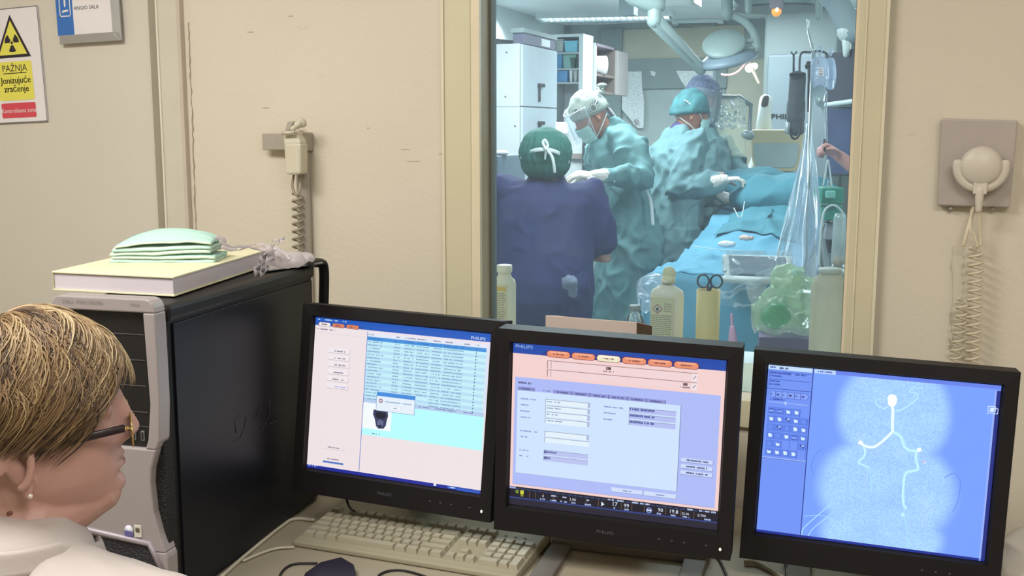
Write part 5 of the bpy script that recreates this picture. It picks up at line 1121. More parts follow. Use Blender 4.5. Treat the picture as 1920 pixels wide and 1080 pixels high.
def bin_(x0, y0, x1, y1, z, m, label, cat='bin', v=sv+.03, dep=.17, name='storage_bin', grp='bins and packs on the white shelves'):
    a = pv(x0, y0, v); b = pv(x1, y1, v); h = a.z-b.z; t = thing(name, label, cat, ((a.x+b.x)/2, v+dep/2, z), grp)
    q = MB(); q.hexa([V((a.x+.006, v+.004, z)), V((b.x-.006, v+.004, z)), V((b.x-.006, v+dep, z)), V((a.x+.006, v+dep, z))], [V((a.x, v, z+h)), V((b.x, v, z+h)), V((b.x, v+dep, z+h)), V((a.x, v+dep, z+h))]); q.build('body', m, t, bevel=.003)
    q = MB(); q.bb(a.x-.004, b.x+.004, v-.005, v+dep+.003, z+h, z+h+.008); q.build('rim', m, t); return t
cyb = mat('bin_cyan', (120, 204, 226), .4); blb = mat('bin_blue', (84, 158, 212), .4); mint = mat('bin_mint', (150, 206, 196), .5); gry = mat('pack_grey', (180, 186, 186), .5); dkg = mat('pouch_green', (56, 92, 78), .6)
bin_(1058, 78, 1083, 97, shz[0], cyb, 'cyan bin on the top shelf of the white shelf unit')
bin_(1040, 74, 1056, 97, shz[0], gry, 'grey pack standing left of the cyan bin on the top shelf', 'pack', name='supply_pack')
bin_(1040, 98, 1053, 127, shz[1], blb, 'narrow blue folder leaning on the second shelf', 'folder', name='ring_folder')
bin_(1055, 101, 1080, 127, shz[1], mint, 'pale mint pack in the middle of the second shelf', 'pack', name='supply_pack', v=sv+.06)
bin_(1069, 106, 1078, 124, shz[1], dkg, 'dark green pouch in front of the mint pack', 'pouch', name='pouch', dep=.05)
bin_(1040, 134, 1064, 153, shz[2], blb, 'wide blue bin on the third shelf of the white shelf unit')
bin_(1067, 128, 1073, 152, shz[2], wp_, 'white file standing right of the wide blue bin', 'file', name='file_box'); bin_(1075, 130, 1082, 152, shz[2], gry, 'grey file standing at the right end of the third shelf', 'file', name='file_box')
# brown open cabinet with paper roll, on the wall side
bc = thing('open_cabinet', 'brown-grey open wall cabinet holding a paper roll, right of the white shelves', 'cabinet', (-2.0, 8.4, 1.5))
bu = s1+.02; brm = mat('brown_board', (122, 108, 100), .6); v0_, v1_ = sv+.27, pu(1146, 110, bu).y+.12
zb0, zb1 = pu(1094, 172, bu).z, pu(1094, 74, bu).z
bbs('back_board', brm, (bu-.34, bu-.32, v0_, v1_, zb0, zb1), parent=bc)
bbs('top_board', mat('board_violet', (130, 116, 128), .6), (bu-.34, bu, v0_, v1_, zb1-.02, zb1), parent=bc); bbs('bottom_board', brm, (bu-.34, bu, v0_, v1_, zb0, zb0+.02), parent=bc)
bbs('far_side', brm, (bu-.34, bu, v1_-.02, v1_, zb0, zb1), parent=bc); bbs('near_side', wp_, (bu-.34, bu, v0_, v0_+.02, zb0, zb1), parent=bc)
zm = pu(1110, 140, bu-.1).z; bbs('middle_board', brm, (bu-.34, bu, v0_+.02, v1_-.02, zm-.02, zm), parent=bc)
bbs('door', mat('open_door', (168, 160, 158), .5), (bu-.02, bu+.02, v1_, v1_+.35, zb0, zb1-.02), parent=bc, bevel=.004)
rc = V((bu-.10, v0_+.22, zm+.072)); q = MB(); q.lathe(rc-V((.10, 0, 0)), [(.02, 0), (.07, .0), (.07, .22), (.02, .22)], 24, M=Matrix.Rotation(rad(90), 3, 'Y')); tag(q.build('paper_roll', mat('roll_white', (228, 226, 228), .7)), 'white paper roll lying in the brown open cabinet', 'roll')
# ------------------------------------------------------------------ angiography stand, shield, detector
col = mat('column_grey', (118, 130, 136), .45, var=.02); col2 = mat('column_pale', (128, 140, 139), .45, var=.02); csh = mat('equipment_white', (212, 220, 218), .35, var=.02)
gs_ = thing('c_arm_stand', 'pale grey ceiling-high X-ray stand with black maker lettering', 'X-ray stand', pv(1490, 400, 8.7)*1.0)
gs_.location.z = 0; gs_['_b'] = list(gs_.location)
def vbox(name, m, x0, y0, x1, y1, v, dep, parent, bevel=.01, z0=None):
    a, b = pv(x0, y0, v), pv(x1, y1, v); q = MB(); q.bb(a.x, b.x, v, v+dep, z0 if z0 is not None else min(a.z, b.z), max(a.z, b.z)); return q.build(name, m, parent, bevel=bevel)
vbox('front_panel', col, 1440, 102, 1548, 420, 8.7, .5, gs_, .02, z0=0)
q = MB(); a, b = pv(1432, 103, 8.85), pv(1560, 300, 8.85); q.bb(a.x, b.x, 8.85, 9.5, 0, OZ-.01); q.build('column', col2, gs_, bevel=.02)
q = MB(); P = pv(1445, 223, 8.694); q.text('PHILIPS', P, V((1, 0, 0)), V((0, 0, 1)), .055, sx=1.25); q.text('PHILIPS', P+V((.003, 0, .002)), V((1, 0, 0)), V((0, 0, 1)), .055, sx=1.25); q.build('maker_lettering', mat('print_dark', (32, 36, 40), .5), gs_)
q = MB(); q.lathe(pv(1443, 189, 8.695), [(.012, 0), (.012, .006)], 12, M=Matrix.Rotation(rad(90), 3, 'X')); q.build('screw_cap', col2, gs_)
# C-arm curve
ca_ = thing('x_ray_scanner', 'curved pale C-arm with cream-rimmed flat detector head below it', 'X-ray arm', pv(1430, 330, 7.6))
q = MB(); q.solid(spline([pv(1436, 190, 7.9), pv(1428, 250, 7.85), pv(1420, 300, 7.8), pv(1395, 350, 7.75), pv(1360, 395, 7.7)], 6), [(.10, .045)]*25, 14, hint=(0, 1, 0)); q.build('arc', csh, ca_)
q = MB(); q.solid([pv(1437, 186, 7.6), pv(1432, 240, 7.6)], [.030, .055], 16); q.build('spindle', csh, ca_); q = MB(); q.solid([pv(1436, 184, 7.58), pv(1434, 196, 7.58)], [.022, .026], 12); q.build('spindle_cap', mat('cap_dark', (70, 72, 70), .5), ca_)
def rpoly(pts, v, r=6, n=4):
    out = []; k = len(pts)
    for i in range(k):
        a, b, c = V((*pts[i-1], 0)), V((*pts[i], 0)), V((*pts[(i+1) % k], 0)); u = (a-b).normalized(); w = (c-b).normalized(); p0, p1 = b+u*r, b+w*r
        for t in range(n+1): s_ = t/n; p = p0*(1-s_)**2+b*2*s_*(1-s_)+p1*s_*s_; out.append(pv(p.x, p.y, v))
    return out
crm = mat('detector_cream', (218, 200, 160), .4); q = MB(); q.prism(rpoly([(1407, 243), (1504, 243), (1502, 300), (1492, 321), (1418, 321), (1409, 300)], 7.4)[::-1], (0, 1, 0), .22); q.build('detector_rim', crm, ca_, bevel=.012)
q = MB(); q.prism(rpoly([(1411, 268), (1498, 268), (1496, 298), (1488, 315), (1420, 315), (1413, 298)], 7.39)[::-1], (0, 1, 0), .03); q.build('detector_face', mat('detector_grey', (176, 190, 190), .4), ca_, bevel=.006)
vbox('detector_base', csh, 1424, 322, 1486, 345, 7.45, .16, ca_, z0=0)
# lead acrylic shield on a jointed arm
ls = thing('lead_shield', 'clear hanging lead screen in crumpled wrap beside the C-arm', 'shield', pd(1370, 300, 6.9))
arm_ = mat('arm_grey', (146, 160, 162), .4, metal=.2)
q = MB(); q.solid([pd(1342, 120, 6.95), pd(1343, 182, 6.9)], [.02, .02], 8); q.solid([pd(1343, 182, 6.9), pd(1385, 183, 6.9)], [.016, .016], 8); q.solid([pd(1385, 183, 6.9), pd(1408, 197, 6.9)], [.02, .016], 8); q.solid([pd(1408, 197, 6.9), pd(1405, 250, 6.88)], [.014, .014], 8); q.solid([pd(1398, 252, 6.86), pd(1406, 254, 6.86)], [.03, .03], 8); q.build('arm', arm_, ls)
q = MB(); q.prism([pd(1330, 184, 6.88), pd(1392, 186, 6.86), pd(1401, 198, 6.86), pd(1397, 294, 6.84), pd(1330, 290, 6.86)], (0, -1, 0), .012); q.build('screen', film('lead_acrylic', (196, 202, 180), fac=.30, gloss=.4, rough=.05), ls)
q = MB(); q.grid(lambda s, t: pd(1338+s*60, 186+t*56-s*3, 6.80)+V((0, .05*noise.noise(V((s*5, t*4, 1))), .02*noise.noise(V((s*6, t*3, 5))))), 24, 20); q.build('wrap', film('wrap_clear', (210, 220, 218), fac=.22, gloss=.7, rough=.12), ls)
vbox('lower_drape', mat('dark_teal', (60, 96, 104), .7), 1356, 293, 1398, 345, 7.0, .04, ls)
# ------------------------------------------------------------------ surgical lamp and arms
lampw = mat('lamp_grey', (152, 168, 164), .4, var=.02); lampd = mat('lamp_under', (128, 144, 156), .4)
sl_ = thing('surgical_lamp', 'round pale surgical lamp head on a curved yoke, tilted over the table', 'surgical lamp', pd(1360, 85, 6.6))
q = MB(); q.solid(spline([pd(1363, -60, 6.6), pd(1363, 10, 6.6), pd(1364, 28, 6.6)], 4), [.036]*9, 14); q.build('post', lampw, sl_)
q = MB(); q.solid(spline([pd(1362, 30, 6.6), pd(1378, 31, 6.6), pd(1398, 42, 6.55), pd(1413, 62, 6.5), pd(1419, 88, 6.45)], 6), [.024]*25, 12); q.build('yoke', lampw, sl_)
c1 = pd(1357, 82, 6.45); c1n = (RT*-.25+UP*.62-FW*.74).normalized(); XA = RT*.93+UP*.30+FW*.05; XA = (XA-c1n*XA.dot(c1n)).normalized(); YA = c1n.cross(XA); ML = Matrix((XA, YA, c1n)).transposed()
q = MB(); q.lathe(c1, [(.05, -.03), (.125, -.02), (.130, .0), (.122, .012), (.02, .022)], 44, M=ML, sy=1.0); q.build('lamp_cover', lampw, sl_)
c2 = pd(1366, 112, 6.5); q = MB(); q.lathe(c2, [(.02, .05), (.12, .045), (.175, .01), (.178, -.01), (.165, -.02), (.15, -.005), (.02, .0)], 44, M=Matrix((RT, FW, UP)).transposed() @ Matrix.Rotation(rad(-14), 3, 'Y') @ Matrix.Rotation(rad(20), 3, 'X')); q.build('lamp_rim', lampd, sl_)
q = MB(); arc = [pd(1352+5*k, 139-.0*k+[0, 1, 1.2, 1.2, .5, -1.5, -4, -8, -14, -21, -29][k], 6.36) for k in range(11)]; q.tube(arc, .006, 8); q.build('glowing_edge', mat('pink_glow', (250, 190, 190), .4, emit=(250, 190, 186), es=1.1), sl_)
for (x0, y0, x1, y1) in ((1392, 78, 1414, 76), (1388, 93, 1416, 89), (1384, 101, 1410, 97)): q = MB(); q.solid([pd(x0, y0, 6.46), pd(x1, y1, 6.46)], [.016, .014], 8); q.build('yoke_bracket', lampw, sl_)
q = MB(); q.solid([pd(1418, 86, 6.45), pd(1419, 94, 6.45)], [.024, .016], 10); q.build('yoke_end', lampw, sl_)
q = MB(); q.solid([pd(1405, 128, 6.36), pd(1415, 124, 6.36)], [.026, .020], 12); q.build('lit_bulb', mat('bulb_glow', (255, 238, 214), .4, emit=(255, 236, 214), es=2.2), sl_)
q = MB(); q.solid([pd(1405, 118, 6.38), pd(1401, 106, 6.4)], [.008, .004], 8); q.solid([pd(1411, 130, 6.34), pd(1423, 156, 6.3)], [.012, .009], 10); q.build('handle', mat('handle_cream', (228, 206, 184), .4), sl_)
sa_ = thing('lamp_arm', 'grey jointed ceiling arm slanting down from upper left to the surgical lamp', 'ceiling arm', pd(1270, 90, 6.4))
q = MB(); q.solid([pd(1190, -12, 6.3), pd(1230, 8, 6.3)], [.07, .06], 14); q.solid([pd(1228, 8, 6.3), pd(1227, 40, 6.3)], [.045, .04], 14); q.build('joint', lampw, sa_)
q = MB(); q.solid([pd(1226, 36, 6.3), pd(1316, 132, 6.5)], [(.036, .050), (.026, .034)], 10, hint=FW); q.build('boom', lampw, sa_)
q = MB(); q.solid([pd(1229, 44, 6.24), pd(1300, 116, 6.4)], [.007, .006], 8); q.build('boom_rib', mat('rib_grey', (126, 140, 144), .5), sa_)
vbox('ceiling_drop', mat('drop_grey', (150, 164, 170), .5), 1161, -40, 1188, 28, 7.2, .12, sa_, .004)
q = MB(); a, b = pv(1243, -30, 7.0), pv(1300, 10, 7.0); q.bb(a.x, b.x, 7.0, 7.3, b.z, a.z); tag(q.build('ceiling_fitting', csh, None, bevel=.02), 'pale boxy ceiling fitting left of the surgical lamp post', 'ceiling fitting')
# big curved ceiling hood with orange beacon
cr_ = thing('ceiling_hood', 'wide curved grey X-ray hood under the ceiling with an orange beacon', 'X-ray unit', pd(1465, 5, 6.4))
q = MB(); hc_ = pd(1462, -10, 6.9); q.lathe(hc_, [(.29, -.085), (.30, -.07), (.30, .10), (.25, .16)], 48); q.build('hood', lampw, cr_)
q = MB(); q.lathe(hc_+V((0, 0, -.001)), [(.29, -.086), (.292, -.094), (.28, -.094)], 48); q.build('hood_edge', mat('edge_dark', (96, 106, 104), .5), cr_)
q = MB(); a = pd(1446, -20, 6.2); b = pd(1467, 17, 6.2); q.box((a+b)/2, ((b-a).length*.55, .07, .11)); q.build('beacon_mount', mat('mount_mauve', (128, 120, 130), .5), cr_, bevel=.004)
q = MB(); bc_ = pd(1456, 17, 6.2); q.lathe(bc_, [(.026, .0), (.029, -.012), (.026, -.028), (.012, -.042), (.001, -.044)], 20); q.build('beacon_dome', mat('beacon_orange', (246, 150, 60), .3, emit=(250, 160, 70), es=1.0), cr_)
q = MB(); q.ell(pd(1457, 18, 6.14), (.010, .006, .012)); q.build('beacon_lamp', mat('beacon_white', (255, 236, 190), .3, emit=(255, 240, 200), es=3), cr_)
for x, y, h in ((1403, 0, 24), (1535, 14, 20)): q = MB(); q.solid([pd(x, y-30, 6.5), pd(x, y+h*.9, 6.5)], [.028, .018], 12); q.build('hood_stay', lampw, cr_)
q = MB(); q.solid([pd(1378, -20, 6.7), pd(1400, 18, 6.6)], [.05, .03], 10); q.build('hood_wedge', mat('wedge_grey', (122, 136, 140), .5), cr_)
# right-hand arm and hanging displays
da = thing('display_boom', 'thick curved grey ceiling arm at the right carrying the displays', 'ceiling arm', pd(1575, 40, 5.9))
q = MB(); q.solid(spline([pd(1548, -30, 5.9), pd(1572, 10, 5.9), pd(1590, 45, 5.9), pd(1596, 62, 5.9)], 5), [.075]*4+[.065]*12, 16, ); q.build('arm', mat('boom_grey', (150, 162, 166), .4), da)
q = MB(); q.solid([pd(1590, 60, 5.9), pd(1600, 62, 5.9)], [.06, .06], 14); q.solid([pd(1588, 72, 5.9), pd(1587, 102, 5.9)], [(.03), (.018)], 12); q.build('elbow', csh, da)
dmon = mat('display_dark', (66, 68, 80), .6, spec=.2); dfr = mat('display_frame', (58, 62, 60), .5)
def display(x0, y0, x1, y1, D, label, m, skew=0):
    t = thing('ceiling_display', label, 'display', pd((x0+x1)/2, y1, D), 'displays hung at the right of the theatre')
    A = [pd(x0, y0+skew, D+.25), pd(x1, y0, D-.25), pd(x1, y1, D-.25), pd(x0, y1-skew*.3, D+.25)]; n = (A[1]-A[0]).cross(A[3]-A[0]).normalized(); n = n if n.dot(A[0]-CAMP) > 0 else -n
    q = MB(); q.prism(A, n, .05); q.build('casing', dfr, t, bevel=.006)
    c = sum(A, V((0, 0, 0)))/4; q = MB(); q.prism([c+(a-c)*.93-n*.002 for a in A], n, .003); q.build('panel', m, t); return t
display(1546, 88, 1618, 198, 6.0, 'upper dark display hanging behind the drip bag', dmon, 12); display(1550, 200, 1618, 330, 6.1, 'lower display with a bluish scan, behind the drip tube', mat('display_scan', (70, 80, 112), .6, var=.3, scale=4, spec=.2), -2)
q = MB(); q.solid([pd(1546, 197, 5.8), pd(1600, 190, 5.6)], [.012, .014], 8); q.build('rail', csh, da)
# ------------------------------------------------------------------ infusion pole with bags
steel = mat('steel', (176, 188, 190), .3, metal=.7); hose = mat('hose_black', (34, 38, 44), .45)
ip = thing('infusion_pole', 'slim steel infusion pole with hooked crossbar, right of the surgeons', 'pole', V((pd(1517, 300, 4.8).x, pd(1517, 300, 4.8).y, 0)))
px0 = pd(1517, 300, 4.8); q = MB(); q.tube([V((px0.x, px0.y, .05)), V((px0.x, px0.y, pd(1517, 100, 4.8).z))], .010, 10); q.tube(spline([V((px0.x, px0.y, pd(1517, 100, 4.8).z)), pd(1516, 60, 4.8), pd(1515, 34, 4.8)], 4), .007, 8); q.build('pole', steel, ip)
q = MB(); q.tube(spline([pd(1499, 140, 4.8), pd(1500, 108, 4.8), pd(1505, 98, 4.8), pd(1518, 98, 4.8), pd(1532, 96, 4.8), pd(1543, 97, 4.8), pd(1550, 101, 4.78)], 5), .0048, 8); q.tube([pd(1488, 140, 4.8), pd(1488, 104, 4.8)], .0048, 8); q.tube([pd(1483, 97, 4.8), pd(1488, 104, 4.8), pd(1494, 97, 4.8)], .004, 6); q.build('crossbar_hooks', hose, ip)
q = MB(); q.ell(pd(1516, 123, 4.8), (.017, .017, .020), None, 12, 8); q.tube([pd(1517, 125, 4.79), pd(1517, 210, 4.79)], .008, 8); q.build('height_clamp', hose, ip)
q = MB(); 
for k in range(5): a = 2*PI*k/5; q.tube([V((px0.x, px0.y, .07)), V((px0.x+.28*math.cos(a), px0.y+.28*math.sin(a), .05))], .014, 8)
q.build('base', steel, ip)
pb = thing('pressure_cuff', 'dark grey pressure cuff hanging from two black hooks on the infusion pole', 'cuff', pd(1496, 250, 4.78))
mb = MB(); mb.solid(spline([pd(1496, 142, 4.74), pd(1494, 175, 4.74), pd(1492, 215, 4.74), pd(1494, 246, 4.74)], 4), [(.038, .022)]*6+[(.042, .026)]*4+[(.036, .022)]*3, 14, hint=RT); me = remesh(mb, .005, 2); mobj('sleeve', me, mat('cuff_grey', (72, 80, 88), .6, bump=.2, bscale=30), pb)
q = MB(); a = pd(1480, 138, 4.7); q.solid([pd(1483, 140, 4.7), pd(1508, 139, 4.7)], [.008, .008], 8); q.build('top_bar', hose, pb)
q = MB(); q.solid([pd(1477, 232, 4.7), pd(1476, 247, 4.7)], [.010, .012], 10); q.build('gauge', steel, pb)
q = MB(); q.tube(spline([pd(1481, 240, 4.7), pd(1484, 256, 4.7), pd(1492, 260, 4.7), pd(1499, 250, 4.7), pd(1502, 222, 4.7)], 5), .005, 8); q.build('hose', hose, pb)
clear = film('drip_clear', (196, 212, 234), fac=.62, gloss=.6, rough=.08)
def bag(x0, y0, x1, y1, D, label, rot=0):
    t = thing('drip_bag', label, 'drip bag', pd((x0+x1)/2, y1, D), 'drip bags on the infusion pole'); mb = MB()
    cx, cy = (x0+x1)/2, (y0+y1)/2; w = (x1-x0)/2000*D/2; h = (y1-y0)/2000*D/2; c = pd(cx, cy, D)
    mb.solid([c+UP*h*.8, c+UP*h*.3, c-UP*h*.4, c-UP*h*.85], [(w*.82, .012), (w, .030), (w, .036), (w*.7, .018)], 16, hint=RT); me = remesh(mb, .005, 2); displace(me, lambda p: .004*ridged(p, (22, 22, 12))); mobj('pouch', me, clear, t)
    q = MB(); q.tube(spline([c+UP*(h+.005), c+UP*(h+.03)+RT*.01, c+UP*(h+.045), c+UP*(h+.03)-RT*.012, c+UP*(h+.005)], 4), .003, 6); q.build('hanger', clear, t); return t, c, w, h
t_, c, w, h = bag(1521, 106, 1553, 170, 4.72, 'front drip bag with small printed label, on the infusion pole')
q = MB(); q.prism([c+RT*x*w+UP*y*h-FW*.040 for x, y in ((-.55, -.25), (.2, -.25), (.2, .25), (-.55, .25))], -FW, .001); q.build('label', mat('bag_label', (206, 206, 214), .6), t_)
q = MB()
for k, (x, y, x1, y1) in enumerate(((-.5, .45, -.42, .7), (-.35, -.18, -.02, -.10), (-.3, .0, -.05, .03), (-.45, .12, -.1, .15))): q.prism([c+RT*a*w+UP*b*h-FW*.0415 for a, b in ((x, y), (x1, y), (x1, y1), (x, y1))], -FW, .0006)
q.build('print', mat('label_red', (150, 96, 100), .6), t_)
bag(1548, 108, 1566, 166, 4.85, 'rear drip bag, partly behind the labelled one')
dc = thing('drip_line', 'drip chamber and thin tube running from the drip bag to the raised hand', 'tube', pd(1547, 262, 4.6))
q = MB(); q.solid([pd(1537, 172, 4.7), pd(1538, 192, 4.68)], [.030, .020], 12); q.solid([pd(1540, 192, 4.68), pd(1543, 204, 4.66)], [.012, .006], 10); q.build('drip_chamber', film('chamber', (170, 190, 190), fac=.5, gloss=.7), dc)
q = MB(); q.tube(spline([pd(1543, 204, 4.66), pd(1545, 222, 4.62), pd(1548, 244, 4.58), pd(1548, 268, 4.55)], 5), .0035, 6); q.tube(spline([pd(1550, 172, 4.7), pd(1549, 210, 4.66), pd(1550, 240, 4.6), pd(1551, 266, 4.55)], 5), .003, 6); q.build('tube', mat('tube_grey', (150, 166, 176), .3), dc)
# ------------------------------------------------------------------ operating table under drapes
tb = thing('operating_table', 'operating table under the blue drapes, running away from the window', 'table', (-.72, 5.3, 0))
bbs('table_top', mat('table_pad', (60, 70, 76), .6), (-.98, -.50, 4.5, 6.9, .84, .90), parent=tb, bevel=.01); bbs('column', csh, (-.9, -.5, 6.0, 6.5, .05, .84), parent=tb, bevel=.02); bbs('foot', csh, (-1.0, -.4, 5.6, 6.8, 0, .08), parent=tb, bevel=.02)
drp = mat('drape_blue', (88, 152, 178), .8, var=.08, scale=5, bump=.12, bscale=60, stretch=(1, 1, .6)); drp2 = mat('drape_teal', (66, 132, 148), .8, var=.08, scale=5, bump=.12, bscale=60)
rd = random.Random(4)
def dr(s, t):
    # s across (0 = left hem at floor side, 1 = right), t along depth
    v = 4.42+t*2.35; w0, w1 = -1.03, -.44+.0*t
    side = .26
    q_ = min(1, max(0, (v-4.9)/1.5)); ridge = .15*q_*q_*(3-2*q_)+.05*math.exp(-((v-5.5)/.25)**2)*math.exp(-((s-.62)/.22)**2)
    if s < side:
        k = 1-s/side; u = w0-.05*k-.05*k*math.sin(t*17)-.08*k*t; z = .935-.62*k
        z += ridge*(1-k)
    else:
        k = (s-side)/(1-side); u = w0+(w1-w0)*k; z = .935+ridge+.022*crease(V((u, v, 0)), 4.5)+.012*noise.noise(V((u*7, v*5, 0)))+.014*ridged(V((u, v, 0)), (3.4, 2.2, 1))
    return V((u+.012*noise.noise(V((s*9, t*9, 3))), v+(-.05*(1 if t == 0 else 0)), z+.010*noise.noise(V((u*14, v*11, 4)))))
q = MB(); q.grid(dr, 90, 90)
# front hang at near end
q.grid(lambda s, t: dr(s, 0)+V((0, -.02-.05*t+.02*math.sin(s*22)*t, -(dr(s, 0).z-.30)*t if s > .26 else -.0*t)), 90, 16)
tag(q.build('surgical_drape', drp, thick=.003), 'large blue paper drape covering the operating table and patient', 'drape')
q = MB()
def cov(s, t):
    S_ = .38+.60*s; p = dr(S_, .42+.50*t); w = .07*math.exp(-((t-.25-.3*s)/.22)**2)*math.sin(PI*s)
    return p+V((.02*math.sin(t*7)*(s < .5), .04*math.sin(s*5)*(1-t), .008+w+.020*crease(p, 5)))
q.grid(cov, 50, 40); tag(q.build('upper_drape', drp2, thick=.003), 'darker teal drape sheet lying in folds towards the head end of the table', 'drape')
mb = MB(); mb.ell(pd(1470, 372, 6.0), (.30, .22, .12)); mb.ell(pd(1420, 352, 6.4), (.22, .3, .10)); me = remesh(mb, .02, 3); displace(me, lambda p: .02*ridged(p, (7, 7, 9))+.03*crease(p, 5)); tag(mobj('patient_mound', me, drp2, None, pd(1450, 385, 6.0)), 'mounded teal drapes over the patient beside the plastic cover', 'drape')
sw_ = mat('gauze', (222, 226, 230), .8)
for x, y, r, lb in ((1362, 458, .028, 'crumpled white gauze lying on the blue drape'), (1398, 446, .022, 'small pinkish swab on the blue drape behind the gauze')):
    mb = MB(); c = pd(x, y, 4.95); mb.ell(c, (r*1.3, r, r*.5)); mb.ell(c+V((.02, .01, 0)), (r*.7, r*.7, r*.45)); me = remesh(mb, .004, 2); displace(me, lambda p: .004*ridged(p, (50, 50, 60)))
    tag(mobj('gauze_swab', me, sw_ if r > .025 else mat('swab_pink', (222, 190, 180), .8), None, c-V((0, 0, r*.4))), lb, 'swab')
q = MB(); q.tube(spline([pd(1297, 461, 4.9), pd(1330, 466, 4.85), pd(1380, 470, 4.8), pd(1430, 473, 4.8)], 6), .002, 6); q.tube(spline([pd(1376, 390, 5.2), pd(1386, 408, 5.1), pd(1392, 400, 5.2), pd(1396, 378, 5.3)], 6), .0022, 6); tag(q.build('catheter', mat('catheter_white', (216, 226, 226), .4)), 'thin white catheter trailing over the blue drape', 'catheter')
# control panel at the near end on a T bracket, wrapped in plastic
cpn = thing('control_panel', 'grey table-side control panel in clear wrap, at the foot of the drape', 'control panel', pd(1418, 610, 4.28))
cpm = mat('panel_white', (202, 210, 210), .4)
A = [pd(1352, 474, 4.32), pd(1482, 478, 4.18), pd(1480, 528, 4.14), pd(1357, 524, 4.28)]; n = (A[1]-A[0]).cross(A[2]-A[1]).normalized(); n = n if n.dot(FW) > 0 else -n
q = MB(); q.prism(A, n, .05); q.build('housing', cpm, cpn, bevel=.012)
c = sum(A, V((0, 0, 0)))/4; q = MB(); q.prism([pd(1366, 479, 4.27), pd(1472, 482, 4.15), pd(1471, 515, 4.13), pd(1368, 512, 4.25)], n, .02); q.build('key_field', mat('panel_dark', (108, 118, 132), .3, var=.2, scale=10, stretch=(1, 1, 9)), cpn)
q = MB(); q.solid([pd(1360, 523, 4.22), pd(1478, 528, 4.10)], [.014, .014], 10); q.build('lower_lip', cpm, cpn)
q = MB(); q.solid([pd(1418, 528, 4.24), pd(1418, 560, 4.28)], [(.045, .02), (.03, .02)], 10, hint=RT); q.solid([pd(1418, 555, 4.3), pd(1414, 700, 4.4)], [.02, .02], 10); q.build('bracket', cpm, cpn)
q = MB(); q.lathe(pd(1477, 497, 4.10), [(.010, 0), (.008, -.008)], 12, M=Matrix((RT, UP, FW)).transposed()); q.lathe(pd(1359, 508, 4.24), [(.008, 0), (.006, -.006)], 12, M=Matrix((RT, UP, FW)).transposed()); q.build('knob', steel, cpn)
q = MB(); q.grid(lambda s, t: pd(1350+s*135+6*math.sin(t*6), 470+t*(110-25*abs(s-.4)), 4.08+.0*s)+FW*(.04*noise.noise(V((s*5, t*5, 2)))+.10*t), 30, 24); q.build('wrap', film('wrap_thin', (206, 222, 230), fac=.14, gloss=.45, rough=.12), cpn)
q = MB(); q.solid([pd(1372, 590, 4.3), pd(1373, 640, 4.3)], [.006, .005], 8); q.solid([pd(1373, 615, 4.3), pd(1374, 640, 4.3)], [.012, .020], 10); tag(q.build('pink_connector', mat('pink_plastic', (206, 160, 186), .4)), 'pink connector on a thin white lead under the control panel', 'connector')
# clear plastic cover tent
q = MB(); tt = pd(1512, 236, 4.95)
def tent(s, t):
    L = 1470-30*t; x0 = 1509-(1509-1436)*t**1.3; x1 = 1520+(1560-1520)*t**1.0; y = 232+t*(300+10*s); f = (.05*math.sin(s*17+t*2)+.02*noise.noise(V((s*9, t*5, 2))))*t**.6
    return pd(x0+(x1-x0)*s+3*math.sin(t*9+s*12)*t, y, 4.95+f-.35*t+.30*abs(s-.5)*t)
q.grid(tent, 70, 50); tag(q.build('plastic_cover', film('tent_clear', (214, 226, 240), fac=.46, gloss=.65, rough=.16)), 'clear plastic cover hung like a tent from the infusion pole', 'plastic cover')
# green holders, suction canister, clear cylinder
gh = mat('holder_green', (40, 134, 112), .4)
gt = thing('green_rack', 'green pump rack with two boxes, right of the plastic cover', 'rack', pd(1550, 440, 5.2))
def rbox(t, nm, x0, y0, x1, y1, D, dep, m, bev=.006): a = pd(x0, y0, D); b = pd(x1, y1, D); c = (a+b)/2; q = MB(); q.box(c+V((0, dep/2, 0)), ((x1-x0)/2000*D, dep, (y1-y0)/2000*D), Matrix.Rotation(TH, 3, 'Z')); return q.build(nm, m, t, bevel=bev)
rbox(gt, 'pump_box', 1530, 352, 1572, 382, 5.2, .15, gh); rbox(gt, 'pump_box', 1536, 386, 1570, 413, 5.25, .15, gh); rbox(gt, 'display_strip', 1548, 358, 1566, 372, 5.17, .02, mat('strip_pale', (120, 190, 176), .4)); rbox(gt, 'rack_pole', 1545, 340, 1551, 640, 5.4, .03, steel, .002); rbox(gt, 'lower_unit', 1540, 418, 1566, 450, 5.3, .12, mat('unit_grey', (142, 150, 156), .5)); rbox(gt, 'dark_unit', 1556, 452, 1590, 478, 5.3, .12, mat('unit_dark', (44, 48, 66), .5))
sc_n = thing('suction_jar', 'clear upright suction cylinder with a bent tube, beside the green rack', 'suction jar', pd(1570, 510, 4.3))
jc = pd(1571, 500, 4.3); h_ = 100/2000*4.3; bbs('stand', steel, (jc.x-.02, jc.x+.02, jc.y-.02, jc.y+.02, 0, jc.z-.03), parent=sc_n); q = MB(); q.lathe(jc, [(.030, 0), (.028, .03), (.026, h_*.9), (.020, h_)], 24); q.build('cylinder', film('jar_clear', (206, 218, 214), fac=.40, gloss=.6), sc_n)
q = MB(); q.lathe(jc, [(.036, -.03), (.036, -.015), (.02, 0)], 24); q.build('base_ring', mat('ring_white', (204, 210, 206), .4), sc_n); q = MB(); q.lathe(jc, [(.016, 0), (.022, .02), (.016, .035), (.004, .04)], 20); q.build('float', mat('float_amber', (196, 160, 124), .4), sc_n)
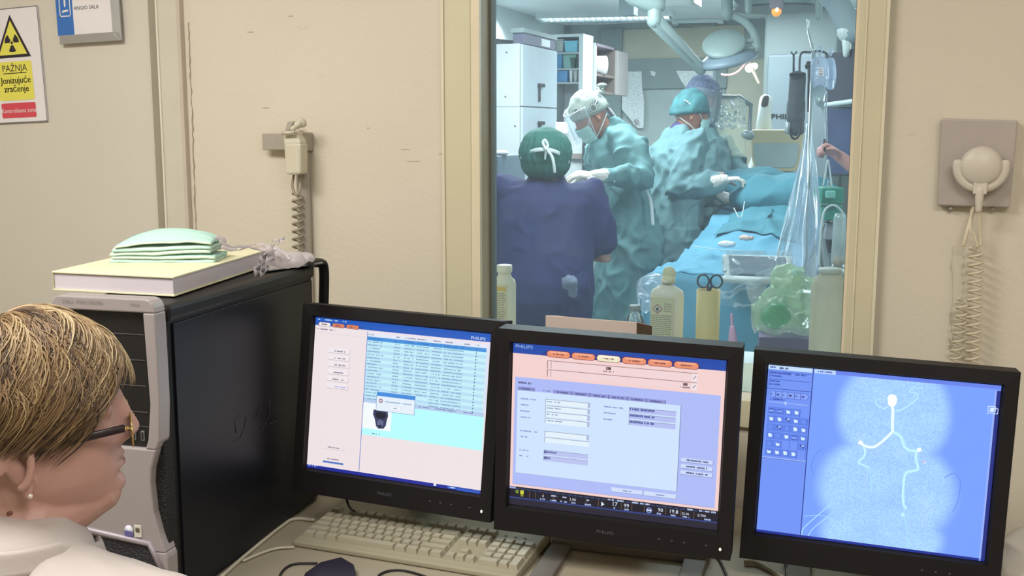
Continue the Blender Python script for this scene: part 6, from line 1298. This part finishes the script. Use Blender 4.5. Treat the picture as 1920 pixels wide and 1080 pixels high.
q = MB(); q.tube(spline([pd(1536, 500, 4.32), pd(1537, 470, 4.32), pd(1541, 420, 4.32), pd(1547, 394, 4.32), pd(1562, 385, 4.32), pd(1576, 394, 4.32), pd(1582, 410, 4.32), pd(1578, 460, 4.32)], 6), .005, 8); q.build('bent_tube', mat('tube_clear', (186, 198, 200), .25), sc_n)
q = MB(); q.tube(spline([pd(1548, 520, 4.35), pd(1540, 490, 4.35), pd(1538, 450, 4.35), pd(1546, 420, 4.35)], 6), .004, 8); q.build('dark_tube', mat('tube_dark', (90, 94, 96), .4), sc_n)
q = MB(); q.tube(spline([pd(1543, 350, 5.1), pd(1548, 322, 5.1), pd(1552, 300, 5.1), pd(1556, 322, 5.1), pd(1560, 352, 5.1)], 6), .004, 6); q.build('looped_tube', mat('tube_pale', (196, 206, 204), .3), gt)
# instrument trolley at far left
tv = thing('instrument_trolley', 'steel instrument trolley with metal bowls behind the nurse in navy', 'trolley', V((pd(950, 345, 6.1).x, pd(950, 345, 6.1).y, 0)))
tz = pd(960, 346, 6.1).z; tc_ = pd(965, 346, 6.1)
q = MB(); q.box((tc_.x-.05, tc_.y, tz-.012), (.66, .42, .02), Matrix.Rotation(TH*.2, 3, 'Z')); q.build('top_shelf', steel, tv, bevel=.004)
q = MB(); q.box((tc_.x-.05, tc_.y, .3), (.62, .38, .02)); q.build('lower_shelf', steel, tv)
for sx in (-1, 1):
    for sy in (-1, 1): q = MB(); q.tube([V((tc_.x-.05+sx*.29, tc_.y+sy*.17, .02)), V((tc_.x-.05+sx*.29, tc_.y+sy*.17, tz-.02))], .013, 8); q.build('leg', steel, tv)
for x, r, h, lb in ((938, .035, .05, 'small steel bowl at the left end of the instrument trolley'), (952, .028, .03, 'low white dish second from left on the instrument trolley'), (966, .022, .045, 'steel cup beside the low dish on the trolley'), (980, .030, .03, 'shallow steel tray bowl near the green cap')):
    c = pd(x, 342, 6.05); c.z = tz-.001; q = MB(); q.lathe(c, [(r*.6, 0), (r, h), (r*1.05, h), (r*.9, h*.9), (r*.5, .006)], 20); tag(q.build('steel_bowl', steel), lb, 'bowl', 'bowls on the instrument trolley')
un = thing('side_unit', 'grey equipment unit cut by the left window frame', 'equipment', pd(928, 600, 4.9)); un.location.z = 0; un['_b'] = list(un.location)
a = pd(934, 292, 5.3); q = MB(); q.bb(a.x-.30, a.x, a.y, a.y+.4, .0, a.z); q.build('cabinet', mat('unit_greyblue', (120, 132, 144), .5), un, bevel=.006); q = MB(); q.ell(a+V((-.02, .1, .012)), (.035, .05, .014)); q.build('white_wipe', sw_, un)
# monitor/equipment block between the nurse and surgeon
eq = thing('anaesthesia_unit', 'white equipment block on a stand between the nurse and the left surgeon', 'equipment', V((pd(1070, 330, 6.6).x, pd(1070, 330, 6.6).y, 0)))
rbox(eq, 'body', 1045, 205, 1094, 420, 6.7, .3, mat('block_white', (196, 200, 200), .4), .01); eo_ = origin(eq); bbs('stand', csh, (eo_.x-.06, eo_.x+.06, eo_.y+.02, eo_.y+.25, 0, 1.05), parent=eq); rbox(eq, 'label_sheet', 1041, 229, 1063, 250, 6.6, .02, sw_, .001); rbox(eq, 'drawer_edge', 1068, 288, 1090, 298, 6.66, .02, mat('edge_brown', (140, 126, 120), .5), .001); rbox(eq, 'dark_post', 1090, 255, 1096, 330, 6.6, .04, mat('post_dark', (52, 58, 62), .5), .001)
q = MB(); A = [pd(1042, 205, 6.5), pd(1050, 222, 6.4), pd(1040, 222, 6.4), pd(1046, 170, 6.5)]
# ------------------------------------------------------------------ things on the window sill (theatre side)
SV = 2.49; SZ = WZ0
def onsill(px, v=SV): p = pv(px, 600, v); return V((p.x, v, SZ))
def hgt(px, py, v=SV): return pv(px, py, v).z-SZ
bott = film('hdpe_white', (226, 226, 196), fac=.93, gloss=.3, rough=.3); cream_b = mat('bottle_cream', (240, 228, 202), .4); lab = mat('label_cream', (232, 216, 172), .5)
ink = mat('label_ink', (98, 92, 66), .6)
def bottle(px, w, top, sh, label, cat='bottle', m=None, v=SV, neck=.017, captop=None, capm=None, name='bottle'):
    c = onsill(px, v); t = thing(name, label, cat, c); hs = hgt(px, sh, v); ht = hgt(px, top, v); q = MB()
    q.lathe(c, [(w*.9, .001), (w, .01), (w, hs-.02), (w*.93, hs-.008), (w*.6, hs), (neck, hs+.006), (neck, hs+.014)], 28, sy=.62); q.build('body', m or cream_b, t)
    q = MB(); q.lathe(c, [(neck*1.05, hs+.010), (neck*1.15, hs+.012), (neck*1.15, ht), (neck*1.0, ht+.001)], 20); q.build('cap', capm or cream_b, t); return t, c, hs
t, c, hs = bottle(946, .030, 497, 518, 'cream plastic bottle with yellow label at the left end of the sill', v=SV)
q = MB(); q.bb(c.x-.026, c.x+.012, c.y-.0195, c.y-.0175, SZ+.02, c.z+hs-.02); q.build('label', lab, t); q = MB(); q.bb(c.x-.024, c.x+.010, c.y-.0205, c.y-.0190, c.z+hs-.035, c.z+hs-.025); q.build('yellow_band', mat('band_yellow', (226, 184, 60), .5), t)
def inkrows(t, x0, x1, y, z0, z1, step=.0045):
    q = MB(); z = z1; r = random.Random(6)
    while z > z0:
        x = x0
        while x < x1-.002: k = r.uniform(.002, .006); q.add([V((x, y, z)), V((min(x+k, x1), y, z)), V((min(x+k, x1), y, z+.0016)), V((x, y, z+.0016))], [(0, 1, 2, 3)], False); x += k+.0012
        z -= step
    return q.build('label_print', ink, t)
inkrows(t, c.x-.023, c.x+.009, c.y-.0200, SZ+.03, c.z+hs-.042)
t, c, hs = bottle(1250, .040, 524, 538, 'cream disinfectant bottle with red flame diamond label on the sill', v=SV, neck=.014)
q = MB(); a = pv(1254, 512, SV); q.lathe(V((a.x, SV, c.z+hs+.010)), [(.016, 0), (.016, .014), (.010, .017)], 20); q.ell(V((a.x+.001, SV, a.z)), (.0165, .009, .0165)); q.build('flip_cap', mat('cap_yellowish', (232, 220, 176), .4), t)
q = MB(); q.bb(c.x-.034, c.x+.020, c.y-.0264, c.y-.0240, SZ+.01, c.z+hs-.022); q.build('label', lab, t)
f = V((pv(1237, 600, SV).x, c.y-.0268, pv(1237, 576, SV).z)); r_ = .0125
q = MB(); q.poly([f+V((0, 0, r_)), f+V((-r_, 0, 0)), f+V((0, 0, -r_)), f+V((r_, 0, 0))]); q.build('diamond_border', mat('hazard_red', (178, 74, 60), .5), t)
q = MB(); f2 = f-V((0, .0004, 0)); r2 = r_*.80; q.poly([f2+V((0, 0, r2)), f2+V((-r2, 0, 0)), f2+V((0, 0, -r2)), f2+V((r2, 0, 0))]); q.build('diamond_field', mat('hazard_white', (226, 220, 196), .5), t)
q = MB(); f3 = f-V((0, .0008, 0)); q.poly([f3+V((x*.0013, 0, z*.0013)) for x, z in ((-2.2, -2), (-3, 0), (-2, 2), (-1.4, .8), (-.2, 4.4), (.6, 2.6), (1.2, 3.0), (2.2, .6), (2.6, -.6), (2.2, -2), (0, -3))]); q.bb(f3.x-.004, f3.x+.004, f3.y, f3.y+.0003, f3.z-.0062, f3.z-.0052); q.build('flame', mat('flame_black', (30, 28, 26), .5), t)
inkrows(t, c.x-.032, c.x+.018, c.y-.0266, SZ+.012, f.z-r_-.004); inkrows(t, f.x+r_+.003, c.x+.018, c.y-.0266, f.z-.008, f.z+.012)
# small vial jar
c = onsill(1190, 2.45); t = thing('glass_vial', 'small clear glass vial with grey stopper left of the disinfectant bottle', 'vial', c); hv_ = hgt(1190, 572, 2.45)
q = MB(); q.lathe(c, [(.022, .001), (.024, .004), (.024, hv_-.045), (.020, hv_-.030), (.011, hv_-.016), (.011, hv_-.010)], 24); q.build('glass_body', film('vial_glass', (214, 226, 226), fac=.14, gloss=1.1, rough=.03), t); q = MB(); q.lathe(c, [(.013, hv_-.013), (.014, hv_-.012), (.014, hv_-.001), (.012, hv_)], 20); q.build('stopper', mat('stopper_grey', (140, 142, 138), .5), t)
# round yellow paper roll holding scissors
c = onsill(1327, 2.47); ch = hgt(1327, 543, 2.47); t = thing('tape_roll_cup', 'yellow cylindrical paper cup holding scissors, right of the disinfectant bottle', 'cup', c)
q = MB(); q.lathe(c, [(.026, .001), (.027, .002), (.0275, ch), (.0255, ch), (.0245, .004), (.001, .004)], 32); q.build('wall', mat('cup_yellow', (236, 206, 134), .55), t)
c3 = onsill(1327, 2.47); t = thing('scissors', 'steel scissors standing handles up in the yellow cup', 'scissors', c3+V((0, 0, .02)))
sm_ = mat('scissor_dark', (66, 72, 76), .3, metal=.6)
for sx in (-1, 1):
    cc = V((pv(1317 if sx < 0 else 1341, 600, 2.47).x, 2.47, pv(1327, 527, 2.47).z)); q = MB()
    ring = [cc+V((.0135*math.cos(rad(a)), .002*sx, .0150*math.sin(rad(a)))) for a in range(0, 361, 20)]; q.tube(ring, .0024, 8); q.solid([cc+V((-sx*.010, 0, -.010)), V((c3.x, 2.47, cc.z-.028)), V((c3.x-sx*.003, 2.47, cc.z-.1))], [.0030, .0034, .0016], 8); q.build('blade_and_loop', sm_, t)
# big translucent jug on the right
c = onsill(1553, 2.50); t = thing('plastic_jug', 'large milky plastic jug against the right window frame', 'jug', c); jh = hgt(1553, 512, 2.5)
q = MB(); q.lathe(c, [(.038, .001), (.041, .008), (.041, jh-.03), (.036, jh-.012), (.022, jh-.002), (.022, jh+.004)], 32, sx=1.0); q.build('body', film('jug_milky', (226, 216, 190), fac=.72, gloss=.3, rough=.3), t); q = MB(); q.lathe(c, [(.026, jh), (.026, jh+.010), (.020, jh+.012)], 24); q.build('cap', mat('jug_cap', (198, 200, 186), .5), t)
# green bag on a bin
gbm = film('green_bag', (190, 220, 170), fac=.42, gloss=.4, rough=.15)
c = pd(1477, 590, 3.3); mb = MB()
for x, y, r in ((1465, 590, .075), (1490, 570, .07), (1500, 598, .06), (1460, 560, .04), (1500, 545, .05), (1478, 532, .045)): mb.ell(pd(x, y, 3.3), (r, r*.8, r*.8))
me = remesh(mb, .006, 3); displace(me, lambda p: .020*ridged(p, (14, 14, 17))+.025*crease(p, 16)+.012*crease(p, 34)); bn = thing('waste_bag', 'crumpled translucent green waste bag standing above the violet tray', 'bag', pd(1480, 622, 3.3)); mobj('bag', me, gbm, bn)
mb = MB(); mb.ell(pd(1455, 592, 3.2), (.036, .03, .032)); me = remesh(mb, .006, 2); displace(me, lambda p: .012*ridged(p, (20, 20, 24))); mobj('dark_green_fold', me, film('fold_green', (110, 182, 130), fac=.55, gloss=.4), bn)
c = pd(1475, 640, 3.3); q = MB(); q.box((c.x, c.y, c.z-.02), (.17, .2, .10), Matrix.Rotation(rad(8), 3, 'Z')); q = q.build('violet_tray', mat('tray_violet', (100, 88, 120), .5), None, bevel=.004); tag(q, 'violet-grey tray under the green waste bag', 'tray')
tl = thing('waste_trolley', 'white trolley carrying the violet tray and green bag', 'trolley', V((c.x, c.y, 0)))
bbs('shelf', csh, (c.x-.16, c.x+.16, c.y-.15, c.y+.15, c.z-.09, c.z-.071), parent=tl, bevel=.004)
for sx in (-1, 1):
    for sy in (-1, 1): bbs('leg', csh, (c.x+sx*.14-.012, c.x+sx*.14+.012, c.y+sy*.13-.012, c.y+sy*.13+.012, 0, c.z-.09), parent=tl)
q = MB(); q.grid(lambda s, t: pd(1392+s*38, 582+t*46+4*math.sin(s*9), 4.4)+FW*.03*math.sin(s*14), 20, 12); tag(q.build('teal_cloth', mat('cloth_teal', (74, 150, 168), .8), thick=.003), 'teal cloth corner hanging below the control panel', 'cloth')
rail = thing('table_rail', 'pale horizontal equipment rail at the foot of the operating table', 'rail', pd(1310, 545, 4.5)); q = MB(); q.solid([pd(1215, 527, 4.55), pd(1345, 534, 4.45)], [.014, .014], 8); q.build('bar', steel, rail)
q = MB(); q.solid([pd(1255, 545, 4.5), pd(1284, 532, 4.45), pd(1295, 560, 4.45)], [.006]*3, 8); q.build('hook', arm_, rail)
mb = MB(); mb.ell(pd(1225, 540, 4.3), (.06, .05, .05)); mb.ell(pd(1212, 560, 4.3), (.03, .03, .05)); me = remesh(mb, .007, 2); displace(me, lambda p: .014*ridged(p, (18, 18, 20))); mobj('plastic_wrap', me, film('wrap_b', (206, 222, 236), fac=.30, gloss=.8, rough=.1), rail)
# ------------------------------------------------------------------ theatre staff
teal = mat('gown_teal', (98, 138, 140), .8, var=.07, scale=5, bump=.15, bscale=40); teal2 = mat('gown_teal_pale', (108, 144, 148), .8, var=.07, scale=5, bump=.15, bscale=40)
navy = mat('scrub_navy', (44, 45, 92), .85, var=.08, scale=4, bump=.12, bscale=60); capg = mat('bouffant_green', (44, 104, 92), .75, var=.12, scale=20, bump=.3, bscale=40); glv = mat('glove_latex', (222, 212, 204), .45, sss=.1)
mskm = mat('mask_pale', (176, 214, 208), .7); tiew = mat('tie_white', (222, 230, 230), .6); apron = mat('lead_apron', (44, 40, 84), .6)
L, R_ = -HR, HR
# nurse in navy, seen from behind
N_ = pd(1025, 342, 4.65); Nh = pd(1024, 303, 4.60)+HF*.03
nu = Person('person in navy scrubs and green bouffant cap seen from behind, left of the window', V((pd(1020, 545, 4.6).x, pd(1020, 545, 4.6).y, .88)), N_, Nh, HF+L*.05, HF, .175, 'theatre staff')
ha = {1: nu.pt(.42, .30, .14), -1: nu.pt(.46, .26, -.10)}
ar = {1: nu.arm(1, ha[1], nu.lf*.9-nu.ax*.6), -1: nu.arm(-1, ha[-1], -nu.lf*.7-nu.ax*1.2-nu.fw*.15)}
nh = {1: dict(n=V((0, 0, -1)), side=1), -1: dict(n=V((0, 0, -1)), side=-1)}
nu.body(ar, skin3, .009, .95, nh)
q = MB(); sc2 = [(-.04, (.165, .215)), (.2, (.155, .21)), (.5, (.145, .215)), (.75, (.145, .225)), (.9, (.115, .20)), (.985, (.065, .085))]
q.solid([nu.pt(k, 0, 0) for k, r in sc2], [r for k, r in sc2], 24, hint=nu.fw)
for sd in (-1, 1): S_, E_, H_ = ar[sd]; q.solid([nu.pt(.80, 0, sd*.10), S_, S_*.45+E_*.55, S_*.26+E_*.74], [.085, .088, .080, .070], 14)
me = remesh(q, .011, 3); displace(me, lambda p: .016*noise.noise(V((p.x*8, p.y*8, p.z*2)))+.022*crease(p, 5)+.012*crease(p, 10)); mobj('scrub_top', me, navy, nu.root)
q = MB()
for sd in (-1, 1): q.solid([nu.pt(.02, 0, sd*.09), V((*nu.pt(0, 0, sd*.10).xy, .5)), V((*nu.pt(0, 0, sd*.11).xy, .09))], [(.14, .12), (.10, .095), (.085, .08)], 14, hint=nu.fw)
me = remesh(q, .012, 3); displace(me, lambda p: .008*ridged(p, (9, 9, 5))); mobj('scrub_trousers', me, navy, nu.root)
mb = MB(); cc = pd(1023, 287, 4.6); mb.ell(cc+V((0, 0, .004)), (.114, .126, .110)); mb.ell(cc+V((0, 0, -.05)), (.106, .112, .066)); me = remesh(mb, .005, 2)
def bf(p): a = math.atan2(p.y-cc.y, p.x-cc.x); return .0035*math.sin(a*26+3*noise.noise(p*20))*min(1, max(0, (.10-(p.z-cc.z))/.1))+.004*noise.noise(p*18)
displace(me, bf); mobj('bouffant_cap', me, capg, nu.root)
q = MB()
for pts in ([(977, 298), (990, 287), (1008, 281), (1024, 280)], [(1024, 280), (1040, 284), (1055, 292), (1066, 305)]): q.solid(spline([pd(x, y, 4.460+.12*((x-1022)/46)**2) for x, y in pts], 4), [(.0022, .0085)]*13, 8, hint=-FW)
q.solid(spline([pd(1024, 280, 4.45), pd(1018, 268, 4.46), pd(1022, 263, 4.46), pd(1027, 272, 4.46), pd(1025, 281, 4.46)], 4), [.006]*17, 8); q.solid(spline([pd(1025, 281, 4.46), pd(1034, 292, 4.46), pd(1038, 306, 4.46), pd(1040, 322, 4.47)], 4), [.0065]*13, 8); q.solid([pd(1024, 281, 4.46), pd(1022, 298, 4.47)], [.006, .004], 8); q.build('mask_tie', tiew, nu.root)
mb = MB(); mb.ell(pd(1068, 530, 4.38), (.035, .02, .028)); mb.ell(pd(1074, 545, 4.4), (.018, .015, .03)); me = remesh(mb, .005, 1); displace(me, lambda p: .006*ridged(p, (40, 40, 40))); mobj('waist_knot', me, mat('knot_grey', (120, 128, 150), .7), nu.root)
# left surgeon, patterned cap, bent over
def pattern_cap():
    m = mat('cap_printed', (150, 156, 148), .8, var=.05); N = m.node_tree.nodes; L_ = m.node_tree.links; b = N['Principled BSDF']; src = b.inputs['Base Color'].links[0].from_socket
    tc = N.new('ShaderNodeTexCoord'); vo = N.new('ShaderNodeTexVoronoi'); vo.inputs['Scale'].default_value = 13; L_.new(tc.outputs['Object'], vo.inputs['Vector'])
    cr = N.new('ShaderNodeValToRGB'); cr.color_ramp.interpolation = 'CONSTANT'; e = cr.color_ramp.elements; e[0].position = 0; e[0].color = (.8, .8, .8, 1); e[1].position = .22; e[1].color = (0, 0, 0, 1)
    for p, c_ in ((.30, .55), (.36, 0)): x = e.new(p); x.color = (c_, c_, c_, 1)
    L_.new(vo.outputs['Distance'], cr.inputs[0]); mx = N.new('ShaderNodeMix'); mx.data_type = 'RGBA'; L_.new(cr.outputs[0], mx.inputs[0]); L_.new(src, mx.inputs[6]); mx.inputs[7].default_value = lin((62, 68, 76))+(1,); L_.new(mx.outputs[2], b.inputs['Base Color']); return m
SD = 5.9
A_N = pd(1140, 246, SD); A_H = pd(1108, 217, SD-.08)
fA = (L*.80-HF*.30+V((0, 0, -.62)))
sA = Person('person in teal gown with printed white cap bending left, face shield raised', V((*pd(1178, 480, SD+.05).xy, 1.0)), A_N, A_H, fA, L*.95-HF*.25, .185, 'theatre staff', roll=V((0, 0, 1)))
hA = {1: pd(1118, 330, SD-.42), -1: pd(1112, 335, SD-.1)}
aA = {1: sA.arm(1, hA[1], R_*1.0-V((0, 0, 1))*.9-HF*.5, .30, .27), -1: sA.arm(-1, hA[-1], R_*.6-V((0, 0, 1))*.9+HF*.6, .30, .27)}
hn = {1: dict(n=V((0, 0, -1))+HF*.3, side=-1, d=L*1.0+V((0, 0, .12)), curl=22, spread=8, s=1.05), -1: dict(n=V((0, 0, -1))-HF*.2, side=1, d=L, curl=28)}
sA.body(aA, skin2, .008, 1.0, hn); sA.gown(aA, teal, .25, fold=.021); gloves(sA, aA, hn, glv)
sA.cap(pattern_cap(), 1.0, .012, .22, 'surgical_cap', fold=.005)
mb = MB(); mb.ell(sA.H(-.115, 0, .07), (.03, .03, .022)); mb.ell(sA.H(-.14, .02, .10), (.03, .014, .014)); mb.ell(sA.H(-.14, -.02, .085), (.026, .014, .012)); me = remesh(mb, .004, 1); mobj('cap_knot', me, MATS['cap_printed'], sA.root)
sA.mask(mskm, tiew)
q = MB(); q.solid([sA.pt(1.0, -.01, 0), sA.pt(.93, -.012, 0)], [(.066, .074), (.082, .125)], 20, hint=sA.fw); me = remesh(q, .006, 2); mobj('apron_collar', me, apron, sA.root)
q = MB(); q.solid([sA.H(-.105, 0, -.03), sA.pt(1.0, -.085, 0)], [(.010, .045), (.010, .055)], 12, hint=sA.fw); q.build('collar_flap', mat('collar_print', (190, 196, 214), .7, var=.25, scale=40), sA.root)
q = MB(); q.grid(lambda s, t: sA.H(.128+.03*t-.085*(2*s-1)**2, (s-.5)*.22, .085-.165*t), 20, 16); q.build('face_shield', film('visor', (210, 222, 226), fac=.07, gloss=.35, rough=.05), sA.root, thick=.001)
q = MB(); q.tube([sA.H(.128-.085*(2*s-1)**2, (s-.5)*.22, .086) for s in [k/12 for k in range(13)]], .003, 6); q.build('visor_band', tiew, sA.root)
q = MB(); q.solid(spline([pd(1214, 330, SD-.2), pd(1219, 345, SD-.22), pd(1212, 356, SD-.2), pd(1220, 378, SD-.2), pd(1224, 420, SD-.2)], 4), [.016]*8+[.010]*9, 8); q.build('gown_tie', tiew, sA.root)
# right surgeon in green cap and glasses
BD = 6.2; B_N = pd(1272, 258, BD); B_H = pd(1293, 215, BD-.03)
sB = Person('person in teal gown, green cap and glasses looking right over the table', V((*pd(1258, 460, BD).xy, 1.0)), B_N, B_H, R_*.98+HF*.02+V((0, 0, -.16)), R_*.9+HF*.35, .19, 'theatre staff')
hB = {-1: pd(1355, 338, BD-.25), 1: pd(1372, 372, BD-.1)}
aB = {-1: sB.arm(-1, hB[-1], -V((0, 0, 1))-L*-.5-HF*.3, .30, .27), 1: sB.arm(1, hB[1]-R_*.02, -V((0, 0, 1)), .31, .30)}
bn_ = {-1: dict(n=V((0, 0, -1)), side=-1, d=R_+V((0, 0, .1)), curl=30), 1: dict(n=V((0, 0, -1)), side=1, curl=30, d=R_-V((0, 0, .1)))}
sB.body(aB, skin2, .008, .98, bn_); sB.gown(aB, teal2, .25, fold=.021, sleeve=1.05); gloves(sB, aB, bn_, glv)
sB.cap(mat('cap_green', (66, 122, 126), .75, var=.3, scale=26), 1.02, .004, .24, fold=.005)
sB.mask(mskm, tiew)
q = MB()
for sd in (-1, 1): q.solid([sB.H(.10, sd*.066, .022), sB.H(0, sd*.080, .014)], [.003, .0025], 6); q.tube([sB.H(.106, sd*(.034+.026*math.cos(rad(a))), .016+.018*math.sin(rad(a))) for a in range(0, 361, 30)], .0024, 6)
q.build('glasses', mat('glasses_dark', (60, 62, 70), .4), sB.root)
q = MB(); q.solid([sB.H(-.03, 0, -.095), sB.pt(1.0, -.01, 0), sB.pt(.93, .005, 0)], [(.062, .066), (.068, .076), (.090, .130)], 20, hint=sB.fw); me = remesh(q, .006, 2); mobj('apron_collar', me, mat('collar_violet', (72, 58, 112), .6), sB.root)
# assistant behind, visor over patterned cap
CD = 6.85; C_N = pd(1322, 252, CD); C_H = pd(1314, 188, CD)
sC = Person('person in teal gown behind the green-capped one, dark patterned cap with visor', V((*pd(1325, 420, CD).xy, 1.0)), C_N, C_H, R_*.55-HF*.75+V((0, 0, -.25)), R_*.7-HF*.6, .19, 'theatre staff')
hC = {-1: pd(1352, 332, CD-.3), 1: pd(1362, 345, CD-.2)}
aC = {-1: sC.arm(-1, hC[-1], -V((0, 0, 1)), .30, .27), 1: sC.arm(1, hC[1], -V((0, 0, 1))+R_, .30, .27)}
cn_ = {-1: dict(n=V((0, 0, -1)), side=-1, curl=30), 1: dict(n=V((0, 0, -1)), side=1, curl=30)}
sC.body(aC, skin3, .008, 1.0, cn_); sC.gown(aC, teal2, .25, fold=.016); gloves(sC, aC, cn_, mat('glove_pink', (206, 176, 172), .5))
sC.cap(mat('cap_dark_print', (118, 128, 158), .8, var=.5, scale=34), 1.10, .028, .15); sC.mask(mskm, tiew)
q = MB(); q.grid(lambda s, t: sC.H(.135-.09*(2*s-1)**2+.02*t, (s-.5)*.24, .10-.22*t), 20, 16); q.build('face_shield', film('visor2', (226, 234, 240), fac=.30, gloss=.9, rough=.06), sC.root, thick=.001)
# gloved pair of hands resting on the drape (second assistant hand of the right surgeon)
# person at the right edge, only raised hand and forearm in view
ED = 4.5; eh = pd(1572, 292, ED); 
sE = Person('person behind the right window frame, raised bare hand gripping the drip tube', V((*(pd(1680, 470, ED)).xy, .97)), pd(1690, 225, ED), pd(1688, 185, ED), L+V((0, 0, .05)), L, .18, 'theatre staff')
aE = {1: sE.arm(1, eh, R_*.6-V((0, 0, 1)), .30, .27), -1: sE.arm(-1, sE.pt(.02, -.05, -.30), -V((0, 0, 1)), .30, .27)}
en = {1: dict(n=V((0, 0, -1))-HF*.5+L*.0, side=-1, d=L+V((0, 0, .55)), curl=62, s=.95), -1: dict(n=V((0, 0, 1)), side=1)}
sE.body(aE, skinmat('skin_pink', (206, 152, 148)), .0055, 1.0, en)
q = MB(); q.solid([sE.pt(k, 0, 0) for k in (0, .3, .6, .85, .96)], [(.15, .20), (.14, .19), (.14, .195), (.12, .185), (.07, .09)], 20, hint=sE.fw)
for sd in (-1, 1): S_, E_, H_ = aE[sd]; q.solid([sE.pt(.8, 0, sd*.1), S_, S_*.4+E_*.6], [.08, .08, .07], 12)
me = remesh(q, .012, 3); displace(me, lambda p: .008*ridged(p, (9, 9, 6))); mobj('scrub_top', me, teal, sE.root)
q = MB()
for sd in (-1, 1): q.solid([sE.pt(.02, 0, sd*.09), V((*sE.pt(0, 0, sd*.10).xy, .5)), V((*sE.pt(0, 0, sd*.11).xy, .09))], [(.14, .12), (.10, .095), (.085, .08)], 14, hint=sE.fw)
mobj('scrub_trousers', remesh(q, .012, 3), teal, sE.root)
q = MB(); q.solid([pd(1546, 262, ED-.03), pd(1543, 292, ED-.02)], [.005, .006], 8); tag(q.build('clamp', mat('clamp_dark', (70, 56, 60), .5)), 'small dark roller clamp held in the raised hand', 'clamp')
